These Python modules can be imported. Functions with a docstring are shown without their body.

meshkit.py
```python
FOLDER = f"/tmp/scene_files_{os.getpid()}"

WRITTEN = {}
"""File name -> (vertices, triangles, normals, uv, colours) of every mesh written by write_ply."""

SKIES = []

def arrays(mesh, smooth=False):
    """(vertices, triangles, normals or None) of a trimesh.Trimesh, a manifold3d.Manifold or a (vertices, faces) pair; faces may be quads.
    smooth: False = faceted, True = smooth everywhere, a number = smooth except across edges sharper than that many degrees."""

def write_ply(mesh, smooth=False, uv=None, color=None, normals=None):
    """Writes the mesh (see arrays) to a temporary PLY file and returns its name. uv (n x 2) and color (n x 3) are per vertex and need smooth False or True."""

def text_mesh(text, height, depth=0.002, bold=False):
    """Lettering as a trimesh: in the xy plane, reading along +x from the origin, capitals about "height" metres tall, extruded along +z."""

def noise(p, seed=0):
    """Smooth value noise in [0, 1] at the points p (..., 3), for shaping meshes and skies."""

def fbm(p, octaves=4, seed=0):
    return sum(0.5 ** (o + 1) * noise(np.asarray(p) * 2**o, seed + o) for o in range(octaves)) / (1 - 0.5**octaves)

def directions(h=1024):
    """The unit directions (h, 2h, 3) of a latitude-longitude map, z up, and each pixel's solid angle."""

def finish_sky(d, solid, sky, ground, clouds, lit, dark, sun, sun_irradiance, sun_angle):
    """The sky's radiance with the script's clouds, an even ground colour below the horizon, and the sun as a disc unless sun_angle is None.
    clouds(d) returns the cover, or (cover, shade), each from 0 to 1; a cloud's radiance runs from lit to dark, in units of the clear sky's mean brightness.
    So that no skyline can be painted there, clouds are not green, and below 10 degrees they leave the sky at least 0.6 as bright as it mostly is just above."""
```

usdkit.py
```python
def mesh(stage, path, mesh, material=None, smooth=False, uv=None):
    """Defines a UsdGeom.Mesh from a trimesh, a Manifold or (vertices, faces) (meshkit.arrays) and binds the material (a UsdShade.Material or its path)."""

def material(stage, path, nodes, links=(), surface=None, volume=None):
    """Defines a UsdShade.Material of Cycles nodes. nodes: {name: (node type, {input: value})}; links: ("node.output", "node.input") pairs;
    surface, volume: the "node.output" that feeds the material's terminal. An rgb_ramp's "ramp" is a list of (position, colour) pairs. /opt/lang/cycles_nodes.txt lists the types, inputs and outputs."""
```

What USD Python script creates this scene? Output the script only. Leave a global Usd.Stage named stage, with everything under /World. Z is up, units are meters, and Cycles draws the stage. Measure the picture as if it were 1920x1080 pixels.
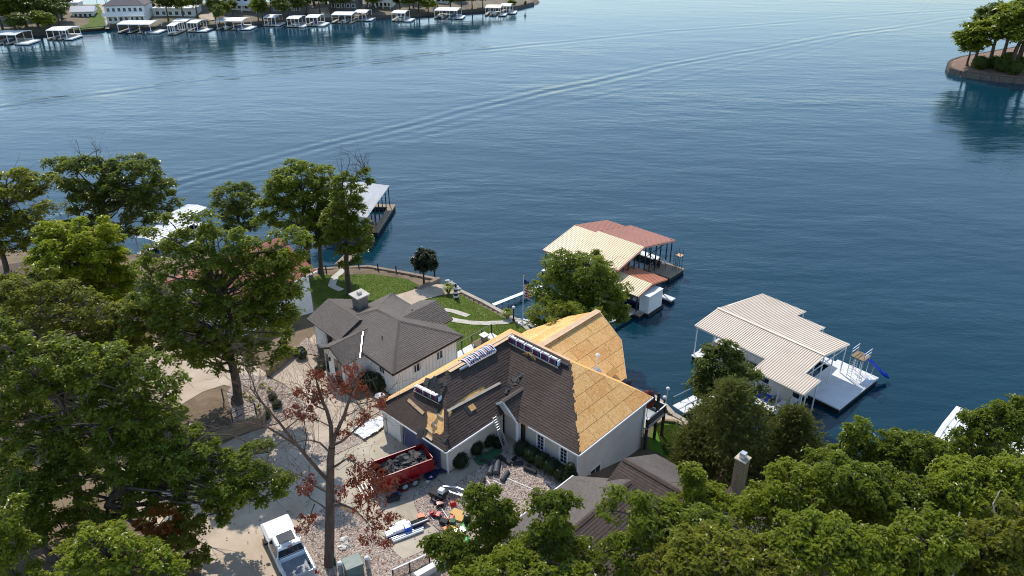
import math, numpy as np, trimesh, shapely, usdkit, meshkit
from shapely.geometry import Polygon, box as sbox, LineString, Point
from scipy.interpolate import RBFInterpolator
from pxr import Usd, UsdGeom, UsdLux, UsdShade, Sdf, Gf, Vt

stage = Usd.Stage.CreateInMemory()
UsdGeom.SetStageUpAxis(stage, 'Z'); UsdGeom.SetStageMetersPerUnit(stage, 1.0)
UsdGeom.Xform.Define(stage, '/World'); UsdGeom.Scope.Define(stage, '/World/Looks')

# ---------------------------------------------------------------- camera, sky, sun, exposure
CAM = np.array([0, 0, 45.0]); FPX = 1413.0; PITCH = math.atan2(755, 1413)
cam = UsdGeom.Camera.Define(stage, '/World/camera')
cam.AddTranslateOp().Set(Gf.Vec3d(*CAM)); cam.AddRotateXOp().Set(90 - math.degrees(PITCH))
cam.CreateHorizontalApertureAttr(36.0); cam.CreateFocalLengthAttr(36.0 * FPX / 1920)
cam.CreateClippingRangeAttr(Gf.Vec2f(0.5, 20000))
cam.CreateExposureAttr(0.27)
SUN_AZ, SUN_EL = math.radians(-17), math.radians(48)
dome = UsdLux.DomeLight.Define(stage, '/World/sky')
dm = usdkit.material(stage, '/World/Looks/sky', {
    's': ('sky_texture', {'sky_type': 'single_scattering', 'sun_disc': False, 'sun_elevation': SUN_EL, 'sun_rotation': SUN_AZ, 'altitude': 200.0, 'air_density': 1.3, 'aerosol_density': .5, 'ozone_density': 3.0}),
    'b': ('background_shader', {'strength': 0.15})}, [('s.color', 'b.color')], surface='b.background')
UsdShade.MaterialBindingAPI.Apply(dome.GetPrim()).Bind(dm)
dome.GetPrim().SetCustomDataByKey('kind', 'structure'); dome.GetPrim().SetCustomDataByKey('label', 'clear blue daytime sky')
sun = UsdLux.DistantLight.Define(stage, '/World/sun')
sun.CreateNormalizeAttr(True); sun.CreateIntensityAttr(0.88); sun.CreateAngleAttr(0.5); sun.CreateColorAttr(Gf.Vec3f(1.0, 0.95, 0.87))
sun.AddRotateZOp().Set(-math.degrees(SUN_AZ)); sun.AddRotateXOp().Set(-(90 - math.degrees(SUN_EL)))

# ---------------------------------------------------------------- picture points to places
_r = np.array([1, 0, 0.]); _f = np.array([0, math.cos(PITCH), -math.sin(PITCH)]); _u = np.array([0, math.sin(PITCH), math.cos(PITCH)])
def ray(x, y): return _f * FPX + _r * (x - 960) + _u * (540 - y)
def P(x, y, z=0.0):
    d = ray(x, y); return CAM + d * ((z - CAM[2]) / d[2])
def PY(x, y, wy):
    d = ray(x, y); return CAM + d * (wy / d[1])
def mpp(w): return float((np.asarray(w) - CAM) @ _f) / FPX      # metres per photo pixel at a place

class Fr:
    """A level frame: u along the azimuth az, v 90 degrees to its left."""
    def __init__(s, o, az, azv=None):
        a = math.radians(az); b = math.radians(az if azv is None else azv)
        s.o = np.array([o[0], o[1], 0.0]); s.U = np.array([math.sin(a), math.cos(a), 0]); s.V = np.array([-math.cos(b), math.sin(b), 0])
    def w(s, u, v, z): return s.o + s.U * u + s.V * v + np.array([0, 0, z])

# ---------------------------------------------------------------- naming
used = {}
def numbered(parent, name):
    k = parent + '/' + name; n = used.get(k, 0); used[k] = n + 1
    return k if n == 0 else '%s_%03d' % (k, n)
def tag(p, label=None, cat=None, group=None, kind=None):
    p = p.GetPrim() if hasattr(p, 'GetPrim') else p
    for k, v in (('label', label), ('category', cat), ('group', group), ('kind', kind)):
        if v: p.SetCustomDataByKey(k, v)
    return p
ORG = {}
def thing(name, label, cat, o=(0, 0, 0), group=None, rotz=None):
    x = UsdGeom.Xform.Define(stage, numbered('/World', name)); x.AddTranslateOp().Set(Gf.Vec3d(*map(float, o)))
    if rotz is not None: x.AddRotateZOp().Set(float(rotz))
    p = x.GetPrim(); ORG[str(p.GetPath())] = np.array(o, float); tag(p, label, cat, group); return p
def org(prim):
    p = str(prim.GetPath())
    return ORG.get('/'.join(p.split('/')[:3]), np.zeros(3))
def part(parent, name, mb, mat, smooth=False, label=None, kind=None, local=False):
    v, f = mb.get() if isinstance(mb, MB) else (np.asarray(mb[0], float), np.asarray(mb[1], int))
    if len(f) == 0: return None
    if not local: v = v - org(parent)
    m = usdkit.mesh(stage, numbered(str(parent.GetPath()), name), (v, f), M[mat] if isinstance(mat, str) else mat, smooth=smooth)
    return tag(m, label, kind=kind)
def solo(name, mb, mat, label=None, cat=None, group=None, kind=None, smooth=False):
    v, f = mb.get() if isinstance(mb, MB) else mb
    m = usdkit.mesh(stage, numbered('/World', name), (np.asarray(v, float), np.asarray(f, int)), M[mat] if isinstance(mat, str) else mat, smooth=smooth)
    return tag(m, label, cat, group, kind)
def copy_of(src, o, rotz=0, label=None, group=None, scale=None, tilt=None):
    was = dict(src.GetCustomData())
    x = UsdGeom.Xform.Define(stage, numbered('/World', BASE[str(src.GetPath())] if str(src.GetPath()) in BASE else src.GetName())); p = x.GetPrim()
    p.GetReferences().AddInternalReference(src.GetPath()); p.SetInstanceable(True)
    x.ClearXformOpOrder(); x = UsdGeom.Xform(p)
    for n in list(p.GetAuthoredPropertyNames()): pass
    m = Gf.Matrix4d(1.0)
    s = Gf.Matrix4d(1.0); sc = scale if scale is not None else 1.0
    sc = (sc, sc, sc) if np.ndim(sc) == 0 else sc
    s.SetScale(Gf.Vec3d(*map(float, sc)))
    r = Gf.Matrix4d(1.0); r.SetRotate(Gf.Rotation(Gf.Vec3d(0, 0, 1), float(rotz)))
    t = Gf.Matrix4d(1.0); t.SetTranslate(Gf.Vec3d(*map(float, o)))
    tl = Gf.Matrix4d(1.0)
    if tilt is not None: tl.SetRotate(Gf.Rotation(Gf.Vec3d(*map(float, tilt[0])), float(tilt[1])))
    x.AddTransformOp(opSuffix='place').Set(s * r * tl * t)
    tag(p, label or was.get('label'), was.get('category'), group or was.get('group'))
    return p
BASE = {}

# ---------------------------------------------------------------- mesh builder
class MB:
    def __init__(s): s.v = []; s.f = []; s.n = 0
    def add(s, v, f):
        v = np.asarray(v, float).reshape(-1, 3); f = np.asarray(f, int)
        if f.ndim == 2 and f.shape[1] == 4: f = np.vstack([f[:, [0, 1, 2]], f[:, [0, 2, 3]]])
        s.v.append(v); s.f.append(f + s.n); s.n += len(v); return s
    def get(s):
        if not s.v: return np.zeros((0, 3)), np.zeros((0, 3), int)
        return np.vstack(s.v), np.vstack(s.f)
    Q = np.array([[0, 3, 2, 1], [4, 5, 6, 7], [0, 1, 5, 4], [1, 2, 6, 5], [2, 3, 7, 6], [3, 0, 4, 7]])
    def hexa(s, lo, hi):
        """Eight corners: four below, four above, both anticlockwise seen from above."""
        return s.add(np.vstack([lo, hi]), s.Q)
    def box(s, fr, u0, u1, v0, v1, z0, z1):
        c = [(u0, v0), (u1, v0), (u1, v1), (u0, v1)]
        return s.hexa([fr.w(a, b, z0) for a, b in c], [fr.w(a, b, z1) for a, b in c])
    def bar(s, p, q, w, h=None, up=(0, 0, 1)):
        """A square bar from p to q, w across and h along up."""
        p, q = np.asarray(p, float), np.asarray(q, float); h = w if h is None else h
        d = q - p; d /= np.linalg.norm(d) + 1e-12; a = np.cross(up, d)
        if np.linalg.norm(a) < 1e-6: a = np.cross((1, 0, 0), d)
        a /= np.linalg.norm(a); b = np.cross(d, a); a, b = a * w / 2, b * h / 2
        return s.hexa([p - a - b, p + a - b, q + a - b, q - a - b][::-1], [p - a + b, p + a + b, q + a + b, q - a + b][::-1])
    def tube(s, pts, rad, n=6, cap=True):
        p = np.asarray(pts, float); r = np.broadcast_to(rad, (len(p),)).astype(float)
        t = np.gradient(p, axis=0); t /= np.linalg.norm(t, axis=1, keepdims=True) + 1e-12
        a = np.cross(t, np.where(np.abs(t[:, 2:]) < 0.9, [0, 0, 1.0], [1.0, 0, 0])); a /= np.linalg.norm(a, axis=1, keepdims=True) + 1e-12
        b = np.cross(t, a); g = np.arange(n) * 2 * np.pi / n
        v = (p[:, None] + r[:, None, None] * (np.cos(g)[None, :, None] * a[:, None] + np.sin(g)[None, :, None] * b[:, None])).reshape(-1, 3)
        i, j = np.meshgrid(np.arange(len(p) - 1), np.arange(n), indexing='ij')
        q = np.stack([i * n + j, i * n + (j + 1) % n, (i + 1) * n + (j + 1) % n, (i + 1) * n + j], -1).reshape(-1, 4)
        s.add(v, q)
        if cap:
            k = len(p) - 1
            for e, c in ((0, p[0]), (k, p[k])):
                ring = v[e * n:(e + 1) * n]; s.add(np.vstack([ring, c]), [[x, (x + 1) % n, n] for x in range(n)])
        return s
    def cyl(s, p, r0, h, r1=None, n=12):
        p = np.asarray(p, float); return s.tube([p, p + [0, 0, h]], [r0, r0 if r1 is None else r1], n)
    def lathe(s, p, prof, n=16):
        """prof: (radius, height) pairs from the bottom up."""
        p = np.asarray(p, float); g = np.arange(n) * 2 * np.pi / n
        v = np.array([[r * math.cos(a), r * math.sin(a), z] for r, z in prof for a in g]) + p
        m = len(prof); q = [[i * n + j, i * n + (j + 1) % n, (i + 1) * n + (j + 1) % n, (i + 1) * n + j] for i in range(m - 1) for j in range(n)]
        return s.add(v, q)
    def slab(s, poly, t, nrm=None):
        """A plate under the planar 3-D polygon poly, t thick along its normal (upwards)."""
        p = np.asarray(poly, float); n = newell(p) if nrm is None else np.asarray(nrm, float)
        if n[2] < 0: p = p[::-1]; n = -n
        f = tri(p, n); k = len(p); lo = p - n * t
        sd = [[i, (i + 1) % k, k + (i + 1) % k, k + i][::-1] for i in range(k)]
        s.add(np.vstack([p, lo]), np.vstack([f, f[:, ::-1] + k])); return s.add(np.vstack([p, lo]), sd)
    def sheet(s, poly):
        p = np.asarray(poly, float); return s.add(p, tri(p, newell(p)))
    def mesh(s, m): return s.add(np.asarray(m.vertices), np.asarray(m.faces))
    def ball(s, c, r, sub=1, seed=0, rough=0.0):
        m = ICO[sub]; v = m[0].copy()
        if rough: v *= (1 + rough * (meshkit.noise(v * 2.3 + seed * 7.1, seed) - .5) * 2)[:, None]
        return s.add(np.asarray(c) + v * np.asarray(r, float), m[1])
ICO = {k: (np.array(trimesh.creation.icosphere(k).vertices), np.array(trimesh.creation.icosphere(k).faces)) for k in (0, 1, 2, 3)}
def newell(p):
    q = np.roll(p, -1, 0); n = np.array([((p[:, 1] - q[:, 1]) * (p[:, 2] + q[:, 2])).sum(), ((p[:, 2] - q[:, 2]) * (p[:, 0] + q[:, 0])).sum(), ((p[:, 0] - q[:, 0]) * (p[:, 1] + q[:, 1])).sum()])
    return n / (np.linalg.norm(n) + 1e-12)
def axes(n):
    a = np.cross([0, 0, 1.0], n)
    if np.linalg.norm(a) < 1e-6: a = np.array([1.0, 0, 0])
    a /= np.linalg.norm(a); return a, np.cross(n, a)          # along the eave, up the slope
def tri(p, n):
    if len(p) == 3: return np.array([[0, 1, 2]])
    if len(p) == 4:
        c = [np.dot(np.cross(p[(i + 1) % 4] - p[i], p[(i + 2) % 4] - p[(i + 1) % 4]), n) for i in range(4)]
        if min(c) > 0: return np.array([[0, 1, 2], [0, 2, 3]])
    a, b = axes(n); q = np.stack([p @ a, p @ b], 1)
    import mapbox_earcut as me
    f = np.asarray(me.triangulate_float64(q, np.array([len(q)], np.uint32))).reshape(-1, 3)
    t = q[f]; ar = np.cross(t[:, 1] - t[:, 0], t[:, 2] - t[:, 0]); f[ar < 0] = f[ar < 0][:, ::-1]
    return f.astype(int)
def polys(g): return [x for x in (getattr(g, 'geoms', None) or [g]) if x.geom_type == 'Polygon' and x.area > 1e-4]

# ---------------------------------------------------------------- materials
M = {}
class Net:
    """Small builder for node graphs."""
    def __init__(s): s.n = {}; s.l = []; s.k = 0
    def node(s, kind, links=None, **inp):
        nm = 'n%d' % s.k; s.k += 1; s.n[nm] = (kind, inp)
        for k, v in (links or {}).items(): s.l.append((v, nm + '.' + k))
        return nm
    def math(s, op, a, b=0.0, c=0.0):
        l, i = {}, {'math_type': op}
        for k, x in (('value1', a), ('value2', b), ('value3', c)):
            if isinstance(x, str): l[k] = x
            else: i[k] = float(x)
        return s.node('math', l, **i) + '.value'
    def make(s, name, surf, vol=None):
        M[name] = usdkit.material(stage, '/World/Looks/' + name, s.n, s.l, surface=surf, volume=vol); return M[name]
def mk(name, c1, c2=None, scale=2.0, rough=.8, bump=0.0, bscale=None, island=0.0, metal=0.0, spec=.35, detail=5.0, obj=False, c3=None, stretch=None, coat=0.0, stain=None):
    g = Net(); pos = g.node('texture_coordinate') + '.object' if obj else g.node('geometry') + '.position'
    if stretch is not None: pos = g.node('mapping', {'vector': pos}, scale=stretch) + '.vector'
    b = dict(roughness=rough, metallic=metal, specular_ior_level=spec, coat_weight=coat); bl = {}
    if c2 is None: b['base_color'] = c1
    else:
        nz = g.node('noise_texture', {'vector': pos}, scale=scale, detail=detail, roughness=.6)
        fac = nz + '.fac'
        if island:
            ge = g.node('geometry')
            fac = g.math('add', g.math('multiply', fac, 1 - island), g.math('multiply', g.math('multiply_add', ge + '.random_per_island', .6, .2), island))
        stops = [(.3, c1), (.7, c2)] if c3 is None else [(.25, c1), (.5, c2), (.75, c3)]
        bl['base_color'] = g.node('rgb_ramp', {'fac': fac}, ramp=stops) + '.color'
        if stain:
            n3 = g.node('noise_texture', {'vector': pos}, scale=stain[0], detail=6.0, roughness=.65, distortion=.6); lo = 1 - stain[1]
            bl['base_color'] = g.node('mix_color', {'a': bl['base_color'], 'b': g.node('rgb_ramp', {'fac': n3 + '.fac'}, ramp=[(.32, (lo, lo * .98, lo * .96)), (.6, (1, 1, 1))]) + '.color'}, blend_type='multiply', fac=1.0) + '.result'
    if bump:
        n2 = g.node('noise_texture', {'vector': pos}, scale=bscale or scale * 6, detail=4.0)
        bl['normal'] = g.node('bump', {'height': n2 + '.fac'}, strength=1.0, distance=bump) + '.normal'
    return g.make(name, g.node('principled_bsdf', bl, **b) + '.BSDF')
def leafmat(name, dark, mid, light, scale=.55, tint=(.52, .58, .05), transl=.48, rough=.33):
    g = Net(); pos = g.node('geometry'); nz = g.node('noise_texture', {'vector': pos + '.position'}, scale=scale, detail=2.0)
    oi = g.node('object_info')
    fac = g.math('add', g.math('multiply', nz + '.fac', .42), g.math('multiply', pos + '.random_per_island', .58))
    c = g.node('rgb_ramp', {'fac': fac}, ramp=[(.28, dark), (.5, mid), (.72, light)]) + '.color'
    h = g.node('hsv', {'color': c, 'value': g.math('multiply_add', oi + '.random', .3, .85)}, saturation=1.0, hue=.5, fac=1.0) + '.color'
    b = g.node('principled_bsdf', {'base_color': h}, roughness=rough, specular_ior_level=.32)
    tc = g.node('mix_color', {'a': h}, blend_type='mix', fac=.42, b=tint) + '.result'
    t = g.node('translucent_bsdf', {'color': tc})
    return g.make(name, g.node('mix_closure', {'closure1': b + '.BSDF', 'closure2': t + '.BSDF'}, fac=transl) + '.closure')
mk('concrete_tan', (.48, .375, .275), (.57, .465, .355), .35, .9, .004, 30, stain=(.22, .24))
mk('concrete_grey', (.47, .40, .30), (.58, .50, .385), .5, .9, .004, 30, stain=(.3, .28))
mk('concrete_old', (.33, .29, .24), (.46, .41, .35), 1.2, .95, .01, 20, stain=(.4, .3))
mk('path', (.52, .47, .40), (.62, .57, .49), .8, .9, .004, 25, stain=(.5, .2))
mk('earth', (.13, .088, .055), (.22, .155, .10), .5, .95, .03, 6, c3=(.19, .155, .075), stain=(.15, .4))
mk('mulch', (.20, .13, .10), (.33, .24, .19), 3.0, .95, .03, 12)
mk('grass', (.060, .100, .012), (.095, .145, .017), .7, .85, .03, 22, c3=(.14, .16, .04), spec=.15)
mk('grass_lush', (.065, .135, .012), (.09, .18, .016), 1.2, .85, .03, 22, c3=(.11, .2, .022), spec=.15)
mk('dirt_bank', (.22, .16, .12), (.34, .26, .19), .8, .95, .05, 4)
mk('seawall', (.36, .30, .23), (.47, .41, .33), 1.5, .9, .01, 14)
mk('stone', (.24, .185, .14), (.46, .37, .27), 2.5, .9, .02, 14, island=.6)
mk('stone_dark', (.055, .045, .038), (.13, .105, .085), 1.5, .9, .03, 9)  # darker copy of the stone, the wall shade put into its colour
mk('stone_tan', (.25, .18, .11), (.46, .36, .24), 2.5, .9, .02, 14, island=.6)
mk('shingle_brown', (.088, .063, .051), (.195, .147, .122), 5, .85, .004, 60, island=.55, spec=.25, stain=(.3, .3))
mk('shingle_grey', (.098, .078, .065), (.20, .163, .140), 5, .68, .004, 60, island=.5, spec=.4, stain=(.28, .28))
mk('roof_under', (.05, .042, .038), None)
mk('osb_gap', (.22, .12, .05), None)
for i, (a, b, c) in enumerate([((.68, .34, .10), (.86, .475, .165), (.90, .585, .26)), ((.66, .325, .095), (.845, .46, .158), (.89, .57, .245)), ((.62, .29, .085), (.80, .405, .135), (.87, .52, .21))]):
    g = Net(); pos = g.node('geometry') + '.position'
    vo = g.node('voronoi_texture', {'vector': pos}, scale=9.0, randomness=1.0); nz = g.node('noise_texture', {'vector': pos}, scale=.55, detail=3.0)
    vx = g.node('rgb_to_bw', {'color': vo + '.color'}) + '.val'
    fac = g.math('add', g.math('multiply', vx, .55), g.math('multiply', nz + '.fac', .45))
    col = g.node('rgb_ramp', {'fac': fac}, ramp=[(.25, a), (.5, b), (.78, c)]) + '.color'
    bp = g.node('bump', {'height': vx}, strength=.6, distance=.01) + '.normal'
    g.make('osb_%d' % i, g.node('principled_bsdf', {'base_color': col, 'normal': bp}, roughness=.75, specular_ior_level=.3) + '.BSDF')
mk('wood_new', (.58, .36, .20), (.70, .48, .29), 2, .7, stretch=(1, 1, 6))
mk('wood_pale', (.62, .50, .36), (.74, .62, .47), 2, .7)
mk('wood_dark', (.03, .022, .018), (.06, .045, .035), 3, .8)
mk('wood_deck', (.30, .22, .15), (.42, .33, .24), 2, .85, island=.4)
mk('siding_white', (.78, .76, .71), (.83, .815, .77), .4, .7, spec=.3, stain=(.35, .10))
mk('siding_beige', (.57, .52, .445), (.64, .59, .515), .35, .8, .003, 40, spec=.25, stain=(.35, .12))
mk('siding_grey', (.62, .60, .565), (.68, .66, .625), .35, .8, .003, 40, spec=.25, stain=(.3, .12))
mk('trim_white', (.78, .77, .74), None, rough=.5)
mk('white_metal', (.80, .80, .79), (.84, .84, .83), .6, .4, stain=(.4, .12))
mk('white_deck', (.70, .70, .70), (.79, .79, .785), .9, .7, .002, 30, stain=(.6, .12))
mk('tan_metal', (.80, .66, .51), (.86, .725, .575), .5, .42, spec=.5, stain=(.3, .12))
mk('cream_metal', (.76, .58, .32), (.82, .65, .40), .5, .42, spec=.5, stain=(.3, .10))  # red roof slope with the sun glare painted in as cream
mk('red_metal', (.56, .25, .175), (.62, .29, .21), .5, .42, spec=.5, stain=(.3, .15))
mk('rust_metal', (.50, .155, .065), (.56, .19, .085), .5, .42, spec=.5)
mk('rib_tan', (.60, .48, .37), None, rough=.5)
mk('rib_cream', (.66, .48, .26), None, rough=.5)  # ribs in the same painted glare colour
mk('rib_red', (.50, .22, .15), None, rough=.5)
mk('rib_white', (.62, .62, .62), None, rough=.5)
mk('dark_metal', (.022, .022, .025), None, rough=.45, spec=.5)
mk('grey_metal', (.33, .34, .35), (.42, .43, .44), 2, .4, metal=.6)
mk('galvanized', (.52, .53, .54), (.62, .63, .64), 3, .35, metal=.7)
mk('aluminium', (.62, .62, .62), None, rough=.35, metal=.8)
mk('black_foam', (.012, .012, .014), (.03, .03, .032), 2, .8)
mk('rubber', (.015, .015, .016), (.03, .03, .03), 6, .75)
mk('red_paint', (.21, .005, .008), (.28, .008, .011), 1.2, .28, coat=.5, stain=(1.0, .3))
mk('red_plastic', (.52, .012, .014), None, rough=.4)
mk('maroon_fabric', (.10, .015, .014), (.16, .03, .025), 3, .8)
mk('orange_plastic', (.72, .13, .02), None, rough=.45)
mk('yellow_paint', (.70, .36, .04), None, rough=.5)
mk('yellow_board', (.66, .39, .12), None, rough=.7)
mk('blue_plastic', (.012, .075, .52), None, rough=.3)
mk('blue_tarp', (.055, .065, .15), (.10, .115, .20), 2, .6, .02, 5)
mk('navy_tarp', (.012, .018, .06), (.03, .045, .13), 3, .5, .05, 7)
mk('white_tarp', (.62, .64, .66), (.78, .79, .80), 2, .45, .02, 5)
mk('green_net', (.03, .10, .045), (.055, .16, .07), 3, .7, .02, 10)
mk('green_plastic', (.03, .25, .03), None, rough=.4)
mk('navy_wrap', (.012, .016, .05), (.02, .026, .07), 3, .35)
mk('white_wrap', (.74, .74, .76), None, rough=.3)
mk('red_wrap', (.50, .05, .07), None, rough=.35)
mk('white_paint', (.80, .80, .80), None, rough=.25, coat=.4)
mk('silver_paint', (.42, .42, .43), None, rough=.3, metal=.4)
mk('dark_glass', (.008, .011, .018), None, rough=.06, spec=.8)
mk('window_glass', (.02, .027, .035), None, rough=.08, spec=.8)
mk('felt', (.028, .026, .026), (.06, .056, .055), 3, .8, .02, 8)
mk('debris', (.05, .045, .042), (.38, .36, .34), 4, .85, .03, 9, island=.75, c3=(.15, .14, .13))
mk('tread', (.045, .05, .058), (.085, .092, .10), 4, .6, .006, 40)
mk('liner', (.27, .28, .31), (.37, .38, .41), 2, .6, stain=(.8, .2))
mk('barkdark', (.045, .033, .025), (.11, .082, .062), 5, .9, .03, 18, stretch=(1, 1, .25), obj=True)
mk('bark_red', (.065, .04, .03), (.14, .092, .068), 5, .9, .03, 18, stretch=(1, 1, .25), obj=True)
mk('bark_pale', (.26, .23, .20), (.42, .39, .36), 5, .9, .01, 18, stretch=(1, 1, .25), obj=True)
mk('flag_stripes', (.5, .02, .04), None)
mk('flag_blue', (.02, .03, .14), None)
mk('teal_box', (.012, .06, .055), None, rough=.4)
mk('utility_green', (.10, .15, .13), (.16, .21, .19), 2, .5)
mk('sand_grass', (.45, .30, .10), (.62, .46, .18), 4, .85)
mk('rock_white', (.55, .50, .43), (.72, .67, .60), 3, .9, .02, 8)
mk('far_wall', (.62, .63, .62), None)
mk('far_tan', (.50, .43, .35), None)
mk('far_dark', (.10, .10, .105), None)
mk('far_roof', (.15, .125, .13), (.20, .17, .17), 1, .9)
mk('far_roof_light', (.62, .63, .65), None, rough=.5)
mk('red_roof', (.30, .10, .07), (.38, .15, .10), 2, .85)
mk('brown_roof', (.18, .13, .105), (.25, .19, .16), 2, .9)
leafmat('leaf_oak', (0.138, 0.171, 0.01827), (0.3714, 0.4051, 0.03959), (0.7642, 0.7204, 0.1066))
leafmat('leaf_dark', (0.07686, 0.1025, 0.02048), (0.2086, 0.2329, 0.04095), (0.4612, 0.4378, 0.0945))
leafmat('leaf_olive', (0.1844, 0.1826, 0.02352), (0.4304, 0.3825, 0.0441), (0.78, 0.6782, 0.1103))
leafmat('leaf_lime', (0.2928, 0.324, 0.0168), (0.5563, 0.5573, 0.03), (0.75, 0.75, 0.072), transl=.5)
leafmat('leaf_bright', (0.2174, 0.2515, 0.01985), (0.5138, 0.5366, 0.03969), (0.78, 0.78, 0.1134), transl=.4)
leafmat('leaf_cedar', (0.1318, 0.1341, 0.02835), (0.3294, 0.2981, 0.0567), (0.6149, 0.5216, 0.1103), transl=.15, rough=.7)
leafmat('leaf_bush', (0.0121, 0.027, 0.0068), (0.027, 0.0594, 0.0135), (0.0607, 0.1148, 0.023), transl=.15)
leafmat('leaf_shore', (0.0252, 0.042, 0.021), (0.0588, 0.084, 0.042), (0.1155, 0.1365, 0.084), transl=.15)
leafmat('leaf_red', (.20, .05, .028), (.42, .12, .065), (.55, .24, .14), tint=(.65, .2, .09), transl=.4)
leafmat('leaf_orange', (.26, .09, .01), (.50, .19, .02), (.6, .32, .05), tint=(.8, .3, .03), transl=.4)
leafmat('leaf_far', (0.1025, 0.1304, 0.0294), (0.246, 0.2696, 0.05292), (0.451, 0.4347, 0.09555), transl=.4)
leafmat('leaf_straw', (.25, .19, .05), (.42, .33, .10), (.55, .45, .17), transl=.4)
# ---------------------------------------------------------------- terrain
_ctl = []
for x, y, z in [(1250, 830, 1.6), (1230, 780, 1.0), (1300, 900, 1.8), (860, 590, 1.5), (930, 600, 1.2), (700, 530, 1.1), (640, 560, 1.5), (800, 545, .9), (760, 560, 1.3), (900, 630, 1.9), (1000, 660, 1.3),
                (760, 640, 2.4), (590, 700, 4.2), (560, 680, 4.2), (600, 640, 4.0), (640, 760, 4.4), (700, 800, 4.5), (760, 900, 4.5), (850, 920, 4.5), (980, 900, 4.5), (1030, 960, 4.4), (900, 840, 4.5),
                (480, 830, 4.9), (430, 790, 5.3), (520, 760, 4.8), (560, 930, 5.0), (540, 1030, 5.8), (640, 1040, 5.2), (740, 1040, 4.8), (840, 1000, 4.5), (900, 1060, 4.6),
                (330, 680, 4.6), (200, 760, 5.4), (300, 900, 5.8), (150, 1000, 6.8), (420, 1070, 6.4), (350, 600, 3.6), (100, 600, 4.5), (250, 500, 1.6), (500, 500, 1.2), (420, 520, 2.0), (0, 500, 2.4),
                (1090, 900, 4.0), (1180, 860, 2.0), (1100, 1000, 4.8), (1250, 960, 3.2), (1400, 900, 2.0), (1400, 1000, 4.5), (1600, 920, 2.0), (1600, 1040, 4.5), (1850, 940, 2.0), (1900, 1060, 4.5), (1300, 1070, 5.2)]:
    p = P(x, y, z); _ctl.append((p[0], p[1], z))
for x, y, z in [(-60, 60, 7), (-60, 40, 9), (-40, 25, 10), (0, 15, 9), (30, 15, 8), (60, 20, 8), (60, 35, 5), (-90, 80, 6), (-90, 50, 11), (-40, -30, 14), (30, -30, 12), (80, -20, 11), (0, 28, 7), (0, 35, 5.8), (20, 30, 5.5)]: _ctl.append((x, y, z))
_ctl = np.array(_ctl); _rbf = RBFInterpolator(_ctl[:, :2], _ctl[:, 2], kernel='thin_plate_spline', smoothing=1.0)
SHORE = [P(x, y, .5)[:2] for x, y in [(0, 470), (200, 478), (430, 478), (560, 512), (600, 507), (690, 502), (770, 516), (826, 528), (838, 533), (862, 548), (950, 594), (975, 607), (1000, 642), (1060, 682), (1150, 720), (1225, 748), (1262, 782), (1290, 797), (1330, 817), (1420, 860), (1500, 887), (1700, 902), (1920, 882)]]
LAND = Polygon([(-150, 100)] + [(float(a), float(b)) for a, b in SHORE] + [(75, 57), (130, 50), (130, -60), (-150, -60)])
shapely.prepare(LAND); _edge = LineString(LAND.exterior.coords)
def ground_np(xy):
    xy = np.asarray(xy, float).reshape(-1, 2); z = _rbf(xy)
    pts = shapely.points(xy); ins = shapely.contains(LAND, pts); d = shapely.distance(_edge, pts)
    zi = np.maximum(z, .45); t = np.clip(d / 3.0, 0, 1); zi = zi * t + (1 - t) * np.minimum(zi, .75)
    return np.where(ins, zi, -1.6 * np.clip(d / 1.2, 0, 1) - .25)
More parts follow.
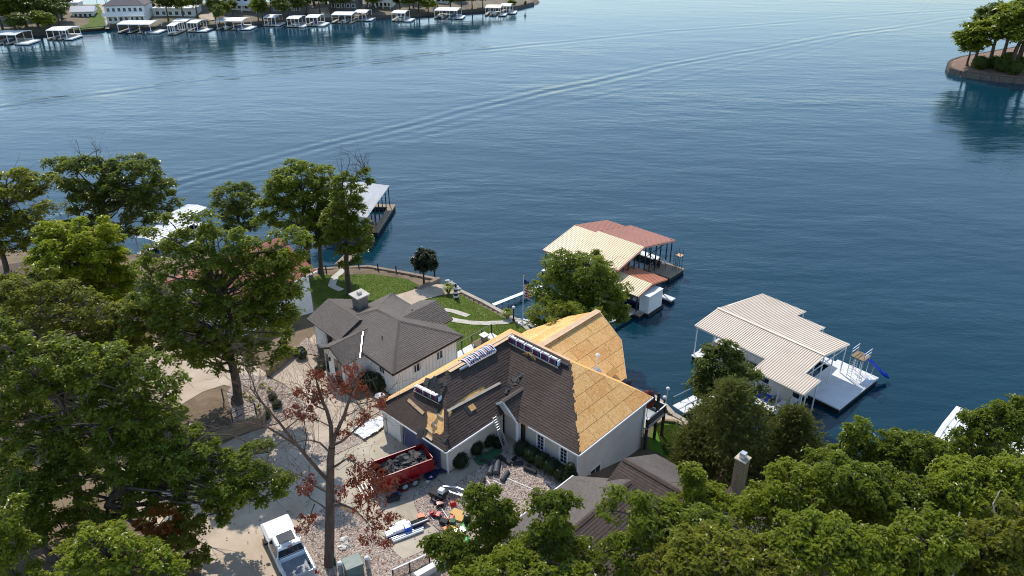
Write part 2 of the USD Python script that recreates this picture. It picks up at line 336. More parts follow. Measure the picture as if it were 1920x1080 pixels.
def gz(x, y): return float(ground_np([[x, y]])[0])
def G(x, y):
    """The place on the ground seen at a photo point."""
    z = 4.0
    for _ in range(12):
        p = P(x, y, z); z = .5 * z + .5 * max(gz(p[0], p[1]), 0)
    p = P(x, y, z); return np.array([p[0], p[1], max(gz(p[0], p[1]), 0)])
xs = np.concatenate([np.arange(-150, -75, 3), np.arange(-75, 60, .6), np.arange(60, 131, 3)]); ys = np.concatenate([np.arange(-60, 20, 3), np.arange(20, 104, .6)])
gx, gy = np.meshgrid(xs, ys, indexing='ij'); zz = ground_np(np.stack([gx.ravel(), gy.ravel()], 1))
nx, ny = len(xs), len(ys); ii, jj = np.meshgrid(np.arange(nx - 1), np.arange(ny - 1), indexing='ij'); a = (ii * ny + jj).ravel()
solo('ground', (np.stack([gx.ravel(), gy.ravel(), zz], 1), np.vstack([np.stack([a, a + ny, a + ny + 1], 1), np.stack([a, a + ny + 1, a + 1], 1)])), 'earth', 'bare tan and brown earth of the wooded near shore', kind='structure', smooth=True)

def drape(name, poly, mat, dz, label, kind='structure', cell=.8, thick=0.0):
    """A sheet over the ground, cut to the outline poly (plan), dz above it."""
    mb = MB(); b = poly.bounds
    for x in np.arange(math.floor(b[0] / cell) * cell, b[2], cell):
        for y in np.arange(math.floor(b[1] / cell) * cell, b[3], cell):
            c = sbox(x, y, x + cell, y + cell)
            if not poly.intersects(c): continue
            for q in polys(poly.intersection(c)):
                xy = np.array(q.exterior.coords)[:-1][:, :2]
                if not q.exterior.is_ccw: xy = xy[::-1]
                mb.sheet(np.column_stack([xy, np.zeros(len(xy))]))
    v, f = mb.get(); v[:, 2] = ground_np(v[:, :2]) + dz
    if thick:
        e = np.array(poly.exterior.coords); e = np.array([poly.exterior.interpolate(t).coords[0][:2] for t in np.arange(0, poly.length, .6)] + [e[0][:2]])
        z = ground_np(e) + dz; n = len(e); sv = np.vstack([np.column_stack([e, z]), np.column_stack([e, z - thick])]); sf = []
        for k in range(n - 1): sf += [[k, k + 1, n + k + 1], [k, n + k + 1, n + k]]
        f = np.vstack([f, np.array(sf) + len(v)]); v = np.vstack([v, sv])
    return solo(name, (v, f), mat, label, kind=kind)
def gpoly(pts): return Polygon([tuple(G(x, y)[:2]) for x, y in pts]).buffer(0)
def smooth_poly(p, r=.5): return p.buffer(r).buffer(-2 * r).buffer(r)

# ---------------------------------------------------------------- water
g = Net(); pos = g.node('geometry') + '.position'
xyz = g.node('separate_xyz', {'vector': pos}); X, Y = xyz + '.x', xyz + '.y'
def cubic(c):
    r = g.math('multiply_add', X, float(c[0]), float(c[1])); r = g.math('multiply_add', r, X, float(c[2])); return g.math('multiply_add', r, X, float(c[3]))
wig = g.node('noise_texture', {'vector': g.node('mapping', {'vector': pos}, scale=(.02, .02, 0)) + '.vector'}, scale=1.0, detail=2.0)
fadew = g.node('noise_texture', {'vector': g.node('mapping', {'vector': pos}, scale=(.09, .09, 0)) + '.vector'}, scale=1.0, detail=3.0)
H = None
for pts, lam, wid, amp in [([(0, 200), (250, 170), (640, 120), (960, 85), (1280, 62), (1600, 30), (1860, 14)], 5.0, 3.4, .19), ([(330, 345), (640, 278), (850, 205), (1000, 170), (1280, 125), (1500, 80), (1700, 45), (1840, 30)], 4.2, 3.8, .21),
                           ([(0, 470), (330, 372), (640, 303), (850, 232), (1000, 196), (1280, 150), (1500, 96)], 4.0, 3.5, .07)]:
    q = np.array([P(x, y)[:2] for x, y in pts]); c = np.polyfit(q[:, 0], q[:, 1], 3)
    v = g.math('multiply', g.math('subtract', Y, g.math('add', cubic(c), g.math('multiply_add', wig + '.fac', 9.0, -4.5))), .72)
    vn = g.math('multiply', v, 1 / wid); win = g.math('exponent', g.math('multiply', g.math('multiply', vn, vn), -1.0))
    far = g.math('multiply_add', Y, .005, .35)
    w = g.math('multiply', g.math('multiply', g.math('sine', g.math('multiply', v, 2 * math.pi / lam)), win), g.math('multiply', g.math('multiply', far, amp), g.math('multiply_add', fadew + '.fac', 1.4, .1)))
    H = w if H is None else g.math('add', H, w)
for sc, rot, amp, det in [((.07, .17, 0), .35, .75, 2.0), ((.28, .75, 0), .25, .24, 4.0), ((1.1, 2.4, 0), .45, .10, 3.0)]:
    n = g.node('noise_texture', {'vector': g.node('mapping', {'vector': pos}, scale=sc, rotation=(0, 0, rot)) + '.vector'}, scale=1.0, detail=det, roughness=.55)
    H = g.math('add', H, g.math('multiply', n + '.fac', amp))
patch = g.node('noise_texture', {'vector': g.node('mapping', {'vector': pos}, scale=(.006, .016, 0)) + '.vector'}, scale=1.0, detail=3.0)
patch2 = g.node('noise_texture', {'vector': g.node('mapping', {'vector': pos}, scale=(.025, .05, 0), rotation=(0, 0, .5)) + '.vector'}, scale=1.0, detail=3.0)
bump = g.node('bump', {'height': g.math('multiply', g.math('multiply', g.math('multiply', H, g.math('multiply_add', patch2 + '.fac', 1.5, .25)), g.node('map_range', {'value': Y}, range_type='smoothstep', from_min=170.0, from_max=300.0, to_min=1.0, to_max=.42, clamp=True) + '.result'), g.math('multiply_add', patch + '.fac', 1.9, -.35))}, strength=1.0, distance=.38)
col = g.node('rgb_ramp', {'fac': patch + '.fac'}, ramp=[(.3, (.002, .027, .041)), (.7, (.003, .034, .052))])
g.make('water', g.node('principled_bsdf', {'base_color': col + '.color', 'normal': bump + '.normal'}, roughness=.07, ior=1.38, specular_ior_level=.5) + '.BSDF')
solo('water', (np.array([[-2500, 20, 0], [2500, 20, 0], [2500, 3000, 0], [-2500, 3000, 0]], float), np.array([[0, 1, 2], [0, 2, 3]])), 'water', 'blue lake water with curved boat wakes', kind='structure')
# ---------------------------------------------------------------- roof coverings
def plane_of(poly):
    p = np.asarray(poly, float); n = newell(p)
    if n[2] < 0: p = p[::-1]; n = -n
    a, b = axes(n); return p, n, a, b
def shingles(poly, expo=.2, seed=0, cut=None, tabw=(.35, .8), lift=.028):
    """Courses of separate tabs laid over the planar polygon, each tab its own little plate."""
    rng = np.random.default_rng(seed); p, n, a, b = plane_of(poly); o = p[0]
    q = np.stack([(p - o) @ a, (p - o) @ b], 1); pg = Polygon(q).buffer(0)
    if cut is not None: pg = pg.difference(cut(o, a, b))
    shapely.prepare(pg); mb = MB(); s0, t0, s1, t1 = pg.bounds
    V, F, k = [], [], 0
    for t in np.arange(t0, t1, expo):
        s = s0 - rng.random() * .5
        while s < s1:
            w = rng.uniform(*tabw); bx = sbox(s, t, s + w - .012, t + expo * 1.04); s += w
            if not pg.intersects(bx): continue
            li = lift * rng.uniform(.7, 1.25)
            for g_ in ([bx] if pg.contains(bx) else polys(pg.intersection(bx).convex_hull if pg.intersection(bx).geom_type == 'Polygon' else pg.intersection(bx))):
                c = np.array(g_.exterior.coords)[:-1]
                if not g_.exterior.is_ccw: c = c[::-1]
                h = .006 + li * np.clip(1 - (c[:, 1] - t) / expo, 0, 1)
                top = o + c[:, :1] * a + c[:, 1:] * b + h[:, None] * n; m = len(c)
                V.append(top); F.append(np.array([[0, i, i + 1] for i in range(1, m - 1)]) + k); k += m
                e = np.nonzero((np.abs(c[:, 1] - t) < 1e-6) & (np.abs(np.roll(c[:, 1], -1) - t) < 1e-6))[0]
                for i in e[:1]:
                    j = (i + 1) % m; V.append(np.vstack([top[i], top[j], top[j] - n * (li + .006), top[i] - n * (li + .006)]))
                    F.append(np.array([[1, 0, 3], [1, 3, 2]]) + k); k += 4
    if V: mb.add(np.vstack(V), np.vstack(F))
    return mb
def ridge_caps(p, q, w=.3, step=.28, up=.05):
    p, q = np.asarray(p, float), np.asarray(q, float); L = np.linalg.norm(q - p); d = (q - p) / L; mb = MB()
    a = np.cross(d, [0, 0, 1.0]); a /= np.linalg.norm(a); n = np.cross(a, d)
    if n[2] < 0: n = -n
    for s in np.arange(0, L - .1, step):
        e = min(s + step * 1.1, L); x0, x1 = p + d * s, p + d * e
        for sg in (-1, 1):
            drop = -n * w * .22 + a * sg * w * .5
            mb.add([x0 + n * (up + .02), x1 + n * up, x1 + n * up + drop, x0 + n * (up + .02) + drop], [[0, 1, 2, 3]] if sg < 0 else [[3, 2, 1, 0]])
    return mb
def panels(parent, poly, size, mats, name, gap=.03, thick=.016, off=.02, seed=0, clip=None, stagger=True, rot=False):
    """Sheathing boards, each its own plate, staggered and cut to the planar polygon."""
    rng = np.random.default_rng(seed); p, n, a, b = plane_of(poly); o = p[0]
    pg = Polygon(np.stack([(p - o) @ a, (p - o) @ b], 1)).buffer(0)
    if clip is not None: pg = pg.intersection(clip(o, a, b))
    s0, t0, s1, t1 = pg.bounds; W, H = size; row = 0; t = t0
    while t < t1:
        s = s0 - (W / 2 if (row % 2 and stagger) else rng.random() * .2)
        while s < s1:
            for g_ in polys(pg.intersection(sbox(s + gap / 2, t + gap / 2, s + W - gap / 2, t + H - gap / 2))):
                c = np.array(g_.exterior.coords)[:-1]
                if not g_.exterior.is_ccw: c = c[::-1]
                part(parent, name, MB().slab(o + c[:, :1] * a + c[:, 1:] * b + n * (off + thick + rng.random() * .004), thick, n), mats[rng.integers(len(mats))])
            s += W
        t += H; row += 1
def rib_roof(parent, fr, zf, poly_uv, step, mat, ribmat, pan=4, axis='v', name='roof_panel'):
    """A ribbed metal roof cut to a plan outline: panels of PAN ribs side by side along the axis, each its own part with its ribs as a sub-part."""
    pg = Polygon(poly_uv).buffer(0); b = pg.bounds; lo, hi = (b[1], b[3]) if axis == 'v' else (b[0], b[2])
    for s in np.arange(lo, hi - .02, step * pan):
        e = min(s + step * pan, hi); cut = sbox(b[0] - 1, s, b[2] + 1, e) if axis == 'v' else sbox(s, b[1] - 1, e, b[3] + 1)
        mb, rb = MB(), MB()
        for q in polys(pg.intersection(cut)):
            c = np.array(q.exterior.coords)[:-1]
            if not q.exterior.is_ccw: c = c[::-1]
            mb.slab([fr.w(x, y, zf(x, y)) for x, y in c], .03)
        for r in np.arange(s + step * .5, e, step):
            ln = LineString([(b[0] - 1, r), (b[2] + 1, r)] if axis == 'v' else [(r, b[1] - 1), (r, b[3] + 1)])
            for q in (lambda g_: list(getattr(g_, 'geoms', [g_])))(pg.intersection(ln)):
                if q.is_empty or q.geom_type != 'LineString': continue
                (x0, y0), (x1, y1) = q.coords[0], q.coords[-1]
                rb.bar(fr.w(x0, y0, zf(x0, y0) + .02), fr.w(x1, y1, zf(x1, y1) + .02), .055, .06)
        pp = part(parent, name, mb, mat)
        if pp: part(pp, 'rib', rb, ribmat)
def eave(parent, fr, pts, z, mat='trim_white', w=.12, h=.13, name='gutter'):
    for (a, b), (c, d) in zip(pts[:-1], pts[1:]): part(parent, name, MB().bar(fr.w(a, b, z), fr.w(c, d, z), w, h), mat)
def window(parent, fr, side, s, z0, w, h, at, trim='trim_white', grid=(2, 2), tw=.12, lab=None, glass='window_glass'):
    """A framed window on a wall: side 'u' or 'v' tells which coordinate is fixed at AT; out is the outward sign."""
    ax, sg = side[0], (1 if side[1] == '+' else -1)
    def bx(s0, s1, z0_, z1_, d0, d1):
        mb = MB(); x0, x1 = sorted((at + sg * d0, at + sg * d1))
        return mb.box(fr, x0, x1, s0, s1, z0_, z1_) if ax == 'u' else mb.box(fr, s0, s1, x0, x1, z0_, z1_)
    fm = MB()
    for a, b, c, d in ((s - w / 2 - tw, s - w / 2, z0 - tw, z0 + h + tw), (s + w / 2, s + w / 2 + tw, z0 - tw, z0 + h + tw), (s - w / 2, s + w / 2, z0 - tw, z0), (s - w / 2, s + w / 2, z0 + h, z0 + h + tw)):
        m = bx(a, b, c, d, 0.003, .06); v, f = m.get(); fm.add(v, f)
    wd = part(parent, 'window', fm, trim, label=lab)
    part(wd, 'pane', bx(s - w / 2, s + w / 2, z0, z0 + h, .004, .02), glass)
    mu = MB()
    for i in range(1, grid[0]): v, f = bx(s - w / 2 + w * i / grid[0] - .015, s - w / 2 + w * i / grid[0] + .015, z0, z0 + h, .021, .035).get(); mu.add(v, f)
    for i in range(1, grid[1]): v, f = bx(s - w / 2, s + w / 2, z0 + h * i / grid[1] - .015, z0 + h * i / grid[1] + .015, .0215, .0345).get(); mu.add(v, f)
    if mu.n: part(wd, 'glazing_bar', mu, trim)
    return wd
def wall_poly(parent, fr, pts, zs, mat, t=.18, name='wall', label=None):
    """Walls along the plan polyline pts (outside on the right hand); zs: (bottom, top)."""
    for (a, b), (c, d) in zip(pts[:-1], pts[1:]):
        L = math.hypot(c - a, d - b); nx, ny = -(d - b) / L * t, (c - a) / L * t
        q = [(a, b), (c, d), (c + nx, d + ny), (a + nx, b + ny)]
        part(parent, name, MB().hexa([fr.w(x, y, zs[0]) for x, y in q], [fr.w(x, y, zs[1]) for x, y in q]), mat, label=label)

# ---------------------------------------------------------------- the house being re-roofed
EZ, RZ, GZ = 7.2, 10.44, 4.5
H2 = Fr(P(835.5, 848, EZ), 42.7); W = H2.w
h2 = thing('stripped_roof_house', 'beige house being re-roofed, half bare orange sheathing and half old brown shingles', 'house', W(8, 2, GZ))
ZB = 1.2
wall_poly(h2, H2, [(.5, 8.15), (.5, .42)], (GZ - .3, EZ - .08), 'siding_beige')
wall_poly(h2, H2, [(.68, .42), (6.75, .42), ], (GZ - .3, EZ - .08), 'siding_beige')
wall_poly(h2, H2, [(6.95, .42), (6.95, -7.2)], (GZ - .3, EZ - .08), 'siding_beige')
wall_poly(h2, H2, [(7.13, -7.2), (16.1, -7.2), (16.1, 8.15), (.68, 8.15)], (ZB - .5, EZ - .08), 'siding_grey')
# roof plates and coverings
def r3(*p): return [W(*q) for q in p]
OSB = ['osb_0', 'osb_0', 'osb_1', 'osb_0', 'osb_2']
hipend = r3((0, 0, EZ), (4.3, 4.3, RZ), (0, 8.6, EZ)); gfront = r3((0, 0, EZ), (6.55, 0, EZ), (12.1, 4.3, RZ), (4.3, 4.3, RZ))
mfront = r3((6.55, -7.6, EZ), (12.1, -2.05, RZ), (12.1, 4.3, RZ), (6.55, 0, EZ)); mhip = r3((6.55, -7.6, EZ), (16.5, -7.6, EZ), (12.1, -2.05, RZ))
back = r3((16.5, -7.6, EZ), (16.5, 8.6, EZ), (12.1, 4.3, RZ), (12.1, -2.05, RZ)); far_ = r3((0, 8.6, EZ), (4.3, 4.3, RZ), (12.1, 4.3, RZ), (16.5, 8.6, EZ))
def jag(line, seed, amp=.16, side=1):
    """A torn edge: a polyline with teeth a course high."""
    rng = np.random.default_rng(seed); out = []
    for (a, b), (c, d) in zip(line[:-1], line[1:]):
        n = max(2, int(math.hypot(c - a, d - b) / .22))
        for k in range(n): out.append((a + (c - a) * k / n + rng.uniform(-amp, amp), b + (d - b) * k / n + rng.uniform(-amp, amp) * .3))
    return out + [line[-1]]
def cut_px(pxs, seed, amp=.13):
    """A hole in a shingled plane, its outline given by photo points on that plane."""
    def f(o, a, b):
        n = np.cross(a, b); q = []
        for x, y in pxs:
            d = ray(x, y); w = CAM + d * (np.dot(o - CAM, n) / np.dot(d, n)) - o; q.append((w @ a, w @ b))
        q.append(q[0]); return Polygon(jag(q, seed, amp)).buffer(0)
    return f
PATCH = [(800, 770), (822, 775), (835, 762), (836, 787), (834, 800), (828, 817), (816, 811), (811, 815), (813, 824), (799, 824), (803, 806), (799, 797), (801, 786)]
PATCH2 = [(834, 764), (850, 772), (845, 780), (837, 786), (832, 780), (834, 770)]
STRIP = [(840, 768), (868, 748), (880, 737), (908, 724), (911, 730), (890, 742), (872, 752), (850, 766)]
for nm, pl, sd, cut in (('hip end', hipend, 3, lambda o, a, b: cut_px(PATCH, 1)(o, a, b)), ('garage front', gfront, 4, lambda o, a, b: cut_px(PATCH2, 2)(o, a, b).union(cut_px(STRIP, 5, .05)(o, a, b)).union(cut_px([(840, 690), (960, 624), (962, 629), (842, 697)], 8, .04)(o, a, b))), ('main front', mfront, 5, None)):
    rf = part(h2, 'roof', MB().slab(np.array(pl) + [0, 0, -.03], .16), 'osb_0', label='old brown shingle roof, %s' % nm)
    tag(part(rf, 'shingles', shingles(pl, .21, sd, cut), 'shingle_brown'), kind='stuff')
rng0 = np.random.default_rng(77); hipl = [(6.55 + 5.55 * k / 48, -7.6 + 5.55 * k / 48, EZ + 3.24 * k / 48) for k in range(49)]
for i in range(0, 48, 1):
    a_, b_ = hipl[i], hipl[i + 1]; o_ = rng0.uniform(.03, .34); o2_ = o_ + rng0.uniform(-.06, .06)
    if i == 0: teeth = MB()
    teeth.slab(np.array([W(*a_), W(a_[0] + o_, a_[1], a_[2]), W(b_[0] + o2_, b_[1], b_[2]), W(*b_)]) + [0, 0, .05], .03)
tag(part(h2, 'torn_edge', teeth, 'shingle_brown'), kind='stuff')
for nm, pl, sd in (('stripped right hip', mhip, 7), ('far slope', far_, 8), ('lake slope', back, 9)):
    rf = part(h2, 'roof', MB().slab(np.array(pl) + [0, 0, -.03], .16), 'osb_gap', label='bare sheathed %s' % nm)
    panels(rf, pl, (2.44, 1.22), OSB, 'sheathing_board', seed=sd)
ZW = 10.2; tw = math.tan(math.radians(27.3)); zw = lambda v: ZW - (1.4 - v) * tw
wing = r3((11.0, 1.4, ZW), (11.0, -4.4, zw(-4.4)), (17.25, -4.4, zw(-4.4)), (20.15, -1.7, zw(-1.7)), (20.8, 1.4, ZW))
wing_l = r3((11.0, 1.4, ZW), (20.8, 1.4, ZW), (20.2, 4.5, zw(-1.7)), (17.3, 7.2, zw(-4.4)), (11.0, 7.2, zw(-4.4)))
for pl, sd in ((wing, 11), (wing_l, 12)):
    rf = part(h2, 'roof', MB().slab(np.array(pl) + [0, 0, -.03], .18), 'osb_gap', label='bare sheathed lake wing')
    panels(rf, [np.array(q) for q in pl], (2.44, 1.22), OSB, 'sheathing_board', seed=sd)
wall_poly(h2, H2, [(16.1, -4.0), (17.2, -4.0), (19.4, -1.6), (19.4, 4.4), (17.2, 6.8), (16.1, 6.8)], (ZB - .5, 7.0), 'siding_grey')
gab = r3((19.5, -1.6, 7.0), (19.5, 4.4, 7.0), (19.5, 4.4, 8.3), (19.5, 1.4, ZW - .25), (19.5, -1.6, 8.3)); part(h2, 'gable', MB().slab(np.array(gab), .1, H2.U), 'siding_grey')
for p_, q_ in ((W(20.83, 1.4, ZW), W(20.18, -1.72, zw(-1.7))), (W(20.18, -1.72, zw(-1.7)), W(17.25, -4.45, zw(-4.4)))): part(h2, 'fascia', MB().bar(p_ - [0, 0, .08], q_ - [0, 0, .08], .05, .2), 'wood_new')
# bare ridge boards, left when the ridge vent came off
up_ = np.array([0, 0, .06])
for p_, q_ in ((W(4.4, 4.12, RZ - .08), W(12.1, 4.12, RZ - .08)), (W(4.4, 4.5, RZ - .08), W(12.3, 4.5, RZ - .08)), (W(.1, 8.3, EZ + .1), W(4.2, 4.45, RZ - .05)), (W(12.3, 4.3, RZ - .08), W(12.3, -2.0, RZ - .08)), (W(12.4, 1.25, ZW + .03), W(20.75, 1.25, ZW + .03)), (W(12.4, 1.56, ZW + .03), W(20.75, 1.56, ZW + .03))):
    part(h2, 'ridge_board', MB().bar(p_ + up_, q_ + up_, .3, .035), 'wood_new')
tag(part(h2, 'ridge_shingles', ridge_caps(W(.05, .05, EZ + .03), W(2.5, 2.5, EZ + .03 + 3.24 * 2.5 / 4.3), .34), 'shingle_brown'), kind='stuff')
eave(h2, H2, [(0, 8.65), (0, -.05), (5.3, -.05)], EZ - .06); eave(h2, H2, [(6.55, -2.55), (6.55, -7.65), (16.55, -7.65)], EZ - .06)
# walkboard and toe boards on the shingles
def on_plane(poly, x, y, up=.05):
    p, n, a, b = plane_of(poly); d = ray(x, y); return CAM + d * (np.dot(p[0] - CAM, n) / np.dot(d, n)) + n * up
def board(poly, p, q, name, label, mat='wood_new', w=.14, h=.045, group=None, up=.07):
    n = plane_of(poly)[1]; return solo(name, MB().bar(on_plane(poly, *p, up), on_plane(poly, *q, up), w, h, n), mat, label, 'board', group)
board(gfront, (838, 771.5), (937, 718.5), 'walk_board', 'long pale walk board lying across the brown shingle slope', 'wood_pale', .2, .05, up=.09)
board(hipend, (766, 750), (795, 776), 'loose_plank', 'loose pinkish plank lying on the shingles left of the bare patch', 'wood_new', .26)
for i, (p_, q_) in enumerate((((820.5, 776.5), (830.5, 783)), ((808.5, 792), (818.5, 799)), ((800, 802.5), (812, 812)), ((800, 818), (811, 826)))):
    board(hipend, p_, q_, 'toe_board', ['short toe board highest on the bare roof patch', 'second toe board from the top on the bare roof patch', 'third toe board from the top, near the gutter', 'lowest toe board, at the garage gutter'][i], 'wood_pale', .14, .08, 'toe boards on the bare patch')
# entry gable
AZ_ = 8.45
er = r3((6.35, .05, AZ_), (6.35, -1.55, 7.1), (7.2, -1.55, 7.1), (9.3, .05, AZ_)); el = r3((6.35, .05, AZ_), (9.3, .05, AZ_), (7.2, 1.65, 7.1), (6.35, 1.65, 7.1))
rf = part(h2, 'entry_roof', MB().slab(np.array(er) + [0, 0, .02], .14), 'roof_under'); tag(part(rf, 'shingles', shingles(np.array(er) + [0, 0, .02], .21, 21), 'shingle_brown'), kind='stuff')
rf = part(h2, 'entry_roof', MB().slab(np.array(el) + [0, 0, .02], .14), 'felt', label='entry roof slope stripped to grey felt')
tag(part(h2, 'entry_ridge', ridge_caps(W(6.3, .05, AZ_ + .04), W(9.0, .05, AZ_ + .04), .4), 'shingle_grey'), kind='stuff')
part(h2, 'gable', MB().slab(r3((6.5, .05, AZ_ - .12), (6.5, -1.4, 7.15), (6.5, 1.5, 7.15)), .08, -H2.U), 'siding_beige')
for v_ in (-1.55, 1.65): part(h2, 'rake_board', MB().bar(W(6.36, .05, AZ_ - .06), W(6.36, v_, 7.04), .06, .18, (0, 0, 1)), 'trim_white')
part(h2, 'column', MB().box(H2, 6.42, 6.72, -1.62, -1.32, GZ - .1, 7.05), 'trim_white'); part(h2, 'column_base', MB().box(H2, 6.37, 6.77, -1.67, -1.27, GZ - .1, GZ + .25), 'trim_white')
part(h2, 'entry_door', MB().box(H2, 6.9, 6.948, -1.9, -.95, GZ + .1, GZ + 2.2), 'wood_dark')
part(h2, 'porch', MB().box(H2, 5.6, 6.95, -1.7, .42, GZ - .3, GZ + .12), 'concrete_grey')
for v_ in (-3.55, -5.9): window(h2, H2, 'u-', v_, GZ + .75, .62, 1.35, 6.95, grid=(2, 4), tw=.16)
window(h2, H2, 'v-', 9.4, GZ - 1.7, 1.3, 1.1, -7.2, grid=(2, 1), tw=.13, lab='low white framed lower level window', glass='window_glass')
for u_, v_ in ((.46, .38), (6.9, -7.24), (16.14, -7.24)): part(h2, 'downspout', MB().box(H2, u_ - .05, u_ + .05, v_ - .05, v_ + .05, GZ - 1.5 if v_ < 0 else GZ - .2, EZ - .15), 'trim_white')
part(h2, 'garage_pilaster', MB().box(H2, .38, .5, 5.9, 6.25, GZ - .2, EZ - .15), 'siding_white'); part(h2, 'garage_pilaster', MB().box(H2, .38, .5, 7.75, 8.15, GZ - .2, EZ - .15), 'siding_beige')
part(h2, 'garage_door', MB().box(H2, .44, .497, 6.3, 7.7, GZ, EZ - .6), 'siding_white', label='white single garage door left of the tarp')
# lakeside deck and its rail
dk = thing('lakeside_deck', 'dark raised deck with pale rail behind the right corner of the beige house', 'deck', W(18, -6, 2))
part(dk, 'deck_floor', MB().box(H2, 16.15, 19.1, -7.6, -4.3, 3.9, 4.05), 'grey_metal')
for u_, v_ in ((16.3, -7.5), (19.0, -7.5), (19.0, -4.5)): part(dk, 'post', MB().box(H2, u_ - .1, u_ + .1, v_ - .1, v_ + .1, .8, 4.9), 'wood_dark')
for p_, q_ in (((16.2, -7.55), (19.05, -7.55)), ((19.05, -7.55), (19.05, -4.3))):
    part(dk, 'top_rail', MB().bar(W(*p_, 4.95), W(*q_, 4.95), .1, .06), 'trim_white'); part(dk, 'bottom_rail', MB().bar(W(*p_, 4.12), W(*q_, 4.12), .06, .06), 'trim_white')
    part(dk, 'rail_screen', MB().bar(W(*p_, 4.53), W(*q_, 4.53), .02, .74), 'dark_metal')
part(dk, 'corner_screen', MB().box(H2, 16.6, 18.2, -4.4, -4.3, 4.05, 6.6), 'wood_dark'); part(dk, 'tall_post', MB().box(H2, 18.0, 18.2, -7.4, -7.2, 1.0, 6.6), 'wood_dark')
ub = thing('folded_umbrella', 'dark maroon folded patio umbrella on the raised deck', 'umbrella', W(17.6, -6.6, 4.05))
part(ub, 'canopy', MB().lathe(W(17.6, -6.6, 4.05), [(.06, .9), (.55, 1.25), (.6, 1.9), (.42, 2.5), (.05, 2.75)], 10), 'maroon_fabric', smooth=40); part(ub, 'pole', MB().cyl(W(17.6, -6.6, 4.05), .03, 1.2), 'dark_metal')
# roof fittings
vp = on_plane(wing, 1119, 694, 0)
v_ = thing('vent_pipe', 'tall white capped vent pipe on the bare lake wing', 'vent pipe', vp)
part(v_, 'pipe', MB().cyl(vp, .07, 1.55), 'white_metal'); part(v_, 'cap', MB().lathe(vp, [(.02, 1.5), (.19, 1.52), (.19, 1.6), (.06, 1.68), (0.001, 1.7)], 14), 'white_metal'); nn = plane_of(wing)[1]
part(v_, 'flashing', MB().bar(vp + nn * .05 - H2.U * .3, vp + nn * .05 + H2.U * .3, .6, .015, nn), 'galvanized')
bv = on_plane(wing, 1147, 700, .03); nn = plane_of(wing)[1]
solo('loose_board', MB().bar(bv - H2.U * .45 + nn * .02, bv + H2.U * .45 + nn * .3, .6, .03, nn), 'yellow_board', 'square yellow board resting on the bare lake wing', 'board')
dp = on_plane(hipend, 728, 742, .1)
ds = thing('satellite_dish', 'grey satellite dish at the back edge of the garage roof', 'satellite dish', W(.6, 8.55, EZ + .35))
sd_ = W(.6, 8.55, EZ + .35); part(ds, 'mast', MB().tube([sd_ - [0, 0, .35], sd_, sd_ + [0, 0, .25]], .03), 'grey_metal'); part(ds, 'dish', MB().lathe(sd_ + [0, 0, .2], [(.02, .0), (.25, .04), (.42, .12), (.44, .13), (.25, .06), (.02, .03)], 18), 'grey_metal', smooth=40); part(ds, 'feed_arm', MB().tube([sd_ + [0, 0, .2], sd_ + [.15, -.2, .45]], .02), 'white_metal')
# torn felt and shingle scraps in the entry valley
rng = np.random.default_rng(5)
for i in range(26):
    x, y = rng.uniform(925, 985), 0; y = 752 - (x - 925) * .62 + rng.uniform(-14, 4) - (8 if x > 950 else 0)
    p = on_plane(mfront, x, y, rng.uniform(.04, .14)); nn = plane_of(mfront)[1]; d = rng.normal(size=3); d -= d @ nn * nn * .8; d /= np.linalg.norm(d)
    solo('torn_shingle', MB().bar(p - d * rng.uniform(.12, .3), p + d * rng.uniform(.12, .3), rng.uniform(.15, .35), .015, nn + rng.normal(size=3) * .3), 'debris', 'torn grey shingle scrap in the valley above the house entry', 'shingle scrap', 'torn shingles in the entry valley')
for i in range(9):
    x, y = [(808, 722), (816, 718), (823, 724), (829, 720), (820, 731), (799, 716), (812, 713), (836, 822), (788, 814)][i]
    pl = gfront if i < 7 else hipend; p = on_plane(pl, x, y, .06); nn = plane_of(pl)[1]; d = rng.normal(size=3); d -= d @ nn * nn * .8; d /= np.linalg.norm(d)
    solo('torn_shingle', MB().bar(p - d * .35, p + d * .35, rng.uniform(.3, .6), .02, nn + rng.normal(size=3) * .25), 'felt', 'torn dark shingle sheet beside the left bundle rack' if i < 7 else 'torn dark shingle sheet by the bare patch', 'shingle scrap', 'torn shingles by the left rack' if i < 7 else 'torn shingles by the bare patch')

# shingle bundles in their wrappers
def bundle(label, group):
    t = thing('shingle_bundle', label, 'shingle bundle', (0, 0, 0), group)
    F0 = Fr((0, 0, 0), 90)
    part(t, 'wrapper', MB().box(F0, -.5, .5, -.17, .17, 0, .085), 'navy_wrap')
    for a in (-.5, .43): part(t, 'white_band', MB().box(F0, a - .004, a + .074, -.174, .174, -.004, .089), 'white_wrap')
    part(t, 'red_stripe', MB().box(F0, -.30, .10, -.177, .176, .03, .055), 'red_wrap'); part(t, 'white_stripe', MB().box(F0, .14, .26, -.177, .176, .035, .05), 'white_wrap'); part(t, 'white_top', MB().box(F0, -.3, .25, -.02, .15, .086, .093), 'white_wrap')
    return t
proto = None
ORD = ['first', 'second', 'third', 'fourth', 'fifth', 'sixth']; LAY = {2: ['lower', 'upper'], 4: ['lowest', 'second lowest', 'second highest', 'top'], 5: ['lowest', 'second lowest', 'middle', 'second highest', 'top']}
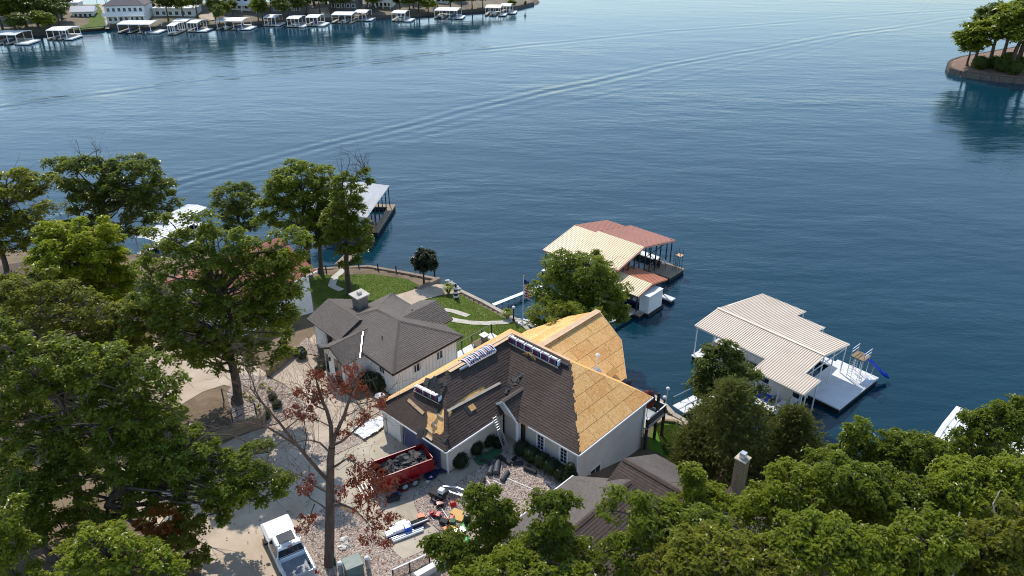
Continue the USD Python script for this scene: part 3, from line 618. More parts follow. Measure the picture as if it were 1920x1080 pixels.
def place_bundle(p, along, nrm, label, group):
    """A bundle at p, its length along ALONG, its thickness along NRM."""
    global proto
    x = along / np.linalg.norm(along); z = nrm - (nrm @ x) * x; z /= np.linalg.norm(z); y = np.cross(z, x)
    m = Gf.Matrix4d(*[float(q) for q in (*x, 0, *y, 0, *z, 0, *p, 1)])
    if proto is None:
        proto = bundle(label, group); xf = UsdGeom.Xform(proto); xf.ClearXformOpOrder(); xf.AddTransformOp(opSuffix='place').Set(m); return
    q = UsdGeom.Xform.Define(stage, numbered('/World', 'shingle_bundle')); pr = q.GetPrim(); pr.GetReferences().AddInternalReference(proto.GetPath()); pr.SetInstanceable(True)
    q.ClearXformOpOrder(); q.AddTransformOp(opSuffix='set').Set(m); tag(pr, label, 'shingle bundle', group)
def rack(name, poly, p, q, count, high, label, group, lab_b, off=0.0, jit=.02):
    nn = plane_of(poly)[1]; a = on_plane(poly, *p, .03); b = on_plane(poly, *q, .03); d = b - a; L = np.linalg.norm(d); d /= L; upv = np.cross(nn, d)
    if upv[2] < 0: upv = -upv
    uph = upv * [1, 1, 0]; uph /= np.linalg.norm(uph)
    solo(name, MB().bar(a - d * .1 + nn * .1, b + d * .1 + nn * .1, .05, .22, nn), 'wood_pale', label, 'rack board')
    for i in range(count):
        for k in range(high):
            c = a + d * (L * (i + .5) / count) + uph * .2 + np.array([0, 0, .17 + k * .1]) + d * rng.uniform(-jit, jit) + uph * rng.uniform(-.02, .02)
            place_bundle(c, d + upv * rng.uniform(-.02, .02), np.array([0, 0, 1.0]) - uph * .08, lab_b % (ORD[i], LAY[high][k]), group)
rack('rack_board', mfront, (953, 643.5), (1045, 690.5), 6, 5, 'white edged rack board below the long row of bundles at the main ridge', 'bundles along the main ridge', '%s stack from the left in the long main ridge row: its %s bundle')
rack('rack_board', hipend, (779, 735), (822, 757), 3, 4, 'rack board under the bundles left of the bare patch', 'bundles above the garage', '%s stack from the left above the garage patch: its %s bundle')
rack('rack_board', gfront, (882, 686), (926, 663), 3, 2, 'rack board under the bundles draped over the garage ridge', 'bundles below the garage ridge', '%s stack from the left under the draped bundles: its %s bundle')
for i, (x, y) in enumerate(((876, 672), (886, 668), (899, 663), (909, 657), (920, 652))):   # bent over the ridge
    c = W(0, 4.3, RZ + .16) ; u_ = [6.45, 7.15, 7.85, 8.5, 9.15][i]
    t = thing('draped_bundle', ['leftmost', 'second from left', 'middle', 'second from right', 'rightmost'][i] + ' white and red shingle bundle draped over the garage ridge', 'shingle bundle', W(u_, 4.3, RZ), 'bundles draped over the garage ridge')
    for nm, m_, lo, hi, a0, a1 in (('wrapper', 'white_wrap', .05, .17, -.3, .3), ('red_stripe', 'red_wrap', .172, .18, -.1, -.02), ('navy_stripe', 'navy_wrap', .172, .18, .08, .2), ('dark_end', 'navy_wrap', .045, .176, -.32, -.27)):
        mb = MB(); st = np.linspace(-.62, .62, 9)
        def zc(s_, h_): return RZ - .06 - (math.sqrt(s_ * s_ + .09) - .3) * .72 + h_
        for s0, s1 in zip(st[:-1], st[1:]):
            q4 = [(u_ + a0, 4.3 + s0), (u_ + a1, 4.3 + s0), (u_ + a1, 4.3 + s1), (u_ + a0, 4.3 + s1)]
            zz_ = [zc(s0, 0), zc(s0, 0), zc(s1, 0), zc(s1, 0)]
            mb.hexa([W(*c_, z_ + lo) for c_, z_ in zip(q4, zz_)], [W(*c_, z_ + hi) for c_, z_ in zip(q4, zz_)])
        part(t, nm, mb, m_)
rl = on_plane(gfront, 869, 690, .14); solo('felt_roll', MB().tube([rl - H2.U * .5, rl + H2.U * .4], .11, 10), 'liner', 'grey felt roll lying at the left end of the draped bundles', 'felt roll')
rl = on_plane(mfront, 1053, 682, .14); solo('felt_roll', MB().tube([rl + H2.V * .6, rl - H2.V * .7], .11, 10), 'rubber', 'black felt roll at the right end of the ridge bundles', 'felt roll')
kb = on_plane(gfront, 884, 765, .04); kn = plane_of(gfront)[1]
solo('loose_board', MB().bar(kb - H2.U * .25 + kn * .03, kb + H2.U * .3 + kn * .09, .5, .02, kn), 'osb_0', 'small square of sheathing lying on the brown garage slope', 'board')
solo('felt_patch', MB().bar(kb - H2.U * .6 + kn * .02 , kb + H2.U * .15 + kn * .025, .8, .01, kn), 'felt', 'dark felt patch under the loose square on the garage slope', 'felt')

# ---------------------------------------------------------------- the white house with the grey roof
H1 = Fr(P(736.7, 701.7, EZ), 42.0, 46.9); w1 = H1.w; E1, R1, G1z = 7.2, 8.75, 4.2
h1 = thing('grey_roof_house', 'white board and batten house with low grey brown shingle hip roof', 'house', w1(4, 5, G1z))
def s3(*p): return [w1(*q) for q in p]
def shingled(par, pl, seed, mat='shingle_grey', expo=.19, label=None, under='roof_under'):
    rf = part(par, 'roof', MB().slab(np.array(pl) + [0, 0, -.02], .15), under, label=label); tag(part(rf, 'shingles', shingles(pl, expo, seed), mat), kind='stuff'); return rf
WU, WV = 8.65, 11.65
for i, pl in enumerate((s3((0, 0, E1), (4.3, 4.6, R1), (4.1, 7.8, R1), (0, WV, E1)), s3((0, 0, E1), (WU, 0, E1), (4.3, 4.6, R1)), s3((WU, 0, E1), (WU, WV, E1), (4.1, 7.8, R1), (4.3, 4.6, R1)), s3((0, WV, E1), (4.1, 7.8, R1), (WU, WV, E1)))): shingled(h1, pl, 40 + i)
for i, (p_, q_) in enumerate(((w1(0, 0, E1 + .02), w1(4.3, 4.6, R1 + .02)), (w1(WU, 0, E1 + .02), w1(4.3, 4.6, R1 + .02)), (w1(0, WV, E1 + .02), w1(4.1, 7.8, R1 + .02)), (w1(4.3, 4.6, R1 + .02), w1(4.1, 7.8, R1 + .02)))): tag(part(h1, 'ridge_cap', ridge_caps(p_, q_, .36), 'shingle_grey'), kind='stuff')
def gable_pts(ridge0, ridge1, zr, half, ze, axis):
    """Two slopes of a gable running along axis 'u' or 'v' from ridge0 to ridge1 (plan points)."""
    (a, b), (c, d) = ridge0, ridge1
    if axis == 'u': return s3((a, b, zr), (a, b - half, ze), (c, d - half, ze), (c, d, zr)), s3((a, b, zr), (c, d, zr), (c, d + half, ze), (a, b + half, ze))
    return s3((a, b, zr), (c, d, zr), (c - half, d, ze), (a - half, b, ze)), s3((a, b, zr), (a + half, b, ze), (c + half, d, ze), (c, d, zr))
def locate(fr, x, y, z): d = P(x, y, z) - fr.o; A = np.stack([fr.U[:2], fr.V[:2]], 1); return np.linalg.solve(A, d[:2])
rw0, rw1 = locate(H1, 768, 586.5, 8.35), locate(H1, 818, 562.5, 8.35)
for i, pl in enumerate(gable_pts((rw0[0] - 2.2, rw1[1]), (rw1[0], rw1[1]), 8.35, 2.6, 7.25, 'u')): shingled(h1, pl, 50 + i, label='right lake wing slope')
lw1, lw0 = locate(H1, 604, 565, 8.3), locate(H1, 653, 586, 8.3)
for i, pl in enumerate(gable_pts((lw0[0], lw0[1] - 2.0), (lw0[0], lw1[1]), 8.3, 2.7, 7.15, 'v')): shingled(h1, pl, 54 + i, label='left wing slope')
eg0, eg1 = locate(H1, 617.5, 651, 8.0), locate(H1, 682, 618, 8.0)
for i, pl in enumerate(gable_pts((eg0[0], eg0[1]), (eg1[0] + .4, eg0[1]), 8.0, 2.05, 6.95, 'u')): shingled(h1, pl, 58 + i, label='entry gable slope')
part(h1, 'valley_flashing', MB().bar(P(680.5, 622, 8.05), P(675, 671, 7.3), .11, .04), 'galvanized')
for fr_pt, q in (((eg0[0] + .35), 0),):
    uu = eg0[0] + .3; part(h1, 'gable', MB().slab(s3((uu, eg0[1] - 1.75, G1z - .3), (uu, eg0[1] - 1.75, 7.0), (uu, eg0[1], 7.9), (uu, eg0[1] + 1.75, 7.0), (uu, eg0[1] + 1.75, G1z - .3)), .12, -H1.U), 'siding_white')
    part(h1, 'entry_wall', MB().box(H1, uu, .6, eg0[1] - 1.75, eg0[1] - 1.63, G1z - .3, 7.0), 'siding_white'); part(h1, 'entry_wall', MB().box(H1, uu, .6, eg0[1] + 1.63, eg0[1] + 1.75, G1z - .3, 7.0), 'siding_white')
    dr = part(h1, 'door', MB().box(H1, uu - .05, uu - .003, eg0[1] - 1.2, eg0[1] - .05, G1z, G1z + 2.5), 'dark_glass', label='dark glazed double entry door'); part(dr, 'frame', MB().box(H1, uu - .06, uu - .052, eg0[1] - .67, eg0[1] - .58, G1z, G1z + 2.5), 'dark_metal')
    part(h1, 'lantern', MB().box(H1, uu - .16, uu - .01, eg0[1] + .62, eg0[1] + .78, G1z + 1.9, G1z + 2.25), 'dark_metal')
    part(h1, 'side_window', MB().box(H1, uu - .04, uu - .003, eg0[1] + 1.1, eg0[1] + 1.5, G1z + .3, G1z + 2.3), 'dark_glass')
wall_poly(h1, H1, [(.5, WV - .45), (.5, .45)], (G1z - .5, E1 - .06), 'siding_white'); wall_poly(h1, H1, [(.68, .45), (WU - .45, .45), (WU - .45, WV - .45), (.68, WV - .45)], (1.5, E1 - .06), 'siding_white')
wall_poly(h1, H1, [(WU - .45, rw1[1] - 2.1), (rw1[0] - .5, rw1[1] - 2.1), (rw1[0] - .5, rw1[1] + 2.1), (WU - .45, rw1[1] + 2.1)], (1.5, 7.2), 'siding_white')
wall_poly(h1, H1, [(lw0[0] + 2.2, WV - .3), (lw0[0] + 2.2, lw1[1] - .4), (lw0[0] - 2.2, lw1[1] - .4), (lw0[0] - 2.2, WV - .3)], (3, 7.1), 'siding_white')
for s in np.arange(.9, WU - .5, .41): part(h1, 'batten', MB().box(H1, s, s + .06, .41, .447, 2, E1 - .1), 'siding_white')
for s in np.arange(.8, WV - .5, .41):
    if abs(s - eg0[1]) > 1.9: part(h1, 'batten', MB().box(H1, .462, .497, s, s + .06, G1z - .3, E1 - .1), 'siding_white')
for s in (3.1, 5.9): window(h1, H1, 'v-', s, 5.75, .75, .8, .45, grid=(1, 1), tw=.07)
window(h1, H1, 'u-', 2.5, 5.9, .8, .65, .5, grid=(1, 1), tw=.06)
part(h1, 'fascia', MB().bar(w1(0, -.03, E1 - .1), w1(WU, -.03, E1 - .1), .05, .16), 'wood_dark'); part(h1, 'fascia', MB().bar(w1(-.03, 0, E1 - .1), w1(-.03, WV, E1 - .1), .05, .16), 'wood_dark')
def stone_stack(par, fr, c, su, sv, z0, z1, mat, seed, name='stone', course=.28):
    """Coursed stones round a core, each its own block."""
    rg = np.random.default_rng(seed); part(par, 'core', MB().box(fr, c[0] - su / 2 + .05, c[0] + su / 2 - .05, c[1] - sv / 2 + .05, c[1] + sv / 2 - .05, z0, z1), 'felt')
    z = z0
    while z < z1 - .05:
        hh = min(course * rg.uniform(.8, 1.2), z1 - z)
        for side in range(4):
            L = su if side % 2 == 0 else sv; s = -L / 2
            while s < L / 2 - .03:
                ln = min(rg.uniform(.25, .5), L / 2 - s); o_ = rg.uniform(0, .035); a0, a1 = s + .008, s + ln - .008
                bx = [(a0, a1, -sv / 2 - o_, -sv / 2 + .08), (su / 2 - .08, su / 2 + o_, a0, a1), (a0, a1, sv / 2 - .08, sv / 2 + o_), (-su / 2 - o_, -su / 2 + .08, a0, a1)][side]
                part(par, name, MB().box(fr, c[0] + bx[0], c[0] + bx[1], c[1] + bx[2], c[1] + bx[3], z + .008, z + hh - .008), mat); s += ln
        z += hh
cc = locate(H1, 676, 574, 7.6)
ch = thing('stone_chimney', 'square stone chimney with flat white cap on the grey roofed house', 'chimney', w1(cc[0], cc[1], 7.2))
stone_stack(ch, H1, cc, 1.15, 1.15, 6.9, 8.9, 'stone', 3); part(ch, 'cap', MB().box(H1, cc[0] - .8, cc[0] + .8, cc[1] - .8, cc[1] + .8, 8.9, 9.02), 'path'); part(ch, 'flue', MB().box(H1, cc[0] - .2, cc[0] + .2, cc[1] - .2, cc[1] + .2, 9.02, 9.3), 'path')
for x, y, z, lab in ((717, 638, 8.0, 'thin dark vent pipe on the front slope of the grey roof'), (617, 580, 7.9, 'small dark vent on the left wing of the grey roof'), (773, 583, 8.35, 'small dark vent on the right wing ridge')):
    p = P(x, y, z - .2); t = thing('roof_vent', lab, 'roof vent', p); part(t, 'pipe', MB().cyl(p - [0, 0, .3], .05, .85 if x == 717 else .55), 'dark_metal'); part(t, 'collar', MB().lathe(p, [(.16, -.1), (.07, .1)], 8), 'rubber')
# outdoor fireplace between the houses
fc = locate(H1, 908, 640, 5.5); fp = thing('outdoor_fireplace', 'brown block outdoor chimney with sloped cap between the two houses', 'chimney', w1(fc[0], fc[1], 3))
stone_stack(fp, H1, fc, 1.55, 1.55, 2.0, 5.3, 'stone', 9); 
b_ = [w1(fc[0] + a * .95, fc[1] + b * .95, 5.3) for a, b in ((-1, -1), (1, -1), (1, 1), (-1, 1))]; t_ = [w1(fc[0] + a * .3, fc[1] + b * .3, 5.75) for a, b in ((-1, -1), (1, -1), (1, 1), (-1, 1))]
part(fp, 'cap', MB().hexa(b_, t_), 'stone_tan'); part(fp, 'flue', MB().box(H1, fc[0] - .26, fc[0] + .26, fc[1] - .26, fc[1] + .26, 5.75, 6.2), 'stone'); part(fp, 'flue_cap', MB().box(H1, fc[0] - .38, fc[0] + .38, fc[1] - .38, fc[1] + .38, 6.2, 6.28), 'grey_metal')
# white side deck with glass rail
sd1 = thing('white_side_deck', 'white side deck with glass railing and steps beside the white house', 'deck', w1(WU, -1, 3))
part(sd1, 'deck_floor', MB().box(H1, WU + .1, WU + 6.2, -1.3, 2.4, 3.5, 3.66), 'white_deck'); part(sd1, 'landing', MB().box(H1, 6.9, WU + .08, -1.6, .3, 3.3, 3.45), 'white_deck')
for i in range(6): part(sd1, 'step', MB().box(H1, WU + 1.5 + i * .02, WU + 3.0, -1.75 - i * .33, -1.45 - i * .33, 3.3 - i * .2, 3.36 - i * .2), 'trim_white')
for u_ in np.arange(WU + .3, WU + 6.3, 1.45): part(sd1, 'post', MB().box(H1, u_ - .05, u_ + .05, -1.28, -1.18, 3.66, 4.75), 'dark_metal')
for u_ in np.arange(WU + .3, WU + 6.3, 1.45): part(sd1, 'post', MB().box(H1, u_ - .05, u_ + .05, 2.25, 2.35, 3.66, 4.75), 'dark_metal')
part(sd1, 'rail', MB().bar(w1(WU + .2, -1.23, 4.72), w1(WU + 6.1, -1.23, 4.72), .06, .05), 'dark_metal'); part(sd1, 'rail', MB().bar(w1(WU + .2, 2.3, 4.72), w1(WU + 6.1, 2.3, 4.72), .06, .05), 'dark_metal')
for u_ in (7.0, 8.5): part(sd1, 'support_post', MB().box(H1, u_, u_ + .15, -1.55, -1.4, 1.5, 3.3), 'trim_white')

# ---------------------------------------------------------------- the grey-brown neighbour in front
H3 = Fr(P(941.7, 994.5, EZ), 44.0); w3 = H3.w
h3 = thing('near_grey_house', 'grey shingled house in the foreground, half hidden under the trees', 'house', w3(5, -6, 5))
def q3(*p): return [w3(*q) for q in p]
def plan3(x, y, z): return locate(H3, x, y, z)
A3, R3 = 7.2, 9.0
slope = [((-2.0, -.05, A3), (7.3, -.05, A3), (8.2, -4.4, R3), (-2.0, -4.4, R3)), ((-2.0, -4.4, R3), (8.2, -4.4, R3), (8.2, -9.4, 6.95), (-2.0, -9.4, 6.95))]
for i, pl in enumerate(slope): shingled(h3, q3(*pl), 60 + i, expo=.22, mat='shingle_brown' if i else 'shingle_grey')  # sunward slope gets the lighter shingle, the other darker: light put into colour
tag(part(h3, 'ridge_cap', ridge_caps(w3(-2, -4.4, R3 + .02), w3(8.0, -4.4, R3 + .02), .4), 'shingle_brown'), kind='stuff')
pk = plan3(1168, 860, 9.3); wing3 = [((pk[0], pk[1] + .0, 9.3), (pk[0], -13, 9.3), (pk[0] - 4.4, -13, 7.0), (pk[0] - 4.4, pk[1], 7.0)), ((pk[0], pk[1], 9.3), (pk[0] + 4.4, pk[1], 7.0), (pk[0] + 4.4, -13, 7.0), (pk[0], -13, 9.3))]
for i, pl in enumerate(wing3): shingled(h3, q3(*pl), 64 + i, expo=.22, mat='shingle_grey' if i else 'shingle_brown')  # wing slopes split the same way, lit side lighter in colour
tag(part(h3, 'ridge_cap', ridge_caps(w3(pk[0], pk[1], 9.32), w3(pk[0], -12.8, 9.32), .4), 'shingle_brown'), kind='stuff')
low = [((-7.5, -6.2, 6.7), (-2.2, -6.2, 6.7), (-2.2, -9.2, 8.0), (-7.5, -9.2, 8.0)), ((-7.5, -9.2, 8.0), (-2.2, -9.2, 8.0), (-2.2, -12.4, 6.6), (-7.5, -12.4, 6.6))]
for i, pl in enumerate(low): shingled(h3, q3(*pl), 68 + i, expo=.22, mat='shingle_brown')
for a, b in (((-7.55, -6.2, 6.62), (-7.55, -9.2, 7.92)), ((-7.55, -9.2, 7.92), (-7.55, -12.4, 6.52)), ((-2.05, -.05, 7.12), (-2.05, -4.4, 8.92)), ((-2.05, -4.4, 8.92), (-2.05, -9.4, 6.87))): part(h3, 'rake_board', MB().bar(w3(*a), w3(*b), .06, .2), 'trim_white')
eave(h3, H3, [(-2.0, -.0), (7.35, -.0)], A3 - .06, w=.13)
wall_poly(h3, H3, [(-1.6, -9.0), (-1.6, -.5)][::-1], (4, 7.2), 'siding_beige'); wall_poly(h3, H3, [(6.9, -.5), (-1.6, -.5)], (3, A3 - .1), 'siding_beige'); wall_poly(h3, H3, [(-7.1, -6.6), (-7.1, -12)], (4, 6.7), 'siding_beige')
part(h3, 'gable', MB().slab(q3((-1.55, -.6, 7.1), (-1.55, -4.4, 8.85), (-1.55, -9.0, 6.9)), .1, -H3.U), 'siding_beige'); part(h3, 'gable', MB().slab(q3((8.3, pk[1] - .45, 3), (pk[0] + 3.9, pk[1] - .45, 3), (pk[0] + 3.9, pk[1] - .45, 7.1), (pk[0], pk[1] - .45, 9.1), (8.3, pk[1] - .45, 8.6)), .1, H3.V), 'siding_beige')
wall_poly(h3, H3, [(pk[0] + 3.9, -13), (pk[0] + 3.9, pk[1] - .4)], (1.5, 7.0), 'siding_beige')
c3 = P(1383, 912, 6.5); n3 = thing('tall_stone_chimney', 'tall tan stone chimney with splayed shoulders among the right hand trees', 'chimney', (c3[0], c3[1], 2))
F3 = Fr(c3, 44.0); stone_stack(n3, F3, (0, 0), .7, .75, 6.6, 9.1, 'stone_tan', 5, course=.25); stone_stack(n3, F3, (0, 0), 1.7, 1.3, 2.0, 5.9, 'stone_tan', 6, course=.32)
lo_ = [F3.w(a * .85, b * .65, 5.9) for a, b in ((-1, -1), (1, -1), (1, 1), (-1, 1))]; hi_ = [F3.w(a * .36, b * .38, 6.6) for a, b in ((-1, -1), (1, -1), (1, 1), (-1, 1))]; part(n3, 'shoulder', MB().hexa(lo_, hi_), 'stone_tan'); part(n3, 'cap', MB().box(F3, -.45, .45, -.45, .45, 9.1, 9.2), 'concrete_grey'); part(n3, 'flue', MB().box(F3, -.2, .2, -.2, .2, 9.2, 9.65), 'galvanized')

# ---------------------------------------------------------------- what shows of the houses behind the left trees
F0 = Fr(P(587, 578, 3.0), 36)
h0 = thing('tree_hidden_house', 'white walled house with rusty red roof hidden behind the big left oak', 'house', F0.w(-4, 4, 3))
for pl in ([(.7, -.6, 7.6), (.7, 5, 10.2), (-11, 5, 10.2), (-11, -.6, 7.6)], [(.7, 5, 10.2), (.7, 10.6, 7.6), (-11, 10.6, 7.6), (-11, 5, 10.2)]): part(h0, 'roof', MB().slab([F0.w(*q) for q in pl], .15), 'red_roof')
for b in ((-10, 0, 0, .2, 2.5, 7.7), (-.2, 0, .2, 10, 2.5, 7.7), (-10, -9.8, .2, 10, 2.5, 7.7)): part(h0, 'wall', MB().box(F0, *b), 'siding_white')
part(h0, 'gable', MB().slab([F0.w(-.1, 0, 7.5), F0.w(-.1, 10, 7.5), F0.w(-.1, 5, 9.9)], .1, F0.U), 'siding_white')
part(h0, 'gutter', MB().bar(F0.w(-11, -.65, 7.55), F0.w(.75, -.65, 7.55), .12, .14), 'trim_white')
for i in range(2): c_ = P(302 + 36 * i, 625, 4.0); part(h0, 'column', MB().cyl([c_[0], c_[1], 3.0], .22, 3.0), 'siding_beige')
tr = P(450, 508, 2.2); FT = Fr(tr, 70)
te = thing('white_terrace', 'white lakeside terrace roof glimpsed through the left oak', 'terrace', (tr[0], tr[1], 1)); part(te, 'floor', MB().box(FT, -5, 4.5, -4, 3.5, 1.2, 1.45), 'white_deck'); part(te, 'parapet', MB().box(FT, 4.3, 4.5, -4, 3.5, 1.45, 2.1), 'siding_beige'); part(te, 'hearth', MB().box(FT, 2.7, 3.9, 2.2, 3.2, 1.45, 2.5), 'far_roof_light')
ut = P(470, 488, 3.5); um = thing('white_patio_umbrella', 'white patio umbrella on the terrace behind the left oak', 'umbrella', (ut[0], ut[1], 1.4)); part(um, 'canopy', MB().lathe((ut[0], ut[1], 1.4), [(2.2, 2.0), (1.2, 2.5), (.05, 2.8)], 8), 'white_wrap'); part(um, 'pole', MB().cyl((ut[0], ut[1], 1.4), .04, 2.6), 'white_metal')
br = P(50, 512, 7.0); FB = Fr(br, 65)
hb = thing('brown_roof_house', 'low brown roofed house behind the trees at the left edge', 'house', (br[0], br[1], 2)); part(hb, 'roof', MB().slab([FB.w(-7, -4, 6), FB.w(7, -4, 6), FB.w(7, 1, 8), FB.w(-7, 1, 8)], .15), 'brown_roof'); part(hb, 'roof', MB().slab([FB.w(-7, 1, 8), FB.w(7, 1, 8), FB.w(7, 6, 6), FB.w(-7, 6, 6)], .15), 'brown_roof'); part(hb, 'wall', MB().box(FB, -6.5, 6.5, -3.5, 5.5, 2, 6), 'siding_beige')
# ---------------------------------------------------------------- docks
def deck_float(t, fr, u0, u1, v0, v1, z=.55, mat='white_deck', name='deck', plank=None, axis='v'):
    part(t, 'float', MB().box(fr, u0 + .08, u1 - .08, v0 + .08, v1 - .08, -.5, z - .14), 'black_foam')
    if plank is None: part(t, name, MB().box(fr, u0, u1, v0, v1, z - .14, z), mat)
    else:
        a, b = (v0, v1) if axis == 'v' else (u0, u1)
        for s in np.arange(a, b - .01, plank):
            e = min(s + plank - .012, b); part(t, 'deck_board', MB().box(fr, u0, u1, s, e, z - .14, z) if axis == 'v' else MB().box(fr, s, e, v0, v1, z - .14, z), mat)
def posts(t, fr, uv, z0, zf, mat, r=.06):
    for u, v in uv: part(t, 'post', MB().box(fr, u - r, u + r, v - r, v + r, z0, zf(u, v)), mat)
def swim_ladder(t, fr, u, v, z0, h, mat, w=.45):
    mb = MB()
    for s in (0, w): mb.tube([fr.w(u, v + s, z0), fr.w(u, v + s, z0 + h)], .022)
    for k in np.arange(.25, h - .1, .28): mb.tube([fr.w(u, v, z0 + k), fr.w(u, v + w, z0 + k)], .02)
    part(t, 'ladder', mb, mat)

# the tan roofed dock
Z2 = 4.8; D2 = Fr(P(1350.8, 579.6, Z2), 48.8); t8 = math.tan(math.radians(8))
zD = lambda u, v: Z2 - abs(u) * t8 - .04
d2 = thing('tan_roof_dock', 'boat dock with tan ribbed metal roof and white swim deck at the right', 'boat dock', D2.w(0, -6, 0))
rib_roof(d2, D2, zD, [(0, .3), (-3.95, .3), (-3.95, -8.1), (-6.15, -8.1), (-6.15, -13.5), (-3.45, -13.6), (-3.45, -12), (0, -12)], .24, 'tan_metal', 'rib_tan')
rib_roof(d2, D2, zD, [(.03, .3), (.03, -12), (5.05, -12.1), (5.05, -8.75), (6.55, -8.75), (6.55, -5.4), (8.65, -5.4), (8.65, .1)], .24, 'tan_metal', 'rib_tan')
part(d2, 'ridge_cap', MB().bar(D2.w(0, .35, Z2 + .02), D2.w(0, -12.05, Z2 + .02), .3, .05), 'tan_metal')
for a, b in (((0, -12.02), (-3.45, -12.02)), ((0, -12.02), (5.05, -12.12)), ((-6.15, -13.55), (-3.45, -13.62)), ((-6.18, -8.1), (-6.18, -13.5)), ((-3.98, .3), (-3.98, -8.1)), ((0, .33), (-3.95, .33)), ((0, .33), (8.65, .13))):
    part(d2, 'fascia', MB().bar(D2.w(*a, zD(*a) - .09), D2.w(*b, zD(*b) - .09), .05, .17), 'tan_metal')
deck_float(d2, D2, -1.15, 6.9, -15.05, -10.6, .6, plank=1.2, axis='u'); deck_float(d2, D2, -4.1, -2.6, -11.6, .2, .58); deck_float(d2, D2, -2.6, 8.2, -1.6, .3, .58); deck_float(d2, D2, 5.2, 6.4, -10.6, -1.6, .58); deck_float(d2, D2, -.2, .9, -10.6, -1.6, .58); deck_float(d2, D2, -6.3, -5.4, -13.6, -7.4, .56); deck_float(d2, D2, -5.4, -4.3, -8.4, -7.4, .56); 
posts(d2, D2, [(-3.75, .1), (-3.75, -2), (-3.75, -4), (-3.75, -6), (-3.75, -8), (-6.0, -8.3), (-6.0, -11), (-6.0, -13.3), (-5.2, -13.3), (-3.5, -13.4), (-3.2, -11.9), (-1.6, -11.9), (.2, -11.9), (2.4, -11.9), (4.8, -11.95), (6.3, -8.6), (8.4, -5.2), (8.4, 0), (4, .1), (0, .1)], .45, zD, 'white_metal', .05)
for p_, q_ in (((-3.2, -11.9), (.2, -11.9)), ((.2, -11.9), (4.8, -11.95))): part(d2, 'tie_beam', MB().bar(D2.w(*p_, 3.6), D2.w(*q_, 3.6), .07, .1), 'white_metal')
part(d2, 'roof_truss', MB().bar(D2.w(-3.2, -11.85, zD(-3.2, 0) - .3), D2.w(.1, -11.85, zD(0, 0) - .3), .05, .07), 'white_metal')
part(d2, 'inner_wall', MB().box(D2, -4.0, -3.95, -11.5, -8.9, .58, 3.2), 'siding_white'); part(d2, 'inner_wall', MB().box(D2, -1.5, -1.45, -11.8, -9.6, .58, 3.0), 'white_metal')
lk = thing('dock_locker', 'white storage locker with tan ribbed lid at the left end of the tan roofed dock', 'locker', D2.w(-4, -2.5, .58))
part(lk, 'cabinet', MB().box(D2, -4.35, -3.2, -3.6, -1.7, .58, 2.5), 'siding_white'); rib_roof(lk, D2, lambda u, v: 2.62 + (u + 3.8) * .12, [(-4.5, -3.8), (-3.0, -3.8), (-3.0, -1.5), (-4.5, -1.5)], .24, 'tan_metal', 'rib_tan', name='lid_panel')
# boats at the docks
def boat(name, label, fr, u, v, L, B, hull, deck, cover=None, axis='v', z=0.0, group=None, kind='motorboat'):
    c = fr.w(u, v, z); t = thing(name, label, kind, c, group); prof = [(-.5, .42, .5), (-.2, .5, .52), (.15, .46, .58), (.38, .28, .68), (.5, .02, .78)]
    def pt(s, w_, zz_): return fr.w(u + w_ * B, v + s * L, z + zz_) if axis == 'v' else fr.w(u + s * L, v + w_ * B, z + zz_)
    hb_, dkm, cv = MB(), MB(), MB()
    for (s0, w0, z0), (s1, w1_, z1) in zip(prof[:-1], prof[1:]):
        hb_.hexa([pt(s0, -w0 * .6, -.15), pt(s0, w0 * .6, -.15), pt(s1, w1_ * .6, -.1), pt(s1, -w1_ * .6, -.1)][::(1 if axis == 'v' else -1)], [pt(s0, -w0, z0), pt(s0, w0, z0), pt(s1, w1_, z1), pt(s1, -w1_, z1)][::(1 if axis == 'v' else -1)])
        if cover: cv.hexa([pt(s0, -w0 * .93, z0), pt(s0, w0 * .93, z0), pt(s1, w1_ * .93, z1), pt(s1, -w1_ * .93, z1)][::(1 if axis == 'v' else -1)], [pt(s0, -w0 * .6, z0 + .35), pt(s0, w0 * .6, z0 + .35), pt(s1, w1_ * .5, z1 + .2), pt(s1, -w1_ * .5, z1 + .2)][::(1 if axis == 'v' else -1)])
    part(t, 'hull', hb_, hull)
    if cover: part(t, 'cover', cv, cover)
    else:
        a = [pt(-.42, -.36, .53), pt(-.42, .36, .53), pt(.1, .38, .6), pt(.1, -.38, .6)]; part(t, 'cockpit', MB().hexa(a[::(1 if axis == 'v' else -1)], [q + [0, 0, .02] for q in a][::(1 if axis == 'v' else -1)]), deck)
        part(t, 'windscreen', MB().bar(pt(.12, -.36, .85), pt(.12, .36, .85), .03, .4), 'dark_glass')
        for s in (-.3, -.08): part(t, 'seat', MB().bar(pt(s, -.3, .72), pt(s, .3, .72), .4, .3), 'white_wrap')
    part(t, 'outboard', MB().bar(pt(-.54, 0, .1), pt(-.54, 0, .75), .3, .4, (1, 0, 0)), 'rubber'); return t
boat('motorboat', 'blue motorboat under the low left part of the tan dock roof', D2, -4.75, -10.6, 4.6, 1.7, 'blue_plastic', 'grey_metal')
boat('motorboat', 'dark covered boat in the slip under the middle of the tan dock roof', D2, -1.6, -6.5, 6.0, 2.2, 'white_paint', 'grey_metal', 'navy_tarp')
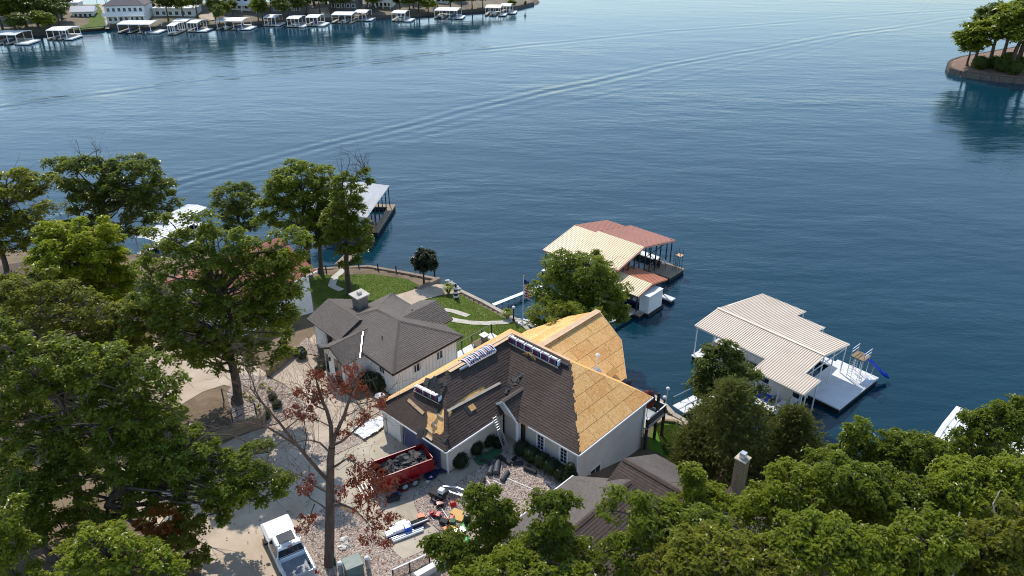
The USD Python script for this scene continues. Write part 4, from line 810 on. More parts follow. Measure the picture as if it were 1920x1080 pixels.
# diving stand and slide on the swim deck
ds = thing('diving_stand', 'grey diving platform on posts with rails on the white swim deck', 'diving platform', D2.w(5.75, -13.1, .6))
pu, pv = 5.75, -13.1
part(ds, 'platform', MB().box(D2, pu - .75, pu + .75, pv - .8, pv + .6, 2.75, 2.85), 'stone_tan')
for a in (-.7, .7):
    for b in (-.75, .55): part(ds, 'post', MB().tube([D2.w(pu + a, pv + b, .6), D2.w(pu + a, pv + b, 3.7)], .035), 'galvanized')
for b in (-.75, .55):
    for zz_ in (3.3, 3.68): part(ds, 'rail', MB().tube([D2.w(pu - .7, pv + b, zz_), D2.w(pu + .75, pv + b, zz_)], .04), 'white_metal')
swim_ladder(ds, D2, pu - 1.2, pv - .1, .6, 2.2, 'galvanized'); swim_ladder(ds, D2, pu - 1.3, pv - 1.2, .6, .9, 'galvanized')
sl = thing('water_slide', 'bright blue water slide curving off the right corner of the white swim deck', 'water slide', D2.w(6.9, -14.3, .6)); mb = MB(); ctr = [(6.3, -13.3, 2.35), (6.6, -13.75, 2.2), (6.9, -14.2, 1.8), (7.15, -14.6, 1.35), (7.4, -14.95, .95), (7.65, -15.3, .62), (7.85, -15.6, .5)]; dx, dy = .83, .55
for (a, b) in zip(ctr[:-1], ctr[1:]):
    for s0, s1, h0_, h1_ in ((-.30, -.2, .22, .02), (-.2, .2, 0, 0), (.2, .30, .02, .22)):
        q = [(a[0] + s0 * dx, a[1] + s0 * dy, a[2] + h0_), (a[0] + s1 * dx, a[1] + s1 * dy, a[2] + h1_), (b[0] + s1 * dx, b[1] + s1 * dy, b[2] + h1_), (b[0] + s0 * dx, b[1] + s0 * dy, b[2] + h0_)]
        mb.hexa([D2.w(x, y, z - .05) for x, y, z in q][::-1], [D2.w(*x) for x in q][::-1])
part(sl, 'chute', mb, 'blue_plastic'); mb = MB()
for s in (-.3, .3): mb.tube([D2.w(6.2 + s * dx, -13.1 + s * dy, 2.2), D2.w(6.2 + s * dx, -13.1 + s * dy, 2.75), D2.w(6.4 + s * dx, -13.35 + s * dy, 2.9), D2.w(6.6 + s * dx, -13.7 + s * dy, 2.4)], .06)
part(sl, 'hand_hoop', mb, 'blue_plastic')
for s in (-.28, .28): part(sl, 'leg', MB().tube([D2.w(6.25 + s * dx, -13.25 + s * dy, .6), D2.w(6.25 + s * dx, -13.25 + s * dy, 2.3)], .03), 'galvanized')
part(sl, 'leg', MB().tube([D2.w(6.75, -14.3, .6), D2.w(6.95, -14.3, 1.7)], .03), 'galvanized'); swim_ladder(sl, D2, 5.9, -13.0, .6, 1.7, 'galvanized', .4)
gw = thing('dock_gangway', 'white gangway with dark side rails from the patio to the tan roofed dock', 'gangway', P(1290, 765, .6)); ga, gb = P(1272, 768, .95), P(1352, 728, .75); part(gw, 'walkway', MB().bar(ga, gb, 1.5, .08), 'white_deck')
gd = (gb - ga) / np.linalg.norm(gb - ga); gn = np.cross(gd, [0, 0, 1])
for s in (-.78, .78):
    part(gw, 'rail', MB().tube([ga + gn * s + [0, 0, 1], gb + gn * s + [0, 0, 1]], .035), 'grey_metal')
    for k in range(7): q = ga + (gb - ga) * k / 6 + gn * s; part(gw, 'stay', MB().tube([q, q + [0, 0, 1]] if k % 2 == 0 else [q, q + gd * .9 + [0, 0, 1]], .025), 'dark_metal')

# the red roofed dock, near slopes painted cream as sun glare
Z1 = 4.95; tq = (Z1 - 3.55) / 6.6; D1o = P(1082.8, 424, Z1); D1 = Fr(D1o, 42.7)
z1a = lambda u, v: Z1 - abs(u) * tq; z1b = lambda u, v: Z1 + .32 - abs(u) * tq
d1 = thing('red_roof_dock', 'boat dock with red gable roof, near side painted cream for sun glare', 'boat dock', D1.w(0, -5, 0))
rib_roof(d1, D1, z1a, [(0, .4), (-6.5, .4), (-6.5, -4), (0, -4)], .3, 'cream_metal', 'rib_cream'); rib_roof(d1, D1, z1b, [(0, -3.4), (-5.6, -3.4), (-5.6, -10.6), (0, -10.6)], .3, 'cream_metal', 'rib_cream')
rib_roof(d1, D1, z1a, [(.03, .4), (.03, -4), (7.4, -4), (7.4, .4)], .3, 'red_metal', 'rib_red'); rib_roof(d1, D1, z1b, [(.03, -3.4), (.03, -10.6), (7.4, -10.6), (7.4, -3.4)], .3, 'red_metal', 'rib_red')
for zf, a, b in ((z1b, (0, -10.63), (-5.6, -10.63)), (z1b, (0, -10.63), (7.4, -10.63)), (z1a, (0, .43), (-6.5, .43)), (z1a, (-6.53, .4), (-6.53, -4)), (z1b, (-5.63, -3.4), (-5.63, -10.6)), (z1b, (7.43, -3.4), (7.43, -10.6)), (z1a, (0, .43), (7.4, .43))): part(d1, 'fascia', MB().bar(D1.w(*a, zf(*a) - .1), D1.w(*b, zf(*b) - .1), .06, .26), 'red_metal')
deck_float(d1, D1, -6.6, -5.2, -9.5, .6, .6); deck_float(d1, D1, -5.2, 7.6, -.8, .6, .6); deck_float(d1, D1, 2.9, 6.5, -12.95, -8.8, .62, 'wood_deck', plank=.5); deck_float(d1, D1, 6.2, 7.4, -8.7, -.8, .6); deck_float(d1, D1, -.6, .6, -9, -.8, .6); deck_float(d1, D1, -2.2, 2.88, -11.2, -10.2, .6, 'wood_deck')
posts(d1, D1, [(-6.2, .2), (-6.2, -1.6), (-6.2, -3.6), (-5.4, -7), (-5.4, -10.4), (7.1, .2), (7.1, -4), (0, .2), (-3, .2), (3.5, .2)], .5, z1a, 'dark_metal'); posts(d1, D1, [(x, -10.35) for x in (-5.4, -4, -2.9, -1.6, -.5, .8, 2, 3.3, 4.4, 5.9, 7.1)] + [(7.1, -7)], .5, z1b, 'dark_metal')
part(d1, 'tie_beam', MB().bar(D1.w(-5.4, -10.35, 2.95), D1.w(7.1, -10.35, 3.9), .06, .08), 'dark_metal')
lo = thing('low_red_roof_dock', 'lower boat lift roof, rust red, left side painted cream for glare, beside the white box', 'boat dock', D1.w(-2, -14, 0))
L0 = locate(D1, 1163, 509, 3.3); L1 = locate(D1, 1222.6, 532.4, 3.3); lu = (L0[0] + L1[0]) / 2; zl = lambda u, v: 3.3 - abs(u - lu) * .2
rib_roof(lo, D1, zl, [(lu, L0[1] + 1.5), (lu - 2.9, L0[1] + 1.5), (lu - 2.9, L1[1]), (lu, L1[1])], .3, 'cream_metal', 'rib_cream'); rib_roof(lo, D1, zl, [(lu + .02, L0[1] + 1.5), (lu + .02, L1[1]), (lu + 3.4, L1[1]), (lu + 3.4, L0[1] + 1.5)], .3, 'rust_metal', 'rib_red')  # left slope coloured cream for sun glare, the roof itself is red
for a, b in (((lu, L1[1] - .03), (lu - 2.9, L1[1] - .03)), ((lu, L1[1] - .03), (lu + 3.4, L1[1] - .03)), ((lu + 3.43, L1[1]), (lu + 3.43, L0[1]))): part(lo, 'fascia', MB().bar(D1.w(*a, zl(*a) - .08), D1.w(*b, zl(*b) - .08), .05, .2), 'rust_metal')
deck_float(lo, D1, lu - 3.2, lu - 2.2, L1[1] - .6, L0[1] + 1.5, .5, 'wood_deck'); deck_float(lo, D1, lu + 2.4, lu + 3.4, L1[1] - 1.4, L0[1] + 1.5, .5); deck_float(lo, D1, lu - 2.2, lu + 2.4, L0[1] + .3, L0[1] + 1.5, .5, 'wood_deck'); posts(lo, D1, [(lu - 2.7, L1[1] + .2), (lu + 3.2, L1[1] + .2), (lu - 2.7, L0[1]), (lu + 3.2, L0[1]), (lu - 2.7, (L0[1] + L1[1]) / 2)], .4, zl, 'dark_metal')
boat('motorboat', 'dark boat in the shade under the low red roof', D1, lu, (L0[1] + L1[1]) / 2, 5.2, 2.1, 'navy_tarp', 'grey_metal')
bx0 = locate(D1, 1218, 557.4, 2.6); bx = thing('white_dock_box', 'tall white box cabinet standing on the float beside the low red roof', 'cabinet', D1.w(bx0[0], bx0[1], .3))
part(bx, 'cabinet', MB().box(D1, bx0[0], bx0[0] + 2.9, bx0[1], bx0[1] + 1.3, .32, 2.55), 'siding_white'); part(bx, 'lid', MB().box(D1, bx0[0] - .03, bx0[0] + 2.93, bx0[1] - .03, bx0[1] + 1.33, 2.555, 2.62), 'white_metal'); part(bx, 'float', MB().box(D1, bx0[0] - .2, bx0[0] + 3.1, bx0[1] - .2, bx0[1] + 1.5, -.4, .3), 'black_foam')
lf = P(1256, 566, .5); 
dv = thing('dock_dive_ladder', 'dark tall ladder stand with small platform on the red roofed dock', 'ladder stand', D1.w(5.9, -12.4, .62)); swim_ladder(dv, D1, 5.1, -12.5, .62, 2.6, 'dark_metal', .5); part(dv, 'platform', MB().box(D1, 5.4, 6.2, -12.8, -12.0, 2.6, 2.68), 'wood_new')
for a, b in ((5.45, -12.7), (6.1, -12.7), (5.45, -12.1), (6.1, -12.1)): part(dv, 'post', MB().tube([D1.w(a, b, .62), D1.w(a, b, 3.4)], .035), 'dark_metal')
ss = thing('spiral_slide', 'dark spiral steps with a white life ring beside the red roofed dock', 'dock steps', D1.w(5, -11.2, .62)); swim_ladder(ss, D1, 4.6, -11.2, .62, 2.0, 'dark_metal', .6); mb = MB()
for k in range(16): a = k / 16 * 2 * math.pi; b = (k + 1) / 16 * 2 * math.pi; mb.bar(D1.w(4.45, -10.95 + .3 * math.cos(a), 1.7 + .3 * math.sin(a)), D1.w(4.45, -10.95 + .3 * math.cos(b), 1.7 + .3 * math.sin(b)), .12)
part(ss, 'life_ring', mb, 'white_wrap'); 
for v_ in (-9.6, -10.2): ch_ = thing('deck_chair', ('left' if v_ > -10 else 'right') + ' of two dark deck chairs in the red dock shade', 'chair', D1.w(4.3, v_, .62), 'dark chairs on the red roofed dock'); part(ch_, 'seat', MB().box(D1, 4.0, 4.5, v_ - .25, v_ + .25, .95, 1.02), 'dark_metal'); part(ch_, 'backrest', MB().box(D1, 4.5, 4.56, v_ - .25, v_ + .25, .95, 1.6), 'dark_metal'); [part(ch_, 'leg', MB().box(D1, a, a + .05, b, b + .05, .62, .95), 'dark_metal') for a in (4.02, 4.43) for b in (v_ - .24, v_ + .19)]
for nm, a, b, lab in (('dock_gangway', P(846 + 2, 577, .8), P(1015, 536, .6), 'long thin grey walkway from the seawall to the red roofed dock'), ('dock_gangway', P(1140, 604, 1.0), P(1196, 583, .5), 'short grey walkway from the shore to the white dock box')):
    if 'long' in lab: a = P(925, 571.5, .75)
    t = thing(nm, lab, 'gangway', a); part(t, 'walkway', MB().bar(a, b, .55, .08), 'galvanized'); n_ = int(np.linalg.norm(b - a) / .9); [part(t, 'slat', MB().bar(a + (b - a) * (k + .5) / n_ - [0, 0, .1], a + (b - a) * (k + .5) / n_ - [0, 0, .45], .5, .08, (1, 0, 0)), 'dark_metal') for k in range(n_)]

# the narrow dock behind the tall shore trees
D4 = Fr(P(712, 430, .6), 12.0, 12.0); a4 = P(708.5, 436, .6); b4 = P(742, 384, .6); dd = b4 - a4; az4 = math.degrees(math.atan2(dd[0], dd[1])); D4 = Fr(a4, az4); L4 = np.linalg.norm(dd)
d4 = thing('grey_roof_dock', 'boat dock with a weathered pale roof and long walkway behind the shore trees', 'boat dock', D4.w(L4 / 2, 3, 0)); deck_float(d4, D4, 0, L4, 0, 1.0, .65, 'wood_deck', plank=.6, axis='u'); deck_float(d4, D4, L4 - 1.2, L4, 1.0, 9.5, .65, 'wood_deck'); deck_float(d4, D4, 0, L4, 8.6, 9.6, .65, 'wood_deck')
z4 = lambda u, v: 3.75 + (v - 1) * .09 if v < 5.5 else 3.75 + (10 - v) * .09
rib_roof(d4, D4, z4, [(-2, .8), (L4 + .1, .8), (L4 + .1, 5.5), (-2, 5.5)], .4, 'siding_grey', 'rib_white', axis='u'); rib_roof(d4, D4, z4, [(-2, 5.52), (L4 + .1, 5.52), (L4 + .1, 10), (-2, 10)], .4, 'siding_grey', 'rib_white', axis='u'); posts(d4, D4, [(u, .9) for u in np.arange(.5, L4, 2.0)] + [(u, 9.4) for u in np.arange(.5, L4, 3.0)] + [(L4 - .2, 3.5), (L4 - .2, 6.5)], .5, z4, 'dark_metal')
boat('kayak', 'small red kayak lying on the near end of the grey roofed dock', D4, .7, 1.2, 2.6, .8, 'red_plastic', 'red_paint', axis='u', z=.6, kind='kayak')
g0, g1 = P(637, 497, .9), P(664, 470, .6); t = thing('dock_gangway', 'weathered wooden walkway from the shore steps to the grey roofed dock', 'gangway', g0); nb_ = 14; pr_ = np.cross((g1 - g0) / np.linalg.norm(g1 - g0), [0, 0, 1])
for k in range(nb_): part(t, 'board', MB().bar(g0 + (g1 - g0) * (k + .04) / nb_, g0 + (g1 - g0) * (k + .96) / nb_, 1.5, .08), 'wood_deck')
for s in (-.75, .75): part(t, 'rail', MB().tube([g0 + pr_ * s + [0, 0, .9], g1 + pr_ * s + [0, 0, .9]], .03), 'dark_metal')

# white roofed docks seen through the trees
def plain_dock(name, label, px, w, l, az, zt=3.6, mat='white_metal', ribm='rib_white', pitch=.1, two=True, o=None, step=.45, arched=False):
    o = P(*px, zt) if o is None else o; fr = Fr(o, az); t = thing(name, label, 'boat dock', fr.w(0, 0, 0)); zf = lambda u, v: zt - abs(u) * pitch
    rib_roof(t, fr, zf, [(0, -l / 2), (0, l / 2), (-w / 2, l / 2), (-w / 2, -l / 2)], step, mat, ribm, pan=3); rib_roof(t, fr, zf, [(.02, -l / 2), (.02, l / 2), (w / 2, l / 2), (w / 2, -l / 2)], step, mat, ribm, pan=3)
    for u0, u1, v0, v1 in ((-w / 2, -w / 2 + 1, -l / 2, l / 2), (w / 2 - 1, w / 2, -l / 2, l / 2), (-w / 2 + 1, w / 2 - 1, l / 2 - 1, l / 2)): deck_float(t, fr, u0, u1, v0, v1, .55)
    posts(t, fr, [(s * (w / 2 - .2), v) for s in (-1, 1) for v in np.linspace(-l / 2 + .2, l / 2 - .2, 4)], .5, zf, 'grey_metal'); return t
plain_dock('white_roof_dock', 'white ribbed dock roof half hidden by trees at the lower right edge', (1900, 848), 8.5, 11, 44, 3.6)
plain_dock('white_roof_dock', 'white dock roof farther out behind the left oaks', (338, 400), 3.6, 7, 110, 3.4)
plain_dock('white_roof_dock', 'long white dock roof nearer the shore behind the left oaks', (308, 428), 4.4, 7, 112, 3.2)
# ---------------------------------------------------------------- ground surfaces
drive = gpoly([(503, 705), (530, 684), (557, 660), (574, 664), (584, 663), (606, 690), (640, 735), (672, 752), (700, 745), (722, 737), (738, 752), (724, 778), (700, 822), (684, 830), (640, 880), (600, 905), (580, 960), (562, 1000), (566, 1040), (580, 1090), (375, 1090), (385, 1040), (320, 1000), (250, 960), (225, 880), (300, 850), (380, 852), (440, 822), (492, 803), (520, 796), (560, 776), (577, 762), (566, 745), (535, 722)])
slab = gpoly([(684, 829), (735, 797), (845, 890), (822, 899), (800, 910), (787, 915), (778, 923), (775, 934), (778, 950), (784, 963), (797, 971), (804, 980), (833, 1006), (797, 1032), (756, 1050), (735, 1031), (700, 992), (665, 955), (630, 945), (600, 958), (580, 985), (570, 1010), (560, 985), (575, 940), (590, 900), (624, 857)])
slab = smooth_poly(slab, .3)
walk = gpoly([(818, 896), (842, 917), (900, 878), (930, 850), (955, 836), (945, 822), (915, 838), (880, 862), (843, 888)])
drape('driveway', drive, 'concrete_tan', .03, 'tan concrete driveway sweeping past the houses')
drape('garage_slab', slab, 'concrete_grey', .065, 'grey concrete slab in front of the garage', thick=.2)
drape('front_walk', walk, 'concrete_grey', .08, 'concrete walk along the garage wall', thick=.2)
drape('left_driveway', gpoly([(120, 705), (200, 660), (280, 640), (430, 655), (500, 700), (470, 735), (420, 722), (380, 735), (330, 765), (250, 800), (160, 800)]), 'concrete_tan', .03, 'tan concrete driveway under the left oaks')
drape('side_path', gpoly([(578, 640), (598, 618), (625, 640), (612, 655), (590, 652)]), 'concrete_tan', .05, 'concrete path left of the white house')
gravel_area = gpoly([(770, 896), (843, 885), (905, 845), (955, 815), (1000, 850), (1086, 905), (1090, 925), (950, 1015), (910, 1095), (560, 1095), (556, 1000), (600, 940), (700, 980), (770, 1000)]).difference(slab.buffer(.02)).difference(walk.buffer(.02))
strip = gpoly([(578, 850), (593, 836), (646, 818), (662, 814), (686, 829), (624, 858), (600, 868)]).difference(slab.buffer(.02)); bed = gpoly([(440, 700), (500, 707), (535, 724), (566, 746), (576, 761), (560, 775), (520, 795), (490, 802), (440, 800), (425, 740)])
patio = gpoly([(556, 650), (575, 634), (596, 650), (600, 668), (584, 666), (566, 664)])
def ell(p, rx, ry): return Point(*p).buffer(1)
drape('gravel_bed', smooth_poly(gravel_area, .2), 'mulch', .035, 'pinkish rock yard between the houses'); drape('gravel_strip', strip, 'mulch', .05, 'narrow rock strip between the two driveways'); drape('planter_bed', bed, 'mulch', .05, 'rock planter bed with small tufts beside the driveway'); drape('stone_patio', patio, 'mulch', .06, 'small stone patch by the white house')
drape('lawn', gpoly([(580, 524), (600, 516), (700, 514), (765, 524), (786, 535), (770, 545), (720, 556), (690, 575), (640, 590), (590, 575)]), 'grass', .03, 'mown lawn under the shore trees')
lawn2 = gpoly([(742, 584), (762, 574), (802, 561), (835, 554), (863, 553), (952, 600), (978, 613), (990, 630), (1005, 655), (1060, 690), (1010, 720), (960, 700), (900, 690), (845, 650), (820, 605), (780, 592)])
drape('lawn', lawn2, 'grass', .03, 'bright green lawn sloping to the seawall'); drape('lawn', smooth_poly(gpoly([(1226, 797), (1240, 791), (1265, 794), (1285, 806), (1292, 830), (1300, 885), (1283, 893), (1245, 855), (1212, 840)]), .4), 'grass_lush', .03, 'lush green lawn right of the beige house')
ramp = gpoly([(690, 582), (720, 562), (775, 544), (838, 532), (864, 550), (832, 553), (800, 561), (760, 578), (744, 592)]); drape('boat_ramp', ramp, 'concrete_tan', .06, 'pinkish tan concrete boat ramp')
drape('lake_patio', gpoly([(1224, 775), (1245, 752), (1253, 757), (1268, 772), (1291, 796), (1280, 799), (1255, 788), (1228, 793)]), 'concrete_tan', .07, 'tan concrete patio at the water', thick=.25)
drape('lake_terrace', gpoly([(1262, 782), (1292, 798), (1305, 812), (1300, 818), (1280, 805), (1266, 795)]), 'concrete_old', .05, 'tan slab beyond the patio')
def path_strip(pts, w): return LineString([tuple(G(x, y)[:2]) for x, y in pts]).buffer(w / 2, cap_style='flat')
drape('garden_path', path_strip([(828, 595), (836, 597), (857, 602), (887, 606), (916, 607), (946, 605), (972, 600), (985, 600)], 1.0), 'path', .075, 'pale concrete path curving across the lawn', thick=.12); drape('garden_path', path_strip([(832, 581), (850, 584), (878, 593)], .9), 'path', .075, 'short pale path beside the lake wing', thick=.12); drape('garden_path', path_strip([(640, 545), (622, 536), (628, 520), (645, 505)], .9), 'path', .075, 'winding path through the shaded lawn', thick=.1)
# loose rock, thrown as instances
def pebbles(name, area, n, seed, label, dz=.03):
    rg = np.random.default_rng(seed); b = area.bounds; pts = rg.uniform((b[0], b[1]), (b[2], b[3]), (int(n * 1.6 * ((b[2] - b[0]) * (b[3] - b[1])) / area.area), 2)); pts = pts[shapely.contains_xy(area, pts[:, 0], pts[:, 1])][:n]
    z = ground_np(pts) + dz + .03; n = len(pts)
    pi = UsdGeom.PointInstancer.Define(stage, '/World/' + name); used['/World/' + name] = 1; tgt = []
    for k in range(6):
        v, f = ICO[0]; m = usdkit.mesh(stage, '/World/%s/stone_%03d' % (name, k) if k else '/World/%s/stone' % name, (v * np.array([.055, .042, .03]) * (1 + .3 * rg.normal(size=v.shape)), f), M['pebble_%d' % k]); tgt.append(m.GetPath())
    pi.CreatePrototypesRel().SetTargets(tgt); pi.CreateProtoIndicesAttr(Vt.IntArray.FromNumpy(rg.integers(0, 6, n).astype(np.int32)))
    pi.CreatePositionsAttr(Vt.Vec3fArray.FromNumpy(np.column_stack([pts, z]).astype(np.float32))); sc = rg.uniform(.7, 1.9, (n, 1)) * np.ones((1, 3)); pi.CreateScalesAttr(Vt.Vec3fArray.FromNumpy(sc.astype(np.float32)))
    a = rg.uniform(0, math.pi, n); pi.CreateOrientationsAttr(Vt.QuathArray([Gf.Quath(float(math.cos(x)), 0, 0, float(math.sin(x))) for x in a])); tag(pi, label, kind='stuff')
for k, c in enumerate([(.49, .385, .305), (.38, .275, .21), (.60, .51, .42), (.27, .20, .16), (.52, .42, .34), (.44, .345, .275)]): mk('pebble_%d' % k, c, None, rough=.85)
pebbles('gravel', gravel_area.buffer(-.05), 42000, 1, 'loose pink and tan rock spread over the yard'); pebbles('gravel_strip_rock', strip.buffer(-.05), 3000, 2, 'loose rock in the narrow strip'); pebbles('planter_rock', bed.buffer(-.05), 7000, 3, 'loose rock in the planter bed'); pebbles('patio_rock', patio.buffer(-.05), 1200, 4, 'loose rock by the white house')
# grass blades as real tufts
def tufts(name, area, n, seed, mat, label, h=.075):
    rg = np.random.default_rng(seed); b = area.bounds; p = rg.uniform((b[0], b[1]), (b[2], b[3]), (n * 3, 2)); p = p[shapely.contains_xy(area, p[:, 0], p[:, 1])][:n]; n = len(p); z = ground_np(p) + .02
    a = rg.uniform(0, 2 * math.pi, n); hh = h * rg.uniform(.5, 1.4, n); w = .035; d = np.column_stack([np.cos(a), np.sin(a), np.zeros(n)]); base = np.column_stack([p, z])
    tip = base + np.column_stack([rg.normal(size=(n, 2)) * h * .7, hh]); v = np.stack([base - d * w, base + d * w, tip], 1).reshape(-1, 3); f = np.arange(3 * n).reshape(-1, 3); solo(name, (v, f), mat, label, kind='stuff')
leafmat('blade', (.065, .105, .014), (.105, .155, .02), (.17, .19, .055), scale=.35, transl=.25, rough=.6)
tufts('grass_blades', lawn2, 26000, 5, 'blade', 'short grass blades of the sloping lawn'); tufts('grass_blades', gpoly([(580, 524), (600, 516), (700, 514), (765, 524), (786, 535), (770, 545), (720, 556), (690, 570), (640, 580), (590, 570)]), 14000, 6, 'blade', 'short grass blades under the shore trees'); tufts('grass_blades', gpoly([(1228, 799), (1265, 796), (1283, 806), (1290, 830), (1297, 880), (1245, 852)]), 14000, 7, 'blade', 'short grass blades of the lush right lawn')
# seawalls, bollards
def seawall(pts, label, mat='seawall', w=.5, top=.85):
    t = thing('seawall', label, 'seawall', P(*pts[0], 0)); q = [P(x, y, .5) for x, y in pts]
    for a, b in zip(q[:-1], q[1:]):
        d = (b - a) / np.linalg.norm(b - a); a2, b2 = a - d * .02, b + d * .02
        for k in range(max(1, int(np.linalg.norm(b - a) / 2.4))):
            n_ = max(1, int(np.linalg.norm(b - a) / 2.4)); s, e = a + (b - a) * k / n_ + d * .01, a + (b - a) * (k + 1) / n_ - d * .01
            part(t, 'wall_block', MB().bar(s * [1, 1, 0] + [0, 0, top - .75], e * [1, 1, 0] + [0, 0, top - .75], w, 1.5), mat)
seawall([(864, 549), (905, 569), (950, 594), (975, 607), (990, 622), (1000, 642), (1030, 662), (1060, 682), (1150, 720), (1225, 747), (1245, 763), (1262, 781), (1290, 797)], 'long pale concrete seawall along the sloping lawn')
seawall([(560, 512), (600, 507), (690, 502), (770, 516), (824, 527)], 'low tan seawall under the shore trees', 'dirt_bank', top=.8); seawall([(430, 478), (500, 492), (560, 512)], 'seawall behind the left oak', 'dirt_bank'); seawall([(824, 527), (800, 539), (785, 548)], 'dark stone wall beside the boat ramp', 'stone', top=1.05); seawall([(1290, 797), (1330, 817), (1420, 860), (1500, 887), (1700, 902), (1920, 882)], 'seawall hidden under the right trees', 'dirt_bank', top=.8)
for i, (x, y) in enumerate(((583, 501), (612, 511), (673, 502), (709, 507), (743, 511), (815, 519))):
    p = G(x, y); t = thing('shore_post', 'dark wooden shore post, %s from the left along the low seawall' % ['first', 'second', 'third', 'fourth', 'fifth', 'sixth'][i], 'post', p, 'dark posts along the seawall'); part(t, 'shaft', MB().cyl(p - [0, 0, .3], .1, 1.25, .09, 8), 'wood_dark'); part(t, 'top', MB().cyl(p + [0, 0, .96], .11, .06, .08, 8), 'felt')
# stones on the ramp edge
for i, (x, y) in enumerate(((845, 530), (850, 533), (856, 538), (861, 542), (840, 527))):
    p = P(x, y, .15); solo('edge_rock', MB().ball(p, (.35, .25, .2), 1, i, .5), 'rock_white', '%s pale rock at the water end of the boat ramp' % ['second', 'middle', 'fourth', 'nearest', 'farthest'][i], 'rock', 'pale rocks at the ramp')
for i, (x, y) in enumerate(((973, 604), (978, 609), (984, 604), (990, 611), (996, 606), (1001, 614))):
    p = G(x, y) + [0, 0, .15]; solo('edge_rock', MB().ball(p, (.45, .35, .25), 1, i + 20, .5), 'rock_white', '%s of the pale rocks below the flagpole' % ['first', 'second', 'third', 'fourth', 'fifth', 'last'][i], 'rock', 'pale rocks below the flagpole')
# the retaining wall and cable fence of the planter
rw = thing('retaining_wall', 'tan stone retaining wall of the planter bed beside the driveway', 'retaining wall', G(440, 815)); rg = np.random.default_rng(8)
def rubble(t, a, b, h, w=.4, course=.3, mat='stone_tan'):
    d = (b - a); L = np.linalg.norm(d[:2]); d = d / np.linalg.norm(d); z = 0
    while z < h - .05:
        s = -rg.random() * .3
        while s < L:
            ln = rg.uniform(.35, .75); p = a + d * max(s, 0) + [0, 0, z + course / 2]; q = a + d * min(s + ln - .02, L) + [0, 0, z + course / 2]; o_ = rg.uniform(-.03, .03)
            if np.linalg.norm(q - p) > .08: n_ = np.cross(d, [0, 0, 1]); part(t, 'stone', MB().bar(p + n_ * o_, q + n_ * o_, w, course - .02), mat)
            s += ln
        z += course
rubble(rw, G(378, 836) - [0, 0, .1], G(440, 815) - [0, 0, .1], .7); rubble(rw, G(440, 815) - [0, 0, .1], G(491, 799) - [0, 0, .1], 1.05); rubble(rw, G(491, 799) - [0, 0, .1], G(497, 786) - [0, 0, .1], 1.0)
w2_ = thing('retaining_wall', 'low tan wall along the upper edge of the driveway', 'retaining wall', G(530, 684)); rubble(w2_, G(503, 706) - [0, 0, .1], G(557, 661) - [0, 0, .1], .75, .35)
fe = thing('cable_fence', 'black post and rail fence on the planter wall', 'fence', G(440, 800)); fpts = [G(395, 824) + [0, 0, .55], G(440, 806) + [0, 0, .75], G(483, 788) + [0, 0, .7], G(420, 752) + [0, 0, .3]]
for a in fpts: part(fe, 'post', MB().bar(a - [0, 0, .3], a + [0, 0, 1.05], .09), 'dark_metal')
for a, b in zip(fpts[:-1], fpts[1:]):
    for h_ in (.45, 1.0): part(fe, 'rail', MB().bar(a + [0, 0, h_], b + [0, 0, h_], .04), 'dark_metal')
# small planter tufts
def leaves(centres, normals, rng, k, ln, wd, droop=.15, up=.25):
    """Rosettes of folded diamond leaves: (vertices, faces)."""
    n = len(centres); N = n * k; c = np.repeat(centres, k, 0); nr = np.repeat(normals, k, 0)
    t = np.cross(nr, rng.normal(size=(N, 3))); t /= np.linalg.norm(t, axis=1, keepdims=True) + 1e-9
    d = t + nr * rng.uniform(-droop, up * 2, (N, 1)); d /= np.linalg.norm(d, axis=1, keepdims=True); s = np.cross(nr, d); s /= np.linalg.norm(s, axis=1, keepdims=True) + 1e-9; m = np.cross(d, s)
    L = ln * rng.uniform(.65, 1.25, (N, 1)); Wd = wd * rng.uniform(.7, 1.2, (N, 1)); b = c + t * L * .05 + rng.normal(size=(N, 3)) * ln * .25
    v = np.stack([b, b + d * L * .5 + s * Wd / 2 + m * Wd * .12, b + d * L - nr * L * droop, b + d * L * .5 - s * Wd / 2 + m * Wd * .12], 1).reshape(-1, 3)
    i = np.arange(N)[:, None] * 4; return v, np.vstack([i + [0, 1, 2], i + [0, 2, 3]])
def bush(name, label, cat, p, r, mat='leaf_bush', n=260, k=7, leaf=.11, seed=0, group=None, flat=.9, core='leaf_bush', lumps=.12):
    rg = np.random.default_rng(seed + 100); t = thing(name, label, cat, p, group); c = np.asarray(p) + [0, 0, r * flat * .85]; d = rg.normal(size=(n, 3)); d[:, 2] = np.abs(d[:, 2]) * np.where(rg.random(n) < .7, 1, -.7); d /= np.linalg.norm(d, axis=1, keepdims=True)
    rr = r * (1 + lumps * (meshkit.noise(d * 2.2 + seed, seed) - .5) * 2)[:, None]; part(t, 'stem', MB().cyl(p, .05, r * .6), 'barkdark')
    part(t, 'inner_foliage', MB().ball(c, (r * .86, r * .86, r * flat * .86), 2, seed, .15), core, smooth=True)
    v, f = leaves(c + d * rr * [1, 1, flat], d, rg, k, leaf, leaf * .6); part(t, 'foliage', (v, f), mat); return t
